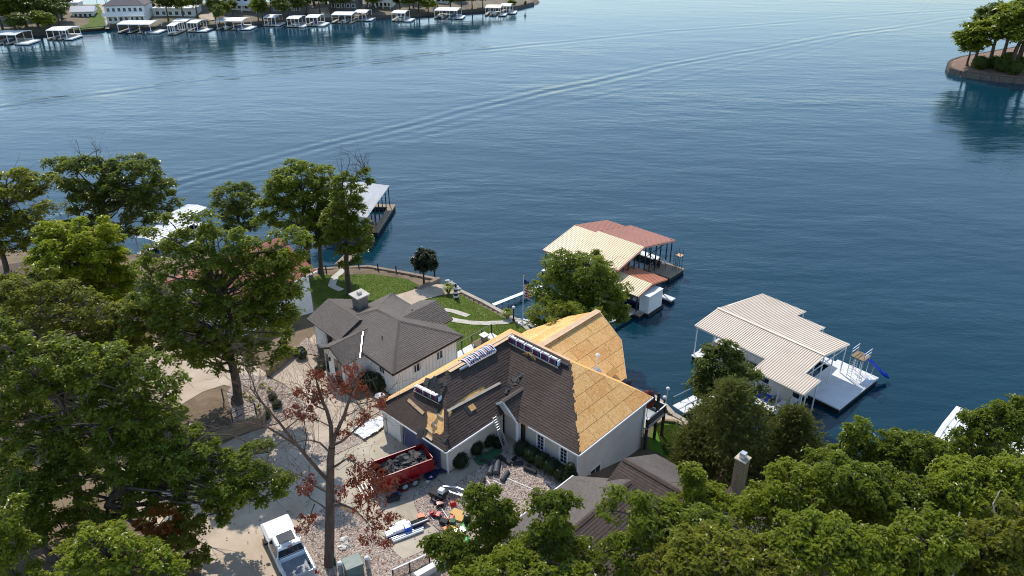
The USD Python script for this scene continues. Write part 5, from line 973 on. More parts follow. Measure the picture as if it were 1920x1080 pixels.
def tuft_plant(p, label, r, mat, seed, n=90, h=.5, name='grass_tuft', group=None):
    rg = np.random.default_rng(seed); a = rg.uniform(0, 2 * math.pi, n); ro = r * rg.uniform(.5, 1.1, n); hh = h * rg.uniform(.5, 1.1, n); d = np.column_stack([np.cos(a), np.sin(a), 0 * a]); s = np.column_stack([-np.sin(a), np.cos(a), 0 * a]) * .018
    b = np.asarray(p) + d * .05; m = b + d * ro[:, None] * .45 + np.column_stack([0 * a, 0 * a, hh * .8]); e = b + d * ro[:, None] + np.column_stack([0 * a, 0 * a, hh * .75])
    v = np.stack([b - s, b + s, m + s, m - s, e], 1).reshape(-1, 3); i = np.arange(n)[:, None] * 5; solo(name, (v, np.vstack([i + [0, 1, 2], i + [0, 2, 3], i + [3, 2, 4]])), mat, label, 'ornamental grass', group)
for i, (x, y) in enumerate(((493, 727), (507, 734), (460, 744), (472, 752), (486, 768))): tuft_plant(G(x, y), '%s straw coloured grass tuft in the planter bed' % ['farthest', 'second farthest', 'leftmost', 'middle', 'nearest'][i], .42, 'leaf_straw', 30 + i, group='straw tufts in the planter')
for i, (x, y, r) in enumerate(((512, 750, .42), (521, 765, .46), (499, 784, .55))): bush('small_shrub', ['upper small dark round shrub in the planter bed', 'middle dark round shrub in the planter bed', 'lowest and largest round shrub in the planter bed'][i], 'shrub', G(x, y), r, 'leaf_bush', 140, 6, .09, i, 'round shrubs in the planter')
for x, y, h_, lb in ((841, 551, 1.5, 'big tuft of ornamental grass beside the boat ramp'), (951, 597, 1.3, 'tall green grass tuft at the seawall corner')): tuft_plant(G(x, y), lb, .95, 'leaf_bright', int(x), 420, h_)
# clipped bushes at the beige house
BB = [(863, 874, .72), (891, 850, .72), (915, 835, .66), (934, 838, .5)]
for i, (x, y, r) in enumerate(BB): bush('clipped_bush', '%s clipped round bush along the garage wall' % ['nearest', 'second nearest', 'third', 'farthest'][i], 'bush', G(x, y), r, 'leaf_bush', 330, 6, .08, 10 + i, 'clipped bushes along the garage wall', .95, lumps=.06)
RB = [(979, 842, .72), (997, 853, .72), (1013, 863, .72), (1029, 873, .72), (1044, 883, .66)]
for i, (x, y, r) in enumerate(RB): bush('clipped_bush', '%s round bush in the row under the front windows, counted from the porch column' % ['first', 'second', 'third', 'fourth', 'fifth'][i], 'bush', W(6.1, -2.3 - i * 1.03, GZ), r, 'leaf_bush', 330, 6, .08, 20 + i, 'row of bushes under the windows', .95, lumps=.06)
tp = W(6.05, -7.25, GZ); t = thing('spiral_topiary', 'dark tiered topiary bush at the right end of the bush row', 'topiary', tp); rg = np.random.default_rng(77); part(t, 'stem', MB().cyl(tp, .05, 1.7), 'barkdark')
for k in range(5):
    zc, rr = .35 + k * .36, .78 - k * .12; d = rg.normal(size=(150, 3)); d /= np.linalg.norm(d, axis=1, keepdims=True); cv = tp + [0, 0, zc]; part(t, 'tier', MB().ball(cv, (rr * .9, rr * .9, .19), 2, k, .1), 'leaf_bush', smooth=True); v, f = leaves(cv + d * [rr, rr, .21], d, rg, 6, .08, .05); part(t, 'foliage', (v, f), 'leaf_bush')
for i, (x, y, r, lb) in enumerate(((566, 671, .55, 'round bush left of the white house entry'), (600, 700, .5, 'dark pot plant by the dark entry door'), (712, 728, 1.0, 'dark round bush at the corner of the white house'), (690, 724, .95, 'dark sprawling bush under the small window'), (565, 662, .4, 'dark clipped shrub beside the stone patch'), (604, 688, .4, 'dark ball shrub under the entry lantern'), (641, 712, .5, 'dark shrub right of the glazed entry door'))): bush('entry_bush', lb, 'bush', G(x, y), r, 'leaf_bush', 260, 6, .09, 40 + i)
# ---------------------------------------------------------------- trees
def limb(mb, p, q, r0, r1, rng, bend=.12, n=6, sides=6):
    p, q = np.asarray(p, float), np.asarray(q, float); L = np.linalg.norm(q - p); t = np.linspace(0, 1, n)[:, None]; o = rng.normal(size=3) * L * bend; o2 = rng.normal(size=3) * L * bend * .4
    pts = p + (q - p) * t + o * np.sin(t * math.pi) + o2 * np.sin(2 * t * math.pi) + np.array([0, 0, L * .08]) * np.sin(t * math.pi); mb.tube(pts, r0 + (r1 - r0) * t[:, 0] ** .8, sides, cap=False); return pts
def tree(name, label, cat, base, blobs, leaf='leaf_oak', bark='barkdark', seed=0, n_cl=34, rc=1.3, ros=42, k=7, ls=.24, lw=.15, tr=.32, trunk_top=.55, group=None, droop=.2, fork=1, dead=0, squash=.5, lean=None):
    """base: foot of the trunk. blobs: (centre, radii, weight) ellipsoids of the crown, in the world. Clumps fill the outer part of each; limbs reach for them."""
    rng = np.random.default_rng(seed); t = thing(name, label, cat, base, group); C, R = [], []; ws = np.array([b[2] for b in blobs], float); ws /= ws.sum()
    for (c, r, _), w in zip(blobs, ws):
        m = max(3, int(round(n_cl * 1.6 * w))); d = rng.normal(size=(m * 6, 3)); d /= np.linalg.norm(d, axis=1, keepdims=True); d *= (rng.uniform(.32, 1.0, (len(d), 1))) ** .45; keep = []
        for q in d:
            if q[2] < -.72: continue
            x = np.asarray(c) + q * np.asarray(r) * .9
            if all(np.linalg.norm((x - np.array(y)) / [1, 1, .8]) > rc * .92 for y in keep): keep.append(x)
            if len(keep) >= m: break
        C += keep
    C = np.array(C); mb = MB(); base = np.asarray(base, float); cen = np.average([b[0] for b in blobs], axis=0, weights=ws); lo = C[:, 2].min()
    top = base + (cen - base) * [trunk_top * .5, trunk_top * .5, 0]; top[2] = base[2] + (cen[2] - base[2]) * trunk_top
    tp = limb(mb, base - [0, 0, .3], top, tr, tr * .72, rng, .025, 7, 9); mb.tube([base - [0, 0, .3], base + [0, 0, .25], base + [0, 0, .7]], [tr * 1.7, tr * 1.25, tr], 9, cap=False)
    lead = top + (cen - top) * [1, 1, 1.15]; lead_p = limb(mb, top, lead, tr * .7, tr * .28, rng, .06, 7, 8)
    spine = np.vstack([tp[3:], lead_p[1:]])
    mains = []
    order = np.argsort(C[:, 2])
    for i in order:
        c = C[i]; cand = spine[spine[:, 2] < c[2] + .3]; cand = cand if len(cand) else spine[:1]
        s = cand[np.argmin(np.linalg.norm(cand - c, axis=1) + .7 * (c[2] - cand[:, 2]).clip(0) * 0 + rng.random(len(cand)) * 1.2)]
        if mains and rng.random() < .55:
            al = np.vstack(mains); s2 = al[np.argmin(np.linalg.norm(al - c, axis=1))]
            if np.linalg.norm(s2 - c) < np.linalg.norm(s - c): s = s2
        L = np.linalg.norm(c - s); r0 = min(tr * .42, .035 + .022 * L); pts = limb(mb, s, c, r0, .02, rng, .1, 6, 5); mains.append(pts[2:5])
        for _ in range(3):
            e = c + rng.normal(size=3) * rc * .6; limb(mb, pts[4], e, .02, .008, rng, .12, 3, 3)
    for _ in range(dead):
        c = C[np.argmax(C[:, 2] + rng.random(len(C)) * 2)]; e = c + np.array([rng.normal() * 1.0, rng.normal() * 1.0, rng.uniform(1.2, 2.6)]); pts = limb(mb, c, e, .05, .012, rng, .15, 5, 4)
        for _ in range(4): limb(mb, pts[rng.integers(1, 4)], pts[-1] + rng.normal(size=3) * .8, .018, .006, rng, .15, 3, 3)
    part(t, 'trunk', mb, bark, smooth=50)
    n = len(C); m = int(ros * .66); d = rng.normal(size=(n, m, 3)); d[..., 2] += .7; d /= np.linalg.norm(d, axis=2, keepdims=True); sz = rc * rng.uniform(.5, 1.0, (n, 1, 1)); rad = rng.uniform(.25, 1.0, (n, m, 1)) ** .6
    pts = C[:, None] + d * sz * rad * [1, 1, squash]; nr = d * .55 + np.array([-.06, .22, .95]) + rng.normal(size=d.shape) * .30; nr /= np.linalg.norm(nr, axis=2, keepdims=True)
    v, f = leaves(pts.reshape(-1, 3), nr.reshape(-1, 3), rng, k, ls * 1.18, lw * 1.22, droop); part(t, 'crown', (v, f), leaf); return t
_fx = np.array([0, math.sin(PITCH), math.cos(PITCH)])
def blob(wy, x, y, rx, ry, w=1.0, depth=None):
    """A crown ellipsoid seen at photo point (x, y), rx by ry photo pixels, standing at distance wy."""
    c = PY(x, y, wy); m = mpp(c); a = rx * m; b = ry * m / math.cos(PITCH) * .93; return (c, (a, (a * .9 if depth is None else depth), b), w * a * b)
def tree_px(name, label, cat, base_px, bl, seed, **kw):
    b = G(*base_px); return tree(name, label, cat, b, [blob(b[1] + (q[5] if len(q) > 5 else 0), *q[:5]) for q in bl], seed=seed, **kw)
def tree_z(name, label, cat, x, y, zc, bl, seed, **kw):
    c = P(x, y, zc); b = np.array([c[0], c[1], max(gz(c[0], c[1]), .3)]); return tree(name, label, cat, b, [blob(c[1] + (q[5] if len(q) > 5 else 0), *q[:5]) for q in bl], seed=seed, **kw)
OAK = 'oak tree'
# shore and left group
tree_px('oak_tree', 'tall dark oak with bare twigs on top, farthest of the left trees', OAK, (195, 520), [(165, 335, 70, 50, 1), (250, 340, 75, 50, 1), (300, 370, 42, 40, .7), (210, 400, 100, 60, 1), (120, 320, 35, 30, .6)], 1, leaf='leaf_dark', n_cl=85, rc=1.4, ros=46, ls=.30, lw=.2, tr=.4, dead=4)
tree_px('oak_tree', 'olive green oak at the left edge of the picture', OAK, (20, 560), [(30, 380, 75, 60, 1), (60, 345, 45, 35, .8), (-20, 420, 60, 80, 1), (50, 430, 60, 40, .7)], 2, leaf='leaf_olive', n_cl=44, rc=1.5, ros=44, ls=.30, lw=.2, tr=.36)
tree_px('oak_tree', 'olive oak below the edge oak, before the brown roofed house', OAK, (40, 640), [(50, 545, 65, 40, 1), (0, 560, 50, 45, .8), (100, 560, 40, 32, .6)], 207, leaf='leaf_olive', n_cl=40, rc=1.2, ros=46, ls=.25, lw=.16, tr=.28)
tree_px('maple_tree', 'bright yellow green maple standing among the dark oaks', 'maple tree', (150, 640), [(145, 470, 92, 55, 1.3), (110, 450, 50, 42, .8), (175, 440, 45, 35, .8), (160, 535, 90, 50, 1), (205, 520, 45, 60, .8)], 3, leaf='leaf_lime', n_cl=85, rc=1.1, ros=80, ls=.24, lw=.15, tr=.28, squash=.5)
tree_px('oak_tree', 'big spreading dark oak beside the planter wall', OAK, (445, 757), [(400, 470, 70, 45, .9), (330, 520, 80, 70, 1), (450, 560, 90, 70, 1.1), (520, 560, 52, 70, .9), (380, 610, 110, 60, 1.2), (500, 640, 60, 45, .8), (330, 650, 70, 40, .8), (380, 420, 45, 30, .6), (535, 520, 48, 55, 1.0), (500, 590, 55, 50, .9), (280, 600, 60, 60, .9), (440, 470, 60, 45, .8), (300, 450, 55, 50, .7), (535, 462, 42, 42, .9), (490, 505, 52, 45, .9), (400, 660, 70, 35, .8), (500, 668, 45, 32, .6)], 4, leaf='leaf_oak', n_cl=150, rc=1.12, ros=44, ls=.25, lw=.16, tr=.42, trunk_top=.62, squash=.6)
tree_px('oak_tree', 'rounded olive oak below the yellow green maple', OAK, (70, 740), [(80, 590, 100, 60, 1.2), (140, 640, 65, 45, .9), (10, 560, 60, 50, .8), (110, 540, 60, 35, .6), (215, 645, 60, 45, .9), (185, 590, 50, 40, .7)], 5, leaf='leaf_olive', n_cl=46, rc=1.25, ros=46, ls=.24, lw=.15, tr=.33)
tree_px('oak_tree', 'olive oak between the maple and the big planter oak', OAK, (240, 745), [(215, 645, 62, 45, 1), (245, 600, 48, 42, .8), (180, 680, 50, 35, .7)], 205, leaf='leaf_olive', n_cl=40, rc=1.1, ros=44, ls=.24, lw=.15, tr=.28)
tree_px('oak_tree', 'foreground oak filling the left edge with glossy leaves', OAK, (155, 985), [(70, 690, 95, 50, 1.1), (40, 780, 70, 70, 1), (165, 690, 75, 45, .9), (220, 740, 80, 45, 1), (150, 800, 80, 45, .8), (300, 770, 60, 35, .7), (265, 690, 50, 32, .5), (20, 890, 45, 60, .8), (100, 860, 70, 45, .8), (250, 800, 70, 40, .8), (0, 640, 50, 50, .7), (330, 730, 40, 25, .3)], 6, leaf='leaf_oak', n_cl=120, rc=.95, ros=42, ls=.22, lw=.14, tr=.34, trunk_top=.6)
tree_px('oak_tree', 'foreground oak reaching long branches across the driveway', OAK, (190, 1010), [(330, 850, 85, 45, 1.1), (430, 890, 75, 38, 1), (500, 905, 55, 32, .8), (240, 850, 75, 50, .9), (400, 940, 75, 34, .8), (290, 920, 70, 35, .7), (460, 850, 50, 25, .5), (230, 790, 60, 30, .5), (150, 890, 60, 50, .6), (300, 880, 70, 40, .7), (190, 950, 55, 40, .6)], 7, leaf='leaf_oak', n_cl=125, rc=.8, ros=40, ls=.2, lw=.13, tr=.36, trunk_top=.7)
tree_z('young_maple', 'light green young maple at the bottom left corner', 'maple tree', 200, 1045, 13, [(190, 1030, 75, 45, 1), (260, 1060, 70, 40, .9), (120, 1070, 60, 35, .6), (330, 1070, 40, 20, .5)], 8, leaf='leaf_bright', n_cl=34, rc=.75, ros=36, ls=.2, lw=.12, tr=.14)
tree_z('young_maple', 'light green tree cut by the left edge at the bottom', 'maple tree', 0, 1020, 14, [(0, 1010, 55, 60, 1), (20, 960, 30, 30, .5), (40, 1080, 50, 30, .5)], 9, leaf='leaf_bright', n_cl=24, rc=.75, ros=36, ls=.2, lw=.12, tr=.14)
tree_z('oak_tree', 'leafy oak low at the left edge under the foreground oaks', OAK, 55, 945, 12, [(50, 935, 60, 45, 1), (95, 985, 50, 35, .7), (10, 985, 40, 40, .6)], 206, leaf='leaf_oak', n_cl=36, rc=.75, ros=40, ls=.2, lw=.13, tr=.2)
tree_z('orange_sapling', 'thin sapling with orange leaves under the foreground oak', 'sapling', 305, 985, 11, [(295, 975, 45, 22, 1), (320, 1000, 40, 25, .7), (235, 1050, 25, 15, .3)], 10, leaf='leaf_orange', n_cl=15, rc=.5, ros=26, ls=.16, lw=.1, tr=.07)
tree_z('olive_sapling', 'olive green sapling beside the orange leaved one', 'sapling', 345, 1010, 10, [(340, 1000, 40, 28, 1), (300, 1030, 40, 25, .7), (365, 1040, 35, 22, .6)], 11, leaf='leaf_olive', n_cl=22, rc=.55, ros=32, ls=.17, lw=.11, tr=.07)
tree_px('shore_tree', 'small dark tree at the water left of the tall pair', 'tree', (457, 468), [(440, 375, 50, 32, 1), (445, 415, 40, 26, .8)], 12, leaf='leaf_dark', n_cl=28, rc=1.3, ros=46, ls=.28, lw=.19, tr=.28, trunk_top=.75)
tree_px('oak_tree', 'tall shore oak with leafy wide top, left of the pair', OAK, (577, 512), [(570, 340, 68, 40, 1.1), (530, 365, 42, 40, .8), (610, 370, 42, 48, .8), (560, 405, 70, 34, .9), (500, 405, 30, 25, .5)], 13, leaf='leaf_oak', n_cl=56, rc=1.4, ros=46, ls=.30, lw=.2, tr=.42, trunk_top=.75)
tree_px('oak_tree', 'slim shore oak just right of the tallest one', OAK, (602, 512), [(615, 420, 40, 45, 1), (595, 440, 40, 30, .7)], 14, leaf='leaf_dark', n_cl=24, rc=1.3, ros=44, ls=.28, lw=.19, tr=.32, trunk_top=.7)
tree_px('oak_tree', 'shore oak with dying bare twigs on its right side', OAK, (656, 552), [(650, 370, 34, 48, 1), (635, 420, 40, 40, .8), (662, 440, 38, 42, .8), (683, 335, 14, 18, .2), (655, 475, 45, 20, .5)], 15, leaf='leaf_oak', n_cl=46, rc=1.15, ros=44, ls=.26, lw=.17, tr=.36, trunk_top=.6, dead=9)
tree_px('shore_bush_tree', 'small rounded dark shrub tree at the seawall corner', 'shrub tree', (795, 532), [(795, 491, 26, 22, 1)], 16, leaf='leaf_shore', n_cl=22, rc=.62, ros=60, ls=.2, lw=.13, tr=.12, trunk_top=.6, squash=.9)
tree_px('broad_tree', 'full round dark green tree before the red roofed dock', 'tree', (1085, 668), [(1095, 520, 72, 50, 1.2), (1050, 545, 55, 55, 1), (1130, 570, 58, 55, 1), (1165, 545, 28, 30, .4), (1085, 590, 70, 45, .8), (1040, 490, 30, 22, .4)], 17, leaf='leaf_oak', n_cl=80, rc=1.2, ros=60, ls=.24, lw=.15, tr=.36, squash=.8)
tree_px('locust_tree', 'lighter feathery tree in front of the round dark one', 'tree', (1060, 700), [(1050, 600, 65, 42, 1), (1100, 610, 62, 40, .9), (1010, 620, 35, 30, .5), (1070, 640, 62, 26, .7)], 18, leaf='leaf_bright', n_cl=48, rc=1.0, ros=52, ls=.2, lw=.09, tr=.25, squash=.6)
tree_px('dark_tree', 'very dark tree at the left corner of the tan roofed dock', 'tree', (1350, 795), [(1350, 690, 52, 45, 1), (1330, 720, 40, 40, .8), (1400, 715, 38, 32, .7), (1365, 655, 22, 16, .3)], 19, leaf='leaf_dark', n_cl=48, rc=.95, ros=50, ls=.22, lw=.14, tr=.25)
def cedar(name, label, base_px, tip_px, half, seed, leaf='leaf_cedar', n=60, group=None):
    """A juniper: feathery drooping sprays along boughs that shorten towards the tip."""
    rng = np.random.default_rng(seed); b = G(*base_px); tip = PY(*tip_px, b[1]); t = thing(name, label, 'juniper', b, group); hgt = tip[2] - b[2]; r = half * mpp((b + tip) / 2); mb = MB(); mb.tube([b - [0, 0, .3], b + (tip - b) * .5, tip - [0, 0, .4]], [.28, .15, .03], 8); pts, nr = [], []
    for i in range(n):
        s = (i + .5) / n; z = .08 + .92 * s; rr = r * (1 - s) ** .62 * rng.uniform(.65, 1.1) + .25; a = i * 2.4 + rng.normal() * .3; o = b + (tip - b) * z; d = np.array([math.cos(a), math.sin(a), .35]); e = o + d * rr; p = limb(mb, o, e, .05 * (1 - s) + .015, .012, rng, .05, 5, 4); m = int(26 + 60 * rr / r)
        tt = rng.uniform(.3, 1.08, (m, 1)); q = o + d * rr * tt + rng.normal(size=(m, 3)) * [.34, .34, .26] * (.5 + rr / 3); pts.append(q); nr.append(np.tile(d * [1, 1, 1.0], (m, 1)) + rng.normal(size=(m, 3)) * .45)
    pts = np.vstack(pts); nr = np.vstack(nr); nr /= np.linalg.norm(nr, axis=1, keepdims=True); part(t, 'trunk', mb, 'barkdark'); N = len(pts); k = 7
    c = np.repeat(pts, k, 0); d = np.repeat(nr, k, 0) + rng.normal(size=(N * k, 3)) * .42 + [0, 0, .1]; d /= np.linalg.norm(d, axis=1, keepdims=True); s = np.cross(d, rng.normal(size=(N * k, 3))); s /= np.linalg.norm(s, axis=1, keepdims=True); L = rng.uniform(.16, .38, (N * k, 1)); w = .032
    v = np.stack([c - s * w, c + s * w, c + d * L], 1).reshape(-1, 3); part(t, 'crown', (v, np.arange(len(v)).reshape(-1, 3)), leaf); return t
cedar('juniper_tree', 'big olive green juniper with feathery boughs before the tan roofed dock', (1368, 900), (1375, 722), 95, 20, n=130)
cedar('juniper_tree', 'smaller juniper to the right of the big one', (1490, 905), (1488, 768), 60, 21, n=90)
cedar('juniper_tree', 'low juniper bush at the edge of the lush lawn', (1305, 895), (1308, 800), 42, 22, n=70)
# right-hand wood
FR = [('maple_tree', 'pointed maple sticking up highest beside the lake at the right', 1605, 850, 9.5, [(1603, 815, 25, 34, .7), (1605, 855, 36, 30, .8), (1560, 880, 60, 35, .8)], 'leaf_oak'),
      ('maple_tree', 'dark green maple right of the pointed one', 1720, 860, 10, [(1720, 850, 62, 36, 1), (1675, 850, 38, 40, .8), (1760, 880, 50, 35, .8)], 'leaf_oak'),
      ('maple_tree', 'large maple at the right edge before the white dock roof', 1870, 820, 11, [(1870, 800, 55, 42, 1.1), (1905, 770, 40, 28, .8), (1830, 800, 36, 25, .6), (1850, 860, 70, 35, .8), (1805, 845, 30, 25, .4)], 'leaf_oak'),
      ('maple_tree', 'maple with yellowish top beside the tall stone chimney', 1490, 935, 12, [(1490, 925, 80, 48, 1.2), (1560, 950, 55, 45, .9), (1430, 960, 50, 35, .8)], 'leaf_bright'),
      ('maple_tree', 'maple in the middle of the right hand wood', 1660, 950, 12, [(1650, 930, 75, 45, 1), (1590, 900, 55, 40, .8), (1710, 940, 60, 45, .9), (1630, 985, 75, 35, .8)], 'leaf_oak'),
      ('maple_tree', 'broad light green maple near the right edge', 1830, 940, 12.5, [(1830, 920, 80, 50, 1.2), (1900, 900, 50, 50, .9), (1770, 950, 60, 42, .9), (1850, 985, 75, 35, .8)], 'leaf_bright'),
      ('maple_tree', 'small light maple left of the tall stone chimney', 1300, 920, 10, [(1297, 895, 26, 30, .7), (1310, 940, 50, 40, .9), (1350, 960, 50, 30, .6)], 'leaf_bright'),
      ('maple_tree', 'maple covering the roof of the near grey house', 1270, 1000, 13.5, [(1240, 990, 60, 40, 1), (1310, 1010, 70, 42, 1), (1190, 1040, 62, 36, .8), (1180, 950, 45, 28, .4)], 'leaf_oak'),
      ('maple_tree', 'pale leaved maple at the bottom middle', 1330, 1060, 15, [(1330, 1045, 85, 42, 1.2), (1420, 1060, 70, 36, .9), (1260, 1075, 60, 28, .7)], 'leaf_olive'),
      ('maple_tree', 'bright maple at the bottom, right of the middle', 1560, 1040, 15, [(1540, 1020, 80, 45, 1.1), (1620, 1040, 75, 42, 1), (1480, 1040, 60, 35, .8), (1560, 1085, 100, 25, .7)], 'leaf_bright'),
      ('maple_tree', 'green maple above the pale bare limbs at the bottom right', 1750, 1040, 14.5, [(1740, 1010, 70, 42, 1), (1690, 1050, 70, 36, .9), (1790, 1060, 60, 30, .6)], 'leaf_bright'),
      ('maple_tree', 'maple filling the bottom right corner', 1890, 1040, 15, [(1890, 1030, 70, 50, 1.1), (1850, 1070, 70, 35, .8), (1920, 980, 40, 40, .6)], 'leaf_olive'),
      ('oak_tree', 'slender oak in front of the grey neighbour roof, left of two', 905, 960, 12, [(905, 940, 38, 34, .9), (925, 985, 40, 32, .8), (915, 1030, 38, 30, .6), (945, 955, 18, 18, .2)], 'leaf_oak'),
      ('oak_tree', 'glossy oak hiding the corner of the near grey house', 1040, 1000, 13, [(1030, 960, 44, 32, .9), (1065, 950, 30, 25, .5), (1040, 1010, 62, 34, 1), (1000, 1040, 52, 34, .8), (1090, 1050, 50, 32, .7)], 'leaf_oak'),
      ('oak_tree', 'low oak at the bottom edge above the railing', 845, 1040, 11, [(845, 1032, 46, 26, 1), (815, 1020, 22, 16, .4), (880, 1060, 50, 26, .8)], 'leaf_oak'),
      ('oak_tree', 'leafy oak at the bottom edge below the near grey house', 970, 1085, 12.5, [(960, 1075, 70, 26, 1), (1060, 1085, 50, 20, .6), (890, 1085, 40, 18, .5)], 'leaf_bright')]
for i, (nm, lb, x, y, zc, bl, lf) in enumerate(FR):
    big = y < 900 and x > 1500; m_ = mpp(P(x, y, zc)); small = nm == 'oak_tree'
    tree_z(nm, lb, 'maple tree' if nm.startswith('maple') else OAK, x, y, zc, bl, 60 + i, leaf=lf, n_cl=34 if small else 54, rc=.72 if small else .92, ros=40 if small else 46, k=7, ls=.19 if small else .22, lw=.125 if small else .13, tr=.2 if small else .28, droop=.35, squash=.6)
# understorey that closes the wood floor on the right
for i, (x, y) in enumerate(((1560, 900), (1650, 905), (1760, 915), (1880, 905), (1430, 905), (1600, 960), (1740, 985), (1500, 1000))):
    p = G(x, y); bush('understorey_shrub', '%s dark shrub on the floor of the right hand wood' % ['first', 'second', 'third', 'fourth', 'fifth', 'sixth', 'seventh', 'eighth'][i], 'shrub', p, 1.8, 'leaf_dark', 420, 7, .22, 200 + i, 'understorey of the right hand wood')
pb = P(1800, 1040, 12.0); t = thing('bare_limb_tree', 'pale bare branched tree showing through the bottom right leaves', 'tree', (pb[0] - 1.5, pb[1] - 1.0, gz(pb[0], pb[1]))); mb = MB(); rng = np.random.default_rng(4)
for pts_, r_ in (([(1775, 1085), (1810, 1045), (1845, 1010), (1868, 975)], .16), ([(1845, 1010), (1880, 1000)], .07), ([(1810, 1045), (1790, 1000), (1800, 960)], .08), ([(1868, 975), (1862, 945), (1875, 920)], .05)):
    q = [P(x, y, 13.8 + .02 * (1085 - y)) for x, y in pts_]; mb.tube(q, np.linspace(r_, r_ * .5, len(q)), 7)
q0 = P(1775, 1085, 13.8); mb.tube([np.array([q0[0] - .8, q0[1] - .6, gz(q0[0], q0[1]) - .2]), q0 - [.3, .2, 2], q0], [.26, .2, .16], 8); part(t, 'trunk', mb, 'bark_pale')

# the dying red leaved oak: trunk and limbs as the photograph shows them
def red_tree():
    rng = np.random.default_rng(11); b = G(617, 1062); wy = b[1]; t = thing('dying_oak', 'dying oak with bare limbs and rust red leaves beside the white pickup', 'oak tree', b); mb = MB(); tips, ends = [], []
    def pl(pts, dep): return [PY(x, y, wy + d) for (x, y), d in zip(pts, dep)]
    L = [([(617, 1062), (618, 1000), (619, 940), (619, 900), (620, 860), (622, 838)], [0] * 6, .30, .2),
         ([(622, 838), (621, 800), (613, 770), (604, 750), (597, 728), (593, 712), (598, 690)], [0, .1, .3, .5, .8, 1, 1.2], .15, .03), ([(622, 838), (630, 812), (645, 780), (655, 750), (662, 728), (668, 712)], [0, -.1, -.4, -.6, -.9, -1.2], .14, .03),
         ([(619, 905), (600, 885), (570, 850), (545, 820), (522, 790), (500, 765), (482, 745), (468, 725)], [0, -.2, -.6, -1, -1.4, -1.8, -2.1, -2.3], .125, .02), ([(505, 772), (488, 750), (480, 735), (470, 705), (455, 685)], [-1.7, -1.9, -2.2, -2.5, -2.8], .06, .012), ([(560, 838), (530, 818), (500, 800), (470, 793), (440, 795), (410, 803), (385, 808)], [-.8, -1, -1, -.9, -.8, -.6, -.4], .08, .012), ([(535, 805), (560, 785), (585, 765)], [-1.2, -.9, -.5], .045, .012),
         ([(621, 850), (600, 830), (580, 825), (560, 828), (540, 832)], [0, .3, .6, .9, 1.1], .075, .012), ([(622, 836), (640, 828), (656, 815), (672, 800), (690, 785), (715, 770)], [0, .2, .5, .7, .9, 1.2], .1, .015), ([(619, 925), (590, 910), (575, 895), (560, 890), (545, 892)], [0, .3, .6, .8, 1], .09, .012), ([(619, 960), (600, 945), (582, 935), (572, 915)], [0, .2, .4, .6], .075, .012),
         ([(619, 935), (640, 945), (665, 955), (685, 975), (705, 1000)], [0, -.4, -.8, -1.1, -1.3], .085, .012), ([(619, 880), (635, 870), (650, 860), (690, 880), (720, 895)], [0, -.3, -.6, -1, -1.3], .09, .015), ([(590, 945), (584, 960), (578, 985), (570, 1005)], [.3, .4, .5, .6], .045, .01), ([(655, 750), (672, 758), (700, 752), (715, 757)], [-.6, -.8, -1, -1.2], .05, .012), ([(604, 750), (585, 742), (565, 735), (550, 738)], [.5, .7, 1, 1.2], .045, .01), ([(613, 770), (590, 760), (575, 740), (572, 720)], [.3, .2, 0, -.2], .045, .01), ([(620, 800), (600, 790), (580, 780), (560, 790)], [.1, .4, .7, 1], .04, .01), ([(645, 780), (660, 775), (672, 765)], [-.4, -.2, 0], .045, .01), ([(545, 820), (525, 830), (505, 845), (500, 870)], [-1, -1.3, -1.6, -1.8], .03, .008), ([(570, 850), (575, 820), (570, 790), (560, 770)], [-.6, -.3, 0, .2], .05, .01)]
    for pts, dep, r0, r1 in L:
        q = np.array(pl(pts, dep)); mb.tube(q, np.linspace(r0, r1, len(q)) if r0 < .29 else np.linspace(.34, .2, len(q)), 8 if r0 > .1 else 5, cap=False)
        if r0 < .2:
            for a, c in zip(q[1:], q[2:] if len(q) > 2 else q[1:]):
                for _ in range(5):
                    s = a + (c - a) * rng.random(); dr = (c - a); dr /= np.linalg.norm(dr) + 1e-9; e = s + (dr + rng.normal(size=3) * .75 + [0, 0, .25]) * rng.uniform(.6, 1.7); x = limb(mb, s, e, .016, .006, rng, .14, 4, 3)
                    for _ in range(2): limb(mb, x[rng.integers(1, 4)], e + rng.normal(size=3) * .5, .009, .004, rng, .15, 3, 3)
    part(t, 'trunk', mb, 'bark_red', smooth=50); cl = []
    for x, y, r, n, d in ((600, 725, 26, 10, .6), (640, 720, 24, 10, -.6), (660, 725, 24, 10, -1), (585, 740, 20, 6, .8), (545, 768, 16, 5, .9), (555, 740, 12, 4, 1), (705, 752, 20, 8, -1), (690, 775, 16, 4, .5), (665, 790, 22, 6, 0), (645, 810, 14, 4, .2), (575, 775, 14, 4, .4), (612, 750, 22, 6, .2), (600, 770, 20, 4, .3), (690, 895, 34, 14, -1), (720, 905, 30, 12, -1.2), (680, 880, 24, 8, -.8), (660, 900, 26, 8, -.7), (695, 950, 30, 13, -1), (720, 975, 26, 12, -1.2), (680, 940, 22, 8, -.8), (700, 1005, 22, 9, -1.2), (735, 970, 14, 4, -1.2), (575, 920, 16, 6, .7), (585, 905, 14, 4, .5), (570, 975, 14, 5, .5), (565, 995, 12, 4, .5), (580, 965, 10, 3, .4), (640, 925, 18, 5, -.3), (720, 1020, 14, 5, -1.2), (665, 870, 18, 5, -.5), (590, 700, 14, 5, 1), (660, 700, 16, 5, -1.1)):
        for _ in range(n):
            a = rng.uniform(0, 2 * math.pi); rr = math.sqrt(rng.random()) * r; cl.append(PY(x + rr * math.cos(a), y + rr * .8 * math.sin(a), wy + d + rng.normal() * .35))
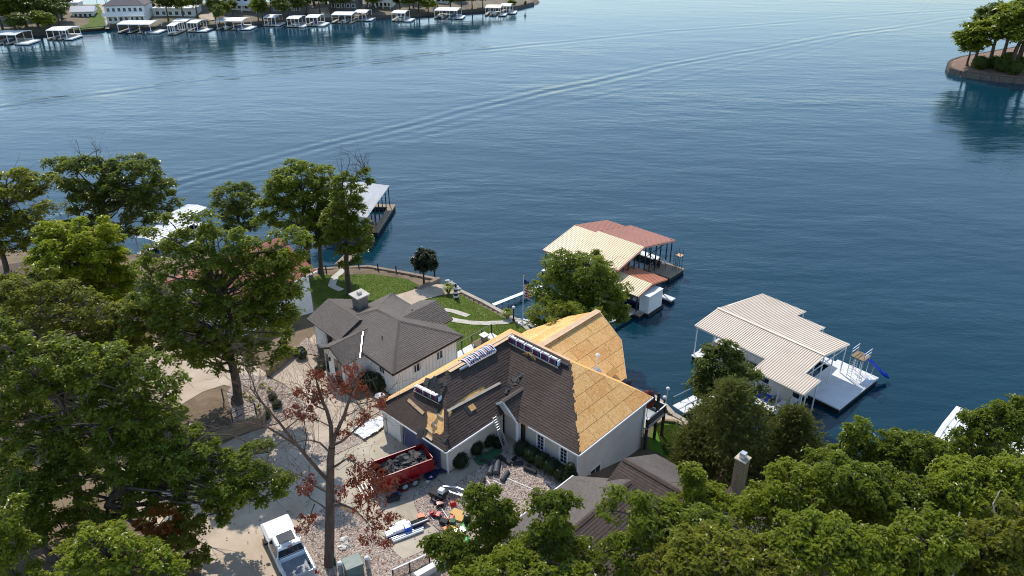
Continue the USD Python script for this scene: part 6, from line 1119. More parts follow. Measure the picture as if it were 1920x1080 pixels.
    cl = np.array(cl); m = 7; d = rng.normal(size=(len(cl), m, 3)); d /= np.linalg.norm(d, axis=2, keepdims=True); pts = cl[:, None] + d * .24; v, f = leaves(pts.reshape(-1, 3), (d + [0, 0, .5]).reshape(-1, 3) / 1.2, rng, 5, .15, .09, .5); part(t, 'crown', (v, f), 'leaf_red')
red_tree()
def twig_tree():
    rng = np.random.default_rng(3); b = G(663, 742); wy = b[1]; t = thing('bare_white_tree', 'small leafless white barked tree before the white house', 'tree', b); mb = MB(); p0 = PY(667, 690, wy); mb.tube([b, PY(664, 715, wy), p0], [.1, .085, .07], 7)
    for x, y, d in ((650, 640, .5), (655, 660, -.6), (668, 630, .8), (690, 640, -.3), (695, 665, .6), (645, 675, .2), (680, 655, -.7), (665, 645, 0), (705, 690, .4), (640, 690, -.3)):
        q = limb(mb, p0 - (p0 - b) * .1 * rng.random(), PY(x, y, wy + d), .035, .008, rng, .12, 6, 4)
        for _ in range(6): s = q[rng.integers(2, 6)]; limb(mb, s, s + (q[-1] - q[2]) * .4 + rng.normal(size=3) * .4, .012, .004, rng, .15, 3, 3)
    part(t, 'trunk', mb, 'bark_pale', smooth=50)
twig_tree()
# ---------------------------------------------------------------- far shore
FS = [P(x, y, 0)[:2] for x, y in [(-300, 90), (0, 75), (60, 68), (130, 61), (200, 54), (300, 56), (400, 52), (480, 46), (560, 43), (640, 38), (760, 32), (830, 27), (900, 22), (960, 18), (1000, 9)]]
FB_ = [P(x, y, 0)[:2] for x, y in [(1010, 4), (930, -4), (800, -2), (640, 8), (560, 6), (460, 10), (330, 8), (200, 12), (120, 14), (60, -5), (0, -20), (-300, -20)]]
FARL = Polygon([tuple(map(float, q)) for q in FS] + [tuple(map(float, q)) for q in FB_]).buffer(0); fedge = LineString(FARL.exterior.coords)
def far_gz(x, y):
    p = Point(x, y); d = fedge.distance(p); return (min(.7 + d * .12, 4.2) if FARL.contains(p) else -1.0)
b = FARL.bounds; xs = np.arange(b[0] - 3, b[2] + 3, 2.0); ys = np.arange(b[1] - 3, b[3] + 3, 2.0); gx, gy = np.meshgrid(xs, ys, indexing='ij'); pts = shapely.points(np.stack([gx.ravel(), gy.ravel()], 1)); shapely.prepare(FARL); ins = shapely.contains(FARL, pts); d = shapely.distance(fedge, pts)
zz = np.where(ins, np.minimum(.7 + d * .12, 4.2), -np.minimum(d, 1.5)) + np.where(ins, .3 * meshkit.noise(np.stack([gx.ravel() * .1, gy.ravel() * .1, 0 * gx.ravel()], 1)), 0); nx, ny = len(xs), len(ys); ii, jj = np.meshgrid(np.arange(nx - 1), np.arange(ny - 1), indexing='ij'); a = (ii * ny + jj).ravel()
mk('far_earth', (.11, .085, .06), (.24, .19, .13), .09, .95, c3=(.09, .10, .04)); solo('far_shore', (np.stack([gx.ravel(), gy.ravel(), zz], 1), np.vstack([np.stack([a, a + ny, a + ny + 1], 1), np.stack([a, a + ny + 1, a + 1], 1)])), 'far_earth', 'low peninsula of bare ground across the lake', kind='structure', smooth=True)
t = thing('far_seawall', 'dark stone seawall along the far shore', 'seawall', (*FS[5], 0))
for p_, q_ in zip(FS[:-1], FS[1:]): part(t, 'wall_segment', MB().bar((*p_, .35), (*q_, .35), .8, 1.5), 'stone_dark')
def farP(x, y, z=1.5): p = P(x, y, z); return p
def house_far(label, x, y, w, d, h, rise, az, wall, roof, floors=2, z=1.6, hip=True, wins=6, name='lake_house', deck=False):
    o = farP(x, y, z); fr = Fr(o, az); t = thing(name, label, 'house', o); part(t, 'wall', MB().box(fr, -d / 2, d / 2, -w / 2, w / 2, z - 1, z + h), wall); e = .5; q = [fr.w(a * (d / 2 + e), b_ * (w / 2 + e), z + h) for a, b_ in ((-1, -1), (1, -1), (1, 1), (-1, 1))]; r0, r1 = (fr.w(0, -w / 2 + (d / 2 if hip else -e), z + h + rise), fr.w(0, w / 2 - (d / 2 if hip else -e), z + h + rise))
    mb = MB(); mb.slab([q[0], q[3], r1, r0], .2); mb.slab([q[1], r0, r1, q[2]][::-1], .2); mb.slab([q[0], r0, q[1]], .2); mb.slab([q[2], r1, q[3]], .2); part(t, 'roof', mb, roof)
    for f_ in range(floors):
        for k in range(wins): s = -w / 2 + w * (k + .7) / (wins + .4); zz_ = z + .9 + f_ * (h / floors); wd = part(t, 'window', MB().box(fr, -d / 2 - .06, -d / 2 - .005, s - .45 * w / wins * .7, s + .45 * w / wins * .7, zz_, zz_ + min(1.4, h / floors - 1.1)), 'trim_white'); part(wd, 'pane', MB().box(fr, -d / 2 - .08, -d / 2 - .062, s - .36 * w / wins * .7, s + .36 * w / wins * .7, zz_ + .1, zz_ + min(1.3, h / floors - 1.2)), 'window_glass')
    if deck: part(t, 'balcony', MB().box(fr, -d / 2 - 2.6, -d / 2 - .01, -w / 2 - .4, w / 2 + .4, z + h / 2 - .3, z + h / 2), 'trim_white'); part(t, 'rail', MB().box(fr, -d / 2 - 2.6, -d / 2 - 2.5, -w / 2 - .4, w / 2 + .4, z + h / 2, z + h / 2 + .9), 'far_roof_light'); [part(t, 'post', MB().box(fr, -d / 2 - 2.5, -d / 2 - 2.3, s, s + .2, z - 1, z + h / 2 - .3), 'trim_white') for s in np.linspace(-w / 2, w / 2 - .2, 4)]
    return t
house_far('large cream two storey house with dark hip roof behind the first dock', 247, 40, 13.5, 10, 6.2, 3.2, -8, 'far_wall', 'far_roof', 2, 1.2, True, 7, deck=True); house_far('small white cottage with pale metal roof on the far lawn', 161, 36, 7, 5, 3.0, 1.6, -14, 'far_wall', 'far_roof_light', 1, 1.4, False, 4); house_far('pale house at the water gap at the top left', 138, 18, 6, 6, 3, 1.2, -10, 'far_wall', 'far_roof_light', 1, 2.0, True, 3); house_far('low pale blue house with three windows under far trees', 335, 30, 15, 8, 3.4, 1.2, 0, 'far_wall', 'far_roof_light', 1, 2.0, True, 6)
house_far('grey house with long balcony at the top of the far shore', 452, 18, 17, 9, 5.4, 1.8, 2, 'far_roof_light', 'far_roof', 2, 2.6, True, 6, deck=True); house_far('dark shaded house in the far trees', 545, 22, 12, 8, 5, 2, 4, 'far_dark', 'far_roof', 2, 2.4, True, 5); house_far('dark house beside the far dirt slope', 650, 16, 11, 8, 5, 2, 6, 'far_dark', 'far_roof', 2, 2.2, True, 5); house_far('white two storey house with balcony right of the dirt slope', 720, 14, 9, 7, 6, 2, 8, 'far_wall', 'far_roof', 2, 1.6, True, 5, deck=True); house_far('small white shed roofed house at the far point', 830, 6, 5, 5, 3, 1.2, 8, 'far_wall', 'far_roof_light', 1, 2.0, True, 2)
def strip_far(name, pts, w, mat, label): drape_far = LineString([tuple(farP(x, y, 1.2)[:2]) for x, y in pts]).buffer(w / 2, cap_style='flat'); mb = MB(); q = np.array(drape_far.exterior.coords)[:-1][:, :2]; return drape_far
def far_sheet(name, px, mat, label):
    pg = Polygon([tuple(farP(x, y, 2.0)[:2]) for x, y in px]).buffer(0); mb = MB(); bb = pg.bounds
    for x in np.arange(bb[0], bb[2], 2.0):
        for y in np.arange(bb[1], bb[3], 2.0):
            for q in polys(pg.intersection(sbox(x, y, x + 2, y + 2))): c = np.array(q.exterior.coords)[:-1]; c = c if q.exterior.is_ccw else c[::-1]; mb.sheet(np.column_stack([c, np.zeros(len(c))]))
    v, f = mb.get(); v[:, 2] = [max(far_gz(a, b_), .5) + .35 for a, b_ in v[:, :2]]; solo(name, (v, f), mat, label, kind='structure')
far_sheet('far_lawn', [(135, 50), (192, 46), (200, 38), (190, 20), (178, 22), (165, 42)], 'grass', 'dry green lawn on the far shore'); far_sheet('far_ramp', [(185, 19), (196, 19), (208, 34), (203, 47), (196, 47), (196, 36)], 'concrete_tan', 'curved tan ramp to the water on the far shore'); far_sheet('far_slope', [(372, 32), (400, 28), (402, 36), (380, 38)], 'concrete_tan', 'tan bank between far houses'); far_sheet('far_slope', [(572, 22), (615, 18), (620, 28), (578, 30)], 'concrete_tan', 'tan cleared bank on the far shore'); far_sheet('far_slope', [(665, 20), (680, 12), (688, 12), (680, 26), (665, 28)], 'concrete_tan', 'steep tan track on the far shore')
# far docks
def far_dock(label, x0, x1, y, az, l=9, lift=3.3, side=0.0, mat='white_metal'):
    a, b_ = P(x0, y, lift), P(x1, y, lift); c = (a + b_) / 2; w = np.linalg.norm(b_ - a); fr = Fr(c, az); t = thing('far_dock', label, 'boat dock', fr.w(0, 0, 0), 'white roofed docks on the far shore'); zf = lambda u, v: lift - (u + l / 2) * .0 + (l / 2 - abs(u)) * .1 - .3
    for k in range(6): s = -w / 2 + w * k / 6; part(t, 'roof_panel', MB().slab([fr.w(-l / 2, s, zf(-l / 2, 0)), fr.w(-l / 2, s + w / 6 - .03, zf(-l / 2, 0)), fr.w(0, s + w / 6 - .03, zf(0, 0)), fr.w(0, s, zf(0, 0))], .15), mat); part(t, 'roof_panel', MB().slab([fr.w(0, s, zf(0, 0)), fr.w(0, s + w / 6 - .03, zf(0, 0)), fr.w(l / 2, s + w / 6 - .03, zf(l / 2, 0)), fr.w(l / 2, s, zf(l / 2, 0))], .15), mat)
    part(t, 'deck', MB().box(fr, l / 2 - 1.2, l / 2, -w / 2, w / 2, .2, .55), 'white_deck')
    for k in range(4): s = -w / 2 + (w - 1) * k / 3; part(t, 'finger', MB().box(fr, -l / 2 - .4, l / 2 - 1.21, s, s + 1, .2, .55), 'concrete_grey'); part(t, 'float', MB().box(fr, -l / 2 - .3, l / 2 - 1.3, s + .05, s + .95, -.4, .19), 'black_foam')
    if side: part(t, 'swim_deck', MB().box(fr, -l / 2 - 1, 1.5, -w / 2 - side, -w / 2 - .01, .2, .55), 'white_deck'); part(t, 'swim_float', MB().box(fr, -l / 2 - .9, 1.4, -w / 2 - side + .1, -w / 2 - .1, -.4, .19), 'black_foam')
    for u in (-l / 2 + .2, l / 2 - .2):
        for v in np.linspace(-w / 2 + .2, w / 2 - .2, 4): part(t, 'post', MB().box(fr, u - .08, u + .08, v - .08, v + .08, .4, zf(u, v) - .15), 'white_metal')
    n_ = max(1, int(w / 4.5))
    for k in range(n_): boat('far_boat', (['', 'second ', 'third '][k] + 'boat in %s') % label, fr, -l * .1, -w / 2 + w * (k + .5) / n_, 6.0, 2.1, ['white_paint', 'navy_tarp', 'blue_tarp'][k % 3], 'grey_metal', [None, 'navy_tarp', 'blue_tarp'][(k + int(x0)) % 3], axis='u', group='boats in the far docks')
    return t
for i, (x0, x1, y, sd, lb) in enumerate(((-8, 44, 59, 4, 'far white dock at the left edge'), (98, 136, 51, 2, 'far white dock with pale curved roof near the left trees'), (229, 292, 40, 3, 'wide far white dock before the cream house'), (321, 336, 43, 0, 'narrow far dock roof left of a taller one'), (331, 358, 35, 0, 'taller far dock roof in a group of three'), (358, 378, 38, 3, 'right roof of the far dock group of three'), (413, 462, 34, 3, 'large far white dock before the dirt slope'), (500, 523, 28, 1.5, 'small far dock before the yellow green tree'), (543, 567, 30, 2, 'small far dock left of two alike'), (578, 602, 28, 2.5, 'small far dock right of two alike'), (627, 666, 23, 0, 'low wide far dock beside a taller roof'), (668, 692, 19, 2, 'tall square far dock roof'), (738, 764, 20, 2.5, 'far dock before the white balcony house'), (818, 862, 15, 2, 'dark sided far dock with white roof'), (912, 942, 10, 2, 'tan roofed far dock near the point'), (940, 960, 7, 2, 'last far dock at the point'))):
    far_dock(lb, x0, x1, y, 1 + i * .5, 8 if x1 - x0 < 30 else 9, 3.3, sd, 'white_metal' if i != 14 else 'tan_metal')
bu = P(893, 40, .2); t = thing('channel_buoy', 'small white channel buoy off the far point', 'buoy', bu); part(t, 'body', MB().lathe(bu - [0, 0, .4], [(.01, 0), (.3, .1), (.3, .8), (.12, .9), (.12, 1.9), (.01, 2.0)], 10), 'white_wrap'); part(t, 'band', MB().lathe(bu, [(.31, .1), (.31, .25)], 10), 'orange_plastic')
# far trees: four kinds, copied
def proto_tree(name, label, seed, leaf, h, r, cat='tree', base=(0, 0, 0), n_cl=30, rc=1.5, ros=30, k=5, ls=.55, lw=.4, tall=.62, th=.35):
    base = np.array(base, float); c = base + [0, 0, h * tall]; rg = np.random.default_rng(seed)
    bl = [(c, (r, r, h * .3), 1.0), (c + [r * .4, 0, h * .1], (r * .6, r * .6, h * .22), .5), (c + [-r * .4, r * .2, -h * .03], (r * .65, r * .6, h * .2), .5)]
    return tree(name, label, cat, base, bl, leaf=leaf, seed=seed, n_cl=n_cl, rc=rc, ros=ros, k=k, ls=ls, lw=lw, tr=th, trunk_top=.5)
fts = []
def far_tree(label, x, y, px, kind, group='trees on the far shore', z=2.0, wide=1.0):
    p = farP(x, y, z); p[2] = max(far_gz(p[0], p[1]), .5); h = 1.18 * px * mpp(p) / math.cos(PITCH - .33) ; PROT = {0: ('far_tree', 'leaf_far'), 1: ('far_oak', 'leaf_oak'), 2: ('far_maple', 'leaf_bright'), 3: ('far_pine', 'leaf_dark')}
    if kind not in protos:
        protos[kind] = (proto_tree(PROT[kind][0], label, 300 + kind, PROT[kind][1], 12.0, 4.6 if kind != 3 else 3.2, base=p), ); s = h / 12.0; pr = protos[kind][0]; xf = UsdGeom.Xform(pr); xf.AddScaleOp().Set(Gf.Vec3f(s * wide, s * wide, s)); tag(pr, label, 'tree', group); return
    s = h / 12.0; copy_of(protos[kind][0], p, rotz=(x * 37) % 360, label=label, group=group, scale=(s * wide, s * wide, s))
protos = {}
POS = ['far left', 'second', 'third', 'fourth', 'fifth', 'sixth', 'seventh', 'eighth', 'ninth', 'tenth', 'eleventh', 'twelfth']
for i, (x, y, px) in enumerate(((5, 58, 62), (28, 54, 60), (50, 50, 58), (72, 50, 60), (92, 46, 55), (112, 48, 50), (20, 40, 55), (62, 36, 55), (100, 34, 48), (38, 62, 40), (84, 56, 38), (118, 40, 45))): far_tree('%s tree of the dense clump at the top left' % POS[i], x, y, px, (1, 0, 2, 0)[i % 4], 'clump of trees at the top left', wide=1.25)
for i, (x, y, px) in enumerate(((316, 38, 50), (345, 36, 48), (371, 34, 45), (405, 38, 42), (412, 42, 36), (425, 36, 34), (437, 30, 26), (484, 34, 36), (492, 34, 38), (531, 34, 40), (560, 30, 42), (576, 26, 38))): far_tree('%s slim tree from the left among the far houses' % POS[i].replace('far left', 'first'), x, y, px, (3, 1, 0, 3, 0, 1, 0, 2, 3, 0, 3, 0)[i], wide=1.0 if i not in (4, 5) else .8)
for i, (x, y, px) in enumerate(((700, 18, 30), (750, 18, 30), (768, 20, 34), (785, 18, 36), (803, 20, 28), (845, 14, 30), (865, 14, 32), (885, 12, 30), (905, 10, 26), (780, 8, 30), (860, 4, 25), (960, 10, 16))): far_tree('%s tree from the left in the dark far point wood' % POS[i].replace('far left', 'first'), x, y, px, (0, 3, 0, 1, 2, 3, 0, 1, 0, 3, 0, 1)[i], 'trees of the far point', wide=1.3)
for i, (x, y, px) in enumerate(((350, 24, 40), (380, 22, 42), (440, 24, 40), (510, 24, 44), (530, 26, 40), (600, 24, 40), (625, 20, 38), (645, 22, 36), (700, 20, 34), (715, 8, 36), (775, 14, 34), (820, 12, 30))): far_tree('%s rounded tree from the left between the far houses' % POS[i].replace('far left', 'first'), x, y, px, (0, 1, 0, 0, 3, 0, 1)[i % 7], 'rounded trees between the far houses', wide=1.15)
for i, (x, y, px) in enumerate(((183, 10, 20), (199, 11, 24), (202, 11, 22), (213, 9, 24), (290, 26, 26), (960, 6, 16), (985, 8, 12))): far_tree('%s slender tree against the far water' % POS[i].replace('far left', 'first'), x, y, px, 3, 'slender trees by the far water', wide=.6)
for i, (x, y, px) in enumerate(((290, 22, 58), (400, 18, 60), (500, 20, 50), (520, 16, 52), (590, 16, 50), (612, 14, 46), (635, 14, 44), (690, 12, 40), (735, 8, 40), (425, 16, 45), (560, 14, 50), (475, 14, 45))): far_tree('%s dark tree from the left behind the far houses' % POS[i].replace('far left', 'first'), x, y, px, (0, 3, 1)[i % 3], 'wood behind the far houses', wide=1.3)
# island headland on the right
IS = [P(x, y, 0)[:2] for x, y in [(1776, 127), (1781, 137), (1800, 143), (1850, 151), (1925, 158), (2200, 185), (2300, 120), (1990, 70), (1925, 92), (1850, 106), (1800, 115), (1782, 121)]]; ISP = Polygon([tuple(map(float, q)) for q in IS]).buffer(2).buffer(-2); ie = LineString(ISP.exterior.coords); shapely.prepare(ISP)
b = ISP.bounds; xs = np.arange(b[0] - 2, b[2] + 2, 1.0); ys = np.arange(b[1] - 2, b[3] + 2, 1.0); gx, gy = np.meshgrid(xs, ys, indexing='ij'); pts = shapely.points(np.stack([gx.ravel(), gy.ravel()], 1)); ins = shapely.contains(ISP, pts); d = shapely.distance(ie, pts); zz = np.where(ins, 1.3 + np.minimum(d * .1, 1.6), -1.0); nx, ny = len(xs), len(ys); ii, jj = np.meshgrid(np.arange(nx - 1), np.arange(ny - 1), indexing='ij'); a = (ii * ny + jj).ravel()
mk('island_earth', (.15, .09, .065), (.25, .155, .115), .25, .95, c3=(.16, .115, .07)); solo('headland', (np.stack([gx.ravel(), gy.ravel(), zz], 1), np.vstack([np.stack([a, a + ny, a + ny + 1], 1), np.stack([a, a + ny + 1, a + 1], 1)])), 'island_earth', 'brown wooded headland at the upper right', kind='structure', smooth=True)
t = thing('headland_seawall', 'curved seawall round the wooded headland, coloured dark for shade', 'seawall', (*IS[3], 0)); ec = np.array([ie.interpolate(s).coords[0] for s in np.arange(0, ie.length, 2.5)])
for p_, q_ in zip(ec, np.roll(ec, -1, 0)): part(t, 'wall_segment', MB().bar((*p_, .3), (*q_, .3), .7, 2.2), 'stone_dark')
isg = lambda x, y: 1.3 + min(ie.distance(Point(x, y)) * .1, 1.6)
for i, (x, y, px, k, wd) in enumerate(((1826, 122, 78, 2, 1.25), (1814, 119, 55, 1, 1.1), (1856, 113, 92, 0, 1.1), (1893, 131, 108, 1, 1.3), (1908, 122, 110, 2, 1.3), (1880, 108, 85, 1, 1.2), (1930, 125, 110, 0, 1.3), (1960, 120, 110, 1, 1.3))):
    p = P(x, y, 2.3); p[2] = isg(p[0], p[1]); h = 1.15 * px * mpp(p) / math.cos(PITCH - .2); lb = ['leftmost low oak with two stems on the headland', 'small oak at the tip of the headland', 'dark oak behind the low ones on the headland', 'oak with low hanging foliage at the headland wall', 'tallest light green oak on the headland', 'oak at the back of the headland', 'oak at the right edge of the headland', 'oak just beyond the right edge of the headland'][i]
    copy_of(protos[k][0], p, rotz=i * 77, label=lb, group='oaks on the headland', scale=(h / 12 * wd, h / 12 * wd, h / 12))
for i, (x, y) in enumerate(((1835, 128), (1862, 128), (1900, 138), (1915, 130), (1890, 120))): bush('headland_shrub', '%s dark shrub on the floor of the headland' % POS[i].replace('far left', 'first'), 'shrub', np.array([*P(x, y, 1.8)[:2], 1.7]), 1.9, 'leaf_dark', 240, 6, .45, 300 + i, 'shrubs of the headland')
bush('headland_shrub', 'dark shrub under the headland oaks', 'shrub', np.array([*P(1880, 133, 1.8)[:2], 1.6]), 2.4, 'leaf_dark', 300, 6, .45, 91)
# ---------------------------------------------------------------- vehicles
import manifold3d as m3
def rbox(x0, x1, y0, y1, z0, z1, r, taper=(0, 0, 0, 0)):
    """A rounded box; taper pulls the top in at front, back and sides."""
    S = m3.Manifold.sphere(r, 10); q = []
    for x, y, z, in ((a, b, c) for a in (0, 1) for b in (0, 1) for c in (0, 1)):
        xx, yy, zz_ = (x1 - r if x else x0 + r), (y1 - r if y else y0 + r), (z1 - r if z else z0 + r)
        if z: xx += -taper[0] if x else taper[1]; yy += -taper[2] if y else taper[2]
        q.append(S.translate((xx, yy, zz_)))
    return m3.Manifold.batch_hull(q)
def loc_mesh(m, o, ang):
    v, f = (lambda k: (np.array(k.vert_properties[:, :3], float), np.array(k.tri_verts, int)))(m.to_mesh()) if hasattr(m, 'to_mesh') else (m.get() if isinstance(m, MB) else (np.array(m.vertices), np.array(m.faces)))
    c, s = math.cos(ang), math.sin(ang); return np.stack([v[:, 0] * c - v[:, 1] * s, v[:, 0] * s + v[:, 1] * c, v[:, 2]], 1) + np.asarray(o), f
F00 = Fr((0, 0, 0), 90)
def wheel(t, o, ang, x, y, r, w, parent_name='wheel'):
    mb = MB(); n = 24; g_ = np.arange(n) * 2 * math.pi / n; prof = [(r * .62, -w / 2), (r * .93, -w / 2), (r, -w * .3), (r, w * .3), (r * .93, w / 2), (r * .62, w / 2)]
    def ring(rr, yy): return np.stack([x + rr * np.cos(g_), np.full(n, y + yy), r + rr * np.sin(g_)], 1)
    for (r0, y0), (r1, y1) in zip(prof[:-1], prof[1:]): mb.add(np.vstack([ring(r0, y0), ring(r1, y1)]), [[j, n + j, n + (j + 1) % n, (j + 1) % n] for j in range(n)])
    wh = part(t, parent_name, loc_mesh(mb, o, ang), 'rubber', smooth=40); sg = 1 if y > 0 else -1; rm = MB(); a = ring(r * .62, sg * w * .36); rm.add(np.vstack([a, [[x, y + sg * w * .30, r]]]), [[j, (j + 1) % n, n] if sg < 0 else [(j + 1) % n, j, n] for j in range(n)]); part(wh, 'rim', loc_mesh(rm, o, ang), 'galvanized')
def pickup():
    z0 = gz(*P(540, 1030, 5.8)[:2]); fr, rr = P(513, 973, z0 + 1.0), P(567, 1083, z0 + 1.2); d = fr - rr; ang = math.atan2(d[1], d[0]); o = (fr + rr) / 2; o[2] = gz(o[0], o[1]) + .035
    t = thing('pickup_truck', 'white crew cab pickup with sunroof and silver bed liner parked below the oak', 'pickup truck', o); A = lambda nm, m, mat, **k: part(t, nm, loc_mesh(m, o, ang), mat, smooth=k.pop('smooth', 35), **k)
    L = 2.9; body = rbox(-L, L, -.98, .98, .38, 1.08, .12); hood = rbox(1.1, L - .03, -.95, .95, .8, 1.17, .12, (.08, 0, .06)); bed = m3.Manifold.cube((1.86, 1.66, .8)).translate((-2.82, -.83, .72)); side = rbox(-L, -.75, -.98, .98, .8, 1.28, .08) - bed
    arches = m3.Manifold()
    for x in (-1.85, 1.85): arches = arches + m3.Manifold.cylinder(2.4, .47, circular_segments=28).rotate((90, 0, 0)).translate((x, 1.2, .42))
    A('body', (body + hood + side) - arches - bed, 'white_paint')
    cab = rbox(-.98, 1.12, -.95, .95, .95, 1.9, .1, (.62, .12, .17)); A('cab', cab, 'white_paint')
    def pane(q, nm, mat='dark_glass', off=.012):
        q = np.array(q, float); n = newell(q); c = q.mean(0); n = n if n @ (c - [0, 0, 1.3]) > 0 else -n; mb = MB(); lo, hi = q + n * .001, q + n * off; k = len(q); mb.add(np.vstack([lo, hi]), [[0, 1, 2, 3][::-1], [4, 5, 6, 7]] + [[i, (i + 1) % k, k + (i + 1) % k, k + i] for i in range(k)]); A(nm, mb, mat, smooth=False)
    ws = lambda s, y: (1.10 - .60 * s, y * (.9 - .16 * s), 1.08 + .74 * s)
    pane([ws(.1, -1), ws(.1, 1), ws(.92, 1), ws(.92, -1)], 'windscreen'); rw = lambda s, y: (-.97 + .11 * s, y * (.88 - .15 * s), 1.1 + .75 * s); pane([rw(.12, 1), rw(.12, -1), rw(.9, -1), rw(.9, 1)], 'rear_window')
    for sg in (-1, 1):
        sd = lambda x, s: (x, sg * (.952 - .163 * s), 1.08 + .78 * s); pane([sd(.84, .05), sd(.12, .05), sd(.12, .82), sd(.42, .82)], 'side_window'); pane([sd(.04, .05), sd(-.82, .05), sd(-.76, .82), sd(.04, .82)], 'side_window')
        A('mirror', rbox(.72, .92, sg * 1.13 - .13, sg * 1.13 + .13, 1.1, 1.32, .05), 'rubber'); A('headlight', rbox(2.74, 2.915, sg * .7 - .2, sg * .7 + .2, .82, 1.02, .03), 'galvanized'); A('tail_light', rbox(-2.92, -2.8, sg * .9 - .07, sg * .9 + .07, .75, 1.15, .02), 'red_plastic')
        for x in (.55, -.35): A('door_handle', rbox(x - .35, x - .15, sg * .985 - .02, sg * .985 + .02, .98, 1.02, .015), 'galvanized')
    pane([(.42, -.52, 1.905), (-.48, -.52, 1.905), (-.48, .52, 1.905), (.42, .52, 1.905)], 'sunroof', off=.01); A('bumper', rbox(2.8, 3.02, -.95, .95, .42, .68, .06), 'galvanized'); A('bumper', rbox(-3.05, -2.86, -.9, .9, .45, .66, .05), 'galvanized'); A('grille', rbox(2.86, 2.93, -.5, .5, .72, 1.02, .02), 'dark_metal')
    A('bed_liner', MB().box(F00, -2.82, -.96, -.83, .83, .73, .8), 'liner', smooth=False); A('tailgate', rbox(-2.93, -2.82, -.8, .8, .7, 1.27, .03), 'silver_paint'); A('cowl', rbox(.98, 1.2, -.82, .82, 1.08, 1.13, .02), 'rubber')
    A('third_light', rbox(-.93, -.86, -.15, .15, 1.86, 1.9, .01), 'red_plastic')
    for x in (-1.85, 1.85):
        for y in (-.84, .84): wheel(t, o, ang, x, y, .41, .26)
pickup()
def trailer():
    zt = 1.75; a, b, c = P(694, 862, GZ + zt), P(764, 837, GZ + zt), P(731, 885, GZ + zt); o = P(735, 905, GZ); d = b - a; ang = math.atan2(d[1], d[0]); 
    ctr = P(752, 868, GZ + zt - .1); o = np.array([ctr[0], ctr[1], gz(ctr[0], ctr[1]) + .07]); t = thing('dump_trailer', 'red dump trailer heaped with torn roofing beside the garage', 'trailer', o); A = lambda nm, m, mat, **k: part(t, nm, loc_mesh(m, o, ang), mat, smooth=k.pop('smooth', 30), **k)
    L, Wd, zb, zt = 2.2, 1.03, .72, 1.72
    box_ = m3.Manifold.cube((2 * L, 2 * Wd, zt - zb)).translate((-L, -Wd, zb)) - m3.Manifold.cube((2 * L - .12, 2 * Wd - .12, 2)).translate((-L + .06, -Wd + .06, zb + .08)); A('bed', box_, 'red_paint', smooth=False)
    for sg in (-1, 1): A('top_rail', rbox(-L - .02, L + .02, sg * (Wd - .03) - .06, sg * (Wd - .03) + .06, zt - .02, zt + .08, .025), 'red_paint'); [A('side_rib', MB().box(F00, x - .04, x + .04, min(sg * Wd, sg * (Wd + .06)), max(sg * Wd, sg * (Wd + .06)), zb, zt - .03), 'red_paint', smooth=False) for x in np.linspace(-L + .25, L - .25, 6)]; A('fender', rbox(-.75, .95, sg * 1.24 - .16, sg * 1.24 + .16, .78, .86, .03), 'red_paint'); [wheel(t, o, ang, x, sg * 1.24, .36, .22) for x in (-.3, .52)]
    A('head_board', rbox(L - .05, L + .05, -Wd, Wd, zb, zt + .2, .03), 'red_paint'); A('tarp_roller', rbox(-L - .12, -L + .08, -Wd - .05, Wd + .05, zt, zt + .16, .05), 'dark_metal')
    fr_ = MB(); 
    for y in (-.45, .45): fr_.bar((-L, y, .6), (L + .3, y, .6), .1, .16)
    A('frame', fr_, 'dark_metal', smooth=False); tg = MB(); tg.bar((-L - .05, -Wd + .1, zb), (-L - 1.15, -Wd + .1, .25), .08, .08); tg.bar((-L - .05, Wd - .1, zb), (-L - 1.15, Wd - .1, .25), .08, .08)
    for s in np.linspace(.1, 1, 5): tg.bar((-L - .05 - 1.1 * s, -Wd + .1, zb - (zb - .25) * s), (-L - .05 - 1.1 * s, Wd - .1, zb - (zb - .25) * s), .07, .06)
    A('ramp_gate', tg, 'red_paint', smooth=False); to = MB(); to.bar((L, -.6, .6), (L + 1.3, 0, .55), .1, .1); to.bar((L, .6, .6), (L + 1.3, 0, .55), .1, .1); A('tongue', to, 'red_paint', smooth=False)
    rg = np.random.default_rng(12); mb = MB()
    for k in range(150):
        x, y = rg.uniform(-L + .9, L - .15), rg.uniform(-Wd + .12, Wd - .12); hgt = .62 + .5 * math.exp(-((x - .6) / 1.3) ** 2) * (1 - (y / 1.3) ** 2); p = np.array([x, y, zb + hgt * rg.uniform(.75, 1.05)]); dr = rg.normal(size=3) * [1, 1, .35]; dr /= np.linalg.norm(dr); mb.bar(p - dr * rg.uniform(.1, .3), p + dr * rg.uniform(.1, .3), rg.uniform(.15, .42), .02, rg.normal(size=3) * .5 + [0, 0, 1])
    mb.mesh(trimesh.Trimesh(*loc_mesh(rbox(-L + 1.1, L - .1, -Wd + .08, Wd - .08, zb + .1, zb + .75, .1, (.1, .6, .2)), (0, 0, 0), 0), process=False)); db = solo('roofing_debris', loc_mesh(mb, o, ang), 'debris', 'heap of torn grey roofing filling the red dump trailer', 'roofing debris')
trailer()

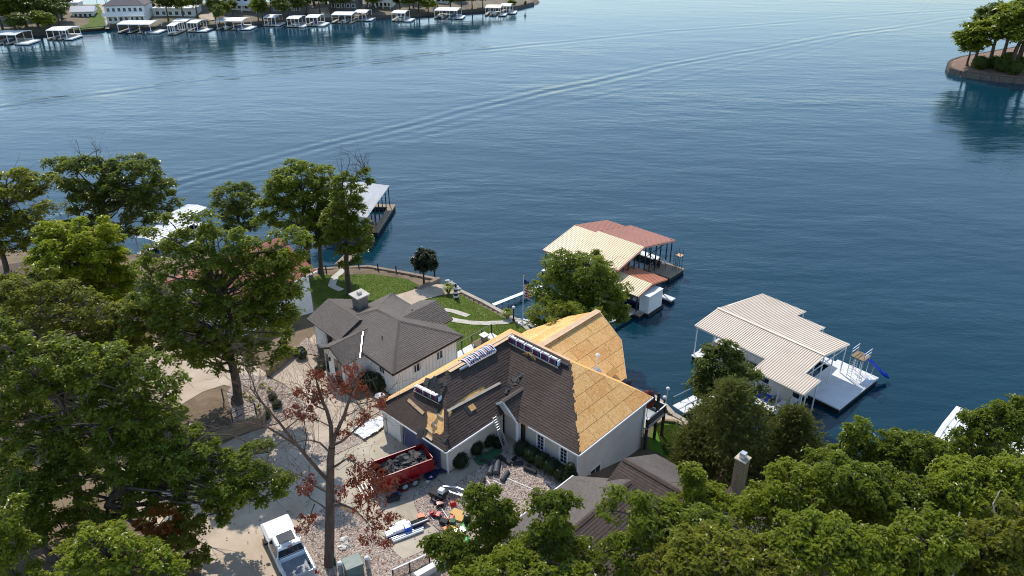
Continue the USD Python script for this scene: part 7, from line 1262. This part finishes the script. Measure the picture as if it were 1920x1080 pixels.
# ---------------------------------------------------------------- yard and job-site things
def cloth(name, label, px, mat, cat='tarp', amp=.10, seed=0, cell=.14, dz=.10, fold=1.6):
    """A crumpled sheet over the ground inside a photo outline."""
    pg = smooth_poly(gpoly(px), .12); b = pg.bounds; xs = np.arange(b[0], b[2] + cell, cell); ys = np.arange(b[1], b[3] + cell, cell); X_, Y_ = np.meshgrid(xs, ys, indexing='ij'); ins = shapely.contains_xy(pg, X_, Y_); pts = np.stack([X_ * fold, Y_ * fold, 0 * X_ + seed], -1); h = np.abs(meshkit.fbm(pts, 4, seed) - .5) * 2; h2 = np.abs(np.sin((X_ * .7 + Y_) * 3.3 + 4 * meshkit.noise(pts * .6, seed + 3))); Z_ = ground_np(np.stack([X_.ravel(), Y_.ravel()], 1)).reshape(X_.shape) + dz + amp * (1 - h) + amp * .5 * (1 - h2)
    ix = -np.ones(X_.shape, int); keep = ins; ix[keep] = np.arange(keep.sum()); v = np.stack([X_[keep], Y_[keep], Z_[keep]], 1); q = np.stack([ix[:-1, :-1], ix[1:, :-1], ix[1:, 1:], ix[:-1, 1:]], -1).reshape(-1, 4); q = q[(q >= 0).all(1)]; f = np.vstack([q[:, [0, 1, 2]], q[:, [0, 2, 3]]])
    return solo(name, (v, f), mat, label, cat, smooth=55)
cloth('white_tarp', 'crumpled white tarp spread on the drive left of the garage', [(655, 812), (680, 795), (718, 782), (724, 800), (712, 812), (690, 824), (683, 830), (672, 822)], 'white_tarp', amp=.16, seed=2)
cloth('navy_tarp', 'dark navy tarp bunched at the garage corner', [(793, 888), (812, 882), (840, 884), (842, 892), (825, 893), (815, 905), (800, 908), (794, 900)], 'navy_tarp', amp=.14, seed=3); cloth('navy_tarp', 'long dark netting strip lying right of the front yard', [(1013, 902), (1022, 903), (1050, 920), (1056, 927), (1046, 927), (1025, 914)], 'navy_tarp', amp=.10, seed=4)
cloth('green_net', 'dark green netting spread over the corner of the yard', [(884, 862), (905, 850), (925, 842), (944, 846), (940, 856), (922, 868), (905, 877), (893, 874)], 'green_net', cat='netting', amp=.05, seed=5)
for i, (a, b_) in enumerate((((900, 866), (914, 868)), ((913, 868), (918, 875)), ((928, 860), (944, 866)))): solo('felt_strip', MB().bar(G(*a) + [0, 0, .22], G(*b_) + [0, 0, .22], .28, .05), 'felt', '%s black strip lying on the green netting' % ['left', 'middle', 'right'][i], 'felt strip', 'black strips on the netting')
bt = MB(); n_ = 14
for i in range(n_):
    for a in range(1): v0, v1 = 1.15 + 4.35 * i / n_, 1.15 + 4.35 * (i + 1) / n_; d0, d1 = .03 + .03 * math.sin(i * 1.7), .03 + .03 * math.sin((i + 1) * 1.7); bt.hexa([W(.44 - d0, v0, GZ + .1), W(.44 - d1, v1, GZ + .1), W(.46 - d1, v1, GZ + .1), W(.46 - d0, v0, GZ + .1)][::-1], [W(.46, v0, EZ - .22), W(.46, v1, EZ - .22), W(.475, v1, EZ - .22), W(.475, v0, EZ - .22)][::-1])
solo('wall_tarp', bt, 'blue_tarp', 'blue grey tarp hung over the garage front behind the red trailer', 'tarp')
solo('tarp_edge', MB().bar(W(.36, 5.55, GZ + .1), W(.42, 5.55, EZ - .25), .06), 'navy_tarp', 'dark navy cord at the left edge of the hung tarp', 'cord')
def ladder(name, label, a, b, w=.42, rungs=14, mat='aluminium', side=None):
    a, b = np.asarray(a), np.asarray(b); t = thing(name, label, 'ladder', a); d = (b - a) / np.linalg.norm(b - a); s = np.array([-d[1], d[0], 0]) if side is None else side; s = s / np.linalg.norm(s)
    for k in (-1, 1): part(t, 'rail', MB().bar(a + s * k * w / 2, b + s * k * w / 2, .045, .09), mat)
    for k in range(rungs): p = a + (b - a) * (k + .6) / (rungs + .2); part(t, 'rung', MB().bar(p - s * w / 2, p + s * w / 2, .04), mat)
ladder('extension_ladder', 'aluminium extension ladder leaning on the garage gutter by the entry', G(952, 852) + [0, 0, .05], W(5.2, -.1, EZ + .5), .45, 16, side=H2.U)
def trough(name, label, a, b, w, mat, h=.16, cat='roofing roll', z=.1, group=None, sides=10): a, b = np.asarray(a, float) + [0, 0, z], np.asarray(b, float) + [0, 0, z]; return solo(name, MB().tube([a, b], w / 2, sides), mat, label, cat, group, smooth=40)
for a, b_, w_, m_, lb in (((918, 894), (923.5, 873), .42, 'tread', 'left of two grey ribbed felt rolls on the gravel'), ((930, 893), (933, 870), .48, 'tread', 'right of two grey ribbed felt rolls on the gravel'), ((941, 905), (952, 888), .36, 'tread', 'grey felt roll beside the white pole'), ((903, 914), (907, 902), .38, 'rubber', 'short dark felt roll near the gravel middle'), ((937, 860), (957, 874), .34, 'rubber', 'long black roll at the edge of the netting'), ((961, 873.5), (980, 872), .36, 'rubber', 'black roll lying in the house shade'), ((983, 882), (1005, 891), .36, 'rubber', 'black felt roll farthest right in the shade'), ((962, 866), (967, 861), .3, 'rubber', 'short black roll end in the shade'), ((986, 876), (993, 880), .28, 'rubber', 'small black offcut behind the right roll')):
    trough('felt_roll', lb, G(*a), G(*b_), w_, m_, z=w_ / 2 + .06)
    if m_ == 'tread': q0, q1 = G(*a), G(*b_); s_ = np.cross((q1 - q0) / np.linalg.norm(q1 - q0), [0, 0, 1.0]) * w_ * .42; trough('felt_roll_core', 'black tube put in as the shade under ' + lb.split(' of two ')[0] + ' ribbed roll', q0 + s_, q1 + s_, .16, 'rubber', cat='felt', z=.12)  # black tube laid in as the dark shade under each grey roll
for a, b_, w_, m_, lb, ct in (((948, 898), (998, 919), .06, 'white_metal', 'long white pole lying across the gravel', 'pole'), ((913, 903), (924, 916), .06, 'white_metal', 'short white pole with a blue end', 'pole'), ((1000, 920), (1008, 920), .35, 'felt', 'grey slate scrap at the end of the white pole', 'scrap'), ((925, 903), (939, 910), .05, 'white_metal', 'thin white strap on the gravel', 'strap')): solo(lb.split()[-1] if ct == 'scrap' else ct, MB().bar(G(*a) + [0, 0, .12], G(*b_) + [0, 0, .12], w_, .05), m_, lb, ct)
solo('blue_bottle', MB().lathe(G(925, 917) + [0, 0, .06], [(.001, 0), (.13, 0), (.13, .2), (.05, .3), (.001, .3)], 10), 'blue_plastic', 'small blue bottle at the end of the short white pole', 'bottle')
def crate(name, label, px, sx, sy, sz, mat, ang=.3, cat='box', lid=None, z=.06, r=.03):
    o = G(*px) + [0, 0, z]; t = thing(name, label, cat, o); part(t, 'body', loc_mesh(rbox(-sx / 2, sx / 2, -sy / 2, sy / 2, 0, sz, min(r, sz / 3)), o, ang), mat, smooth=30)
    if lid: part(t, 'lid', loc_mesh(rbox(-sx / 2 - .015, sx / 2 + .015, -sy / 2 - .015, sy / 2 + .015, sz + .002, sz + .05, .015), o, ang), lid, smooth=30)
    return t
def gas_can(label, px, mat='red_plastic'):
    o = G(*px) + [0, 0, .06]; t = thing('fuel_can', label, 'fuel can', o); part(t, 'body', loc_mesh(rbox(-.24, .24, -.17, .17, 0, .36, .06, (.03, .03, .03)), o, .3), mat, smooth=30); h = MB(); h.tube([(-.12, 0, .36), (-.1, 0, .45), (.1, 0, .45), (.12, 0, .36)], .03, 7); part(t, 'handle', loc_mesh(h, o, .3), mat); s = MB().tube([(.18, 0, .34), (.26, 0, .48)], .03, 7); part(t, 'spout', loc_mesh(s, o, .3), 'yellow_paint')
def machine(label, px, s, body, engine, handle=True, ang=.4, name='generator', cat='generator'):
    s *= .82; o = G(*px) + [0, 0, .06]; t = thing(name, label, cat, o); fr = MB()
    for y in (-.3 * s, .3 * s): fr.tube([(-.42 * s, y, .05), (-.42 * s, y, .5 * s), (.42 * s, y, .5 * s), (.42 * s, y, .05), (-.42 * s, y, .05)], .025, 6)
    part(t, 'frame', loc_mesh(fr, o, ang), 'dark_metal'); part(t, 'tank', loc_mesh(rbox(-.34 * s, .34 * s, -.24 * s, .24 * s, .28 * s, .46 * s, .06 * s), o, ang), body, smooth=30); part(t, 'engine', loc_mesh(rbox(-.3 * s, .3 * s, -.22 * s, .22 * s, .05, .27 * s, .04 * s), o, ang), engine, smooth=30)
    for y in (-.36, .36): wheel(t, o, ang, -.3 * s, y * s, .12 * s, .08 * s)
    if handle: part(t, 'handle', loc_mesh(MB().tube([(.42 * s, -.25 * s, .4 * s), (.75 * s, -.25 * s, .5 * s), (.75 * s, .25 * s, .5 * s), (.42 * s, .25 * s, .4 * s)], .02, 6), o, ang), 'dark_metal')
machine('red generator on the gravel below the black cart', (825, 950), 1.0, 'red_paint', 'rubber'); gas_can('bright red fuel can alone on the gravel', (850, 949)); machine('maroon air compressor at the edge of the slab', (822, 970), .85, 'red_plastic', 'dark_metal', ang=1.2, name='air_compressor', cat='compressor')
gas_can('small red fuel can left of the compressor', (811, 968)); crate('orange_box', 'small orange box at the end of the black pipes', (790, 974), .5, .38, .32, 'orange_plastic', .3, lid='orange_plastic'); crate('yellow_board', 'upper yellow board pile half under the oak', (857, 964), .85, .6, .14, 'yellow_board', -.5, 'board', r=.01); crate('yellow_board', 'lower yellow board pile beside the red helmet', (859, 974), .85, .62, .2, 'yellow_board', -.35, 'board', r=.01)
crate('tool_bag', 'black open tool bag among the scattered tools', (833, 983), .6, .45, .35, 'rubber', -.4, 'tool bag'); crate('orange_case', 'long orange and pale tool case leaning on the black bag', (839, 979), .75, .2, .2, 'orange_plastic', -.6, 'tool case'); machine('red and white blower among the scattered tools', (847, 976), .7, 'red_plastic', 'white_wrap', False, 1.5, 'leaf_blower', 'blower'); crate('green_bucket', 'dark green bucket among the scattered tools', (849, 984), .4, .4, .4, 'green_net', 0, 'bucket')
machine('orange chainsaw like cutter at the lower left of the tools', (836, 998), .85, 'orange_plastic', 'red_plastic', True, -.9, 'power_cutter', 'power tool'); crate('yellow_level', 'long yellow tool case right of the orange cutter', (853, 994), .75, .24, .22, 'yellow_paint', -.35, 'tool case'); crate('black_bag', 'dark bag with grey top below the yellow case', (863, 1004), .7, .5, .42, 'rubber', .6, 'tool bag', lid='grey_metal'); crate('dark_sack', 'dark sack standing by the young oak trunk', (877, 982), .6, .5, .75, 'leaf_bush', .2, 'sack', r=.2)
for px, lb, s in (((874, 990), 'green hose reel lid beside the dark sack', .42), ((869, 1014), 'green round lid below the tools', .45)): p = G(*px) + [0, 0, .07]; t = thing('hose_reel', lb, 'hose reel', p); part(t, 'disc', MB().lathe(p, [(.001, .0), (s, 0), (s, .1), (s * .6, .16), (.12, .16), (.001, .2)], 18), 'green_plastic'); part(t, 'hub', MB().cyl(p + [0, 0, .2], .08, .08), 'dark_metal')
for a, b_, lb, m_ in (((829, 960), (840, 974), 'grey bent tool handle between the machines', 'galvanized'), ((803, 967), (813, 978), 'white tool shaft at the slab edge', 'white_metal'), ((838, 985), (848, 1003), 'brown tool handle crossing the orange cutter', 'wood_dark'), ((806, 968), (797, 972), 'white paddle tool at the slab edge', 'white_metal'), ((845, 990), (838, 984), 'red tool shaft over the black bag', 'red_plastic')): solo('hand_tool', MB().tube([G(*a) + [0, 0, .25], G(*b_) + [0, 0, .12]], .035, 6), m_, lb, 'tool')
wb = G(824, 934) + [0, 0, .06]; t = thing('hand_cart', 'black wheeled cart with white engine and long silver shafts on the gravel', 'cart', wb); part(t, 'tub', loc_mesh(rbox(-.6, .5, -.45, .45, .12, .62, .1, (-.1, -.1, -.05)), wb, -.5), 'rubber', smooth=30); part(t, 'engine', loc_mesh(rbox(.0, .45, -.22, .22, .6, .95, .06), wb, -.5), 'white_wrap', smooth=30); [wheel(t, wb, -.5, -.1, y, .24, .12) for y in (-.55, .55)]
for k, (a, b_) in enumerate((((831, 926), (857, 926)), ((857, 926), (882, 934)), ((833, 929), (870, 939)), ((857, 929), (876, 938)))): part(t, 'shaft', MB().bar(G(*a) + [0, 0, .75 - .1 * k], G(*b_) + [0, 0, .65 - .1 * k], .13, .08), 'galvanized')
crate('black_trough', 'long black tray with a white bottle at the slab end', (818, 1010), 1.5, .6, .28, 'tread', .42, 'tray', r=.1); crate('white_jug', 'small white jug in front of the black tray', (823, 1016), .4, .25, .22, 'white_wrap', .3, 'jug')
# the stack of gutters and pipes
ga, gb = G(728, 1013), G(800, 985)
def along(s, off): d = gb - ga; n_ = np.cross(d / np.linalg.norm(d), [0, 0, 1.0]); return ga + d * s + n_ * off
for i, off in enumerate((-.05, .12, .28, .45)): trough('gutter_length', 'long silver gutter length, %s from the front of the stack' % ['first', 'second', 'third', 'fourth'][3 - i], along(.0 + .02 * i, off), along(.93 - .03 * i, off), .16, ['white_metal', 'galvanized', 'aluminium', 'navy_tarp'][3 - i], cat='gutter', z=.14 + .01 * i)
for i, off in enumerate((-.55, -.42, -.3, -.15, .0)): trough('black_pipe', 'black pipe, %s from the back of the stack' % ['first', 'second', 'third', 'fourth', 'fifth'][i], along(.66, off), along(1.0 + .02 * i, off), .14, 'rubber' if i != 3 else 'white_metal', cat='pipe', z=.28 + .02 * i)
for s, off, sx, sy, sz, m_, lb in ((.1, -.3, .7, .5, .25, 'white_wrap', 'crumpled white bag at the left end of the gutter stack'), (.3, -.35, .9, .6, .35, 'white_wrap', 'white bucket pile on the gutter stack'), (.5, -.35, .8, .5, .4, 'white_metal', 'white carton on the gutter stack'), (.52, -.1, .5, .5, .45, 'blue_plastic', 'blue and white pack on the gutter stack'), (.22, -.55, .6, .3, .3, 'galvanized', 'silver downspout pack at the back of the stack'), (.42, -.75, 1.0, .4, .3, 'white_deck', 'pale sheet pack behind the gutter stack')):
    o = along(s, off) + [0, 0, .12]; part(thing('material_pack', lb, 'pack', o), 'pack', loc_mesh(rbox(-sx / 2, sx / 2, -sy / 2, sy / 2, 0, sz, .05), o, .5), m_, smooth=30)
# by the trailer
ladder('timber_frame', 'pale timber frame lying on the slab below the trailer', G(693, 926) + [0, 0, .12], G(714, 942) + [0, 0, .12], .55, 2, 'wood_pale'); crate('red_scoop', 'red metal scoop on the slab under the trailer', (755, 919), .75, .6, .12, 'red_paint', .6, 'scoop', r=.02)
crate('dark_bag', 'dark bag in the shade at the slab edge', (737, 938), 1.0, .6, .35, 'rubber', .4, 'bag', r=.12); crate('blue_bag', 'blue bag beside the dark one under the trailer', (744, 931), .7, .45, .3, 'blue_tarp', .5, 'bag', r=.1); crate('dark_bag', 'dark scrap pile near the trailer wheels', (778, 905), .8, .4, .15, 'felt', .3, 'bag', r=.04)
pb_ = G(800, 906) + [0, 0, .1]; solo('jug_pair', MB().tube([pb_, pb_ + [.35, .5, .1]], .12, 9), 'white_wrap', 'white plastic jug at the tip of the gravel island', 'jug')
solo('slate_sheet', MB().slab([G(*q) + [0, 0, .14] for q in ((786, 927), (790, 920), (798, 924), (794, 929))], .03), 'grey_metal', 'flat grey slate lying on the gravel island', 'slate')
# posts, boxes and rail at the bottom edge
o = G(664, 1074) + [0, 0, .02]; t = thing('utility_cabinet', 'weathered green utility cabinet at the bottom edge', 'utility cabinet', o); part(t, 'cabinet', loc_mesh(rbox(-.55, .55, -.5, .5, 0, .95, .04), o, .5), 'utility_green', smooth=30); part(t, 'lid', loc_mesh(rbox(-.6, .6, -.55, .55, .955, 1.05, .03), o, .5), 'utility_green', smooth=30)
for x, y, lb in ((691, 1068, 'tall silver bollard right of the utility cabinet'), (640, 1078, 'pale topped bollard left of the utility cabinet')): p = G(x, y); t = thing('bollard', lb, 'bollard', p); part(t, 'shaft', MB().cyl(p - [0, 0, .2], .16, 1.25, n=14), 'grey_metal'); part(t, 'cap', MB().lathe(p, [(.18, 1.06), (.18, 1.12), (.1, 1.2), (.001, 1.22)], 14), 'white_metal')
o = G(624, 1050); t = thing('green_meter_box', 'dark green box fixed at the foot of the dying oak', 'meter box', o); part(t, 'box', loc_mesh(rbox(-.2, .2, -.16, .16, 0, .9, .03), o + [.15, -.5, 0], .2), 'teal_box', smooth=30); part(t, 'lid', loc_mesh(rbox(-.22, .22, -.18, .18, .905, .96, .02), o + [.15, -.5, 0], .2), 'utility_green')
for i, (x, y) in enumerate(((648, 1014), (650, 1026), (641, 1030))): solo('yard_rock', MB().ball(G(x, y) + [0, 0, .1], (.32, .25, .2), 1, i + 50, .6), 'rock_white', ['upper', 'middle', 'left'][i] + ' pale rock on the gravel right of the red oak', 'rock', 'pale yard rocks')
rl_ = thing('metal_railing', 'dark slatted railing with pale handrail at the bottom edge', 'railing', G(790, 1062)); r0, r1 = G(738, 1090), G(806, 1058); part(rl_, 'handrail', MB().bar(r0 + [0, 0, 1.05], r1 + [0, 0, 1.05], .09, .05), 'white_metal'); part(rl_, 'bottom_rail', MB().bar(r0 + [0, 0, .1], r1 + [0, 0, .1], .05), 'dark_metal')
for k in range(34): p = r0 + (r1 - r0) * k / 33; part(rl_, 'baluster', MB().bar(p + [0, 0, .1], p + [0, 0, 1.03], .025), 'dark_metal')
for k in (0, .45, 1): p = r0 + (r1 - r0) * k; part(rl_, 'post', MB().bar(p - [0, 0, .2], p + [0, 0, 1.08], .08), 'dark_metal')
seawall2 = thing('step_wall', 'pale capped low wall below the railing', 'wall', G(800, 1075)); part(seawall2, 'wall', MB().bar(G(780, 1092) + [0, 0, .3], G(836, 1060) + [0, 0, .3], .3, .7), 'siding_grey'); part(seawall2, 'cap', MB().bar(G(780, 1092) + [0, 0, .68], G(836, 1060) + [0, 0, .68], .42, .07), 'trim_white')
# lake side ornaments
p = G(980, 613); tp_ = PY(982, 519, p[1]); t = thing('flagpole', 'thin flagpole at the seawall corner', 'flagpole', p); part(t, 'pole', MB().tube([p, tp_], [.05, .035], 8), 'white_metal'); part(t, 'finial', MB().ball(tp_ + [0, 0, .06], .09, 1), 'yellow_paint'); hh = tp_[2]
fl = thing('flag', 'limp american flag hanging on the pole at the seawall', 'flag', tp_); rows = 13
for k in range(rows):
    z1, z0 = hh - .35 - k * .17, hh - .35 - (k + 1) * .17
    mb = MB(); xs_ = np.linspace(0, .55 + .03 * k, 7)
    for a, b_ in zip(xs_[:-1], xs_[1:]): ya, yb = .12 * math.sin(a * 14 + k * .3), .12 * math.sin(b_ * 14 + k * .3); sg = .5 * a, .5 * b_; mb.add([(tp_[0] + .05 + a, tp_[1] + ya, z0 - sg[0]), (tp_[0] + .05 + b_, tp_[1] + yb, z0 - sg[1]), (tp_[0] + .05 + b_, tp_[1] + yb, z1 - sg[1]), (tp_[0] + .05 + a, tp_[1] + ya, z1 - sg[0])], [[0, 1, 2, 3]])
    part(fl, 'stripe', mb, 'flag_blue' if k < 3 else ('flag_stripes' if k % 2 else 'white_wrap'))
p = G(855, 560); t = thing('lighthouse_ornament', 'black and white striped lighthouse ornament on the lawn edge', 'ornament', p)
for k in range(6): part(t, 'band', MB().lathe(p, [(.001, k * .27), (.36 - k * .025, k * .27), (.34 - k * .025, (k + 1) * .27 - .003), (.001, (k + 1) * .27 - .003)], 12), 'dark_metal' if k % 2 == 0 else 'white_wrap')
part(t, 'lamp_room', MB().lathe(p, [(.16, 1.62), (.16, 1.85), (.2, 1.86), (.02, 2.05)], 12), 'dark_metal')
for x, y, h_, lb, cat in ((963, 602, 1.7, 'white topped lamp post at the seawall corner', 'lamp post'), (1244, 766, 1.2, 'white topped lamp at the gangway patio', 'lamp post'), (1249, 757, 1.7, 'taller thin lamp at the edge of the gangway patio', 'lamp post')): p = G(x, y); t = thing('lamp_post', lb, cat, p); part(t, 'shaft', MB().cyl(p, .09 if h_ != 1.7 or x < 1000 else .04, h_), 'dark_metal' if x < 1000 or h_ < 1.5 else 'white_metal'); part(t, 'lamp', MB().ball(p + [0, 0, h_ + .12], (.2, .2, .17), 2), 'white_wrap')
for i, (x, y) in enumerate(((1232, 766), (1238, 768))): solo('patio_rock', MB().ball(G(x, y) + [0, 0, .2], (.6, .5, .4), 1, 60 + i, .5), 'stone_tan', ['left', 'right'][i] + ' tan boulder on the gangway patio', 'rock')
# patio wall curve and border of the lush lawn
bw = thing('lawn_border', 'tan stone border around the top of the lush lawn', 'border', G(1250, 795)); rubble(bw, G(1226, 799), G(1241, 791), .35, .3); rubble(bw, G(1241, 791), G(1266, 793), .35, .3); rubble(bw, G(1266, 793), G(1283, 802), .35, .3)
# fallen leaves on the lawn and small scraps on the gravel
rg = np.random.default_rng(31); v = []; 
for pg, n_ in ((lawn2, 120), (gravel_area, 160), (slab, 60), (drive, 200)):
    b_ = pg.bounds; q = rg.uniform((b_[0], b_[1]), (b_[2], b_[3]), (n_ * 3, 2)); q = q[shapely.contains_xy(pg, q[:, 0], q[:, 1])][:n_]; z = ground_np(q) + .13; v.append(np.column_stack([q, z]))
v = np.vstack(v); n_ = len(v); vv, ff = leaves(v, np.tile([0, 0, 1.0], (n_, 1)), rg, 1, .16, .12, .0, .05); solo('fallen_leaves', (vv, ff), 'leaf_red', 'scattered fallen leaves on drive and lawn', kind='stuff')
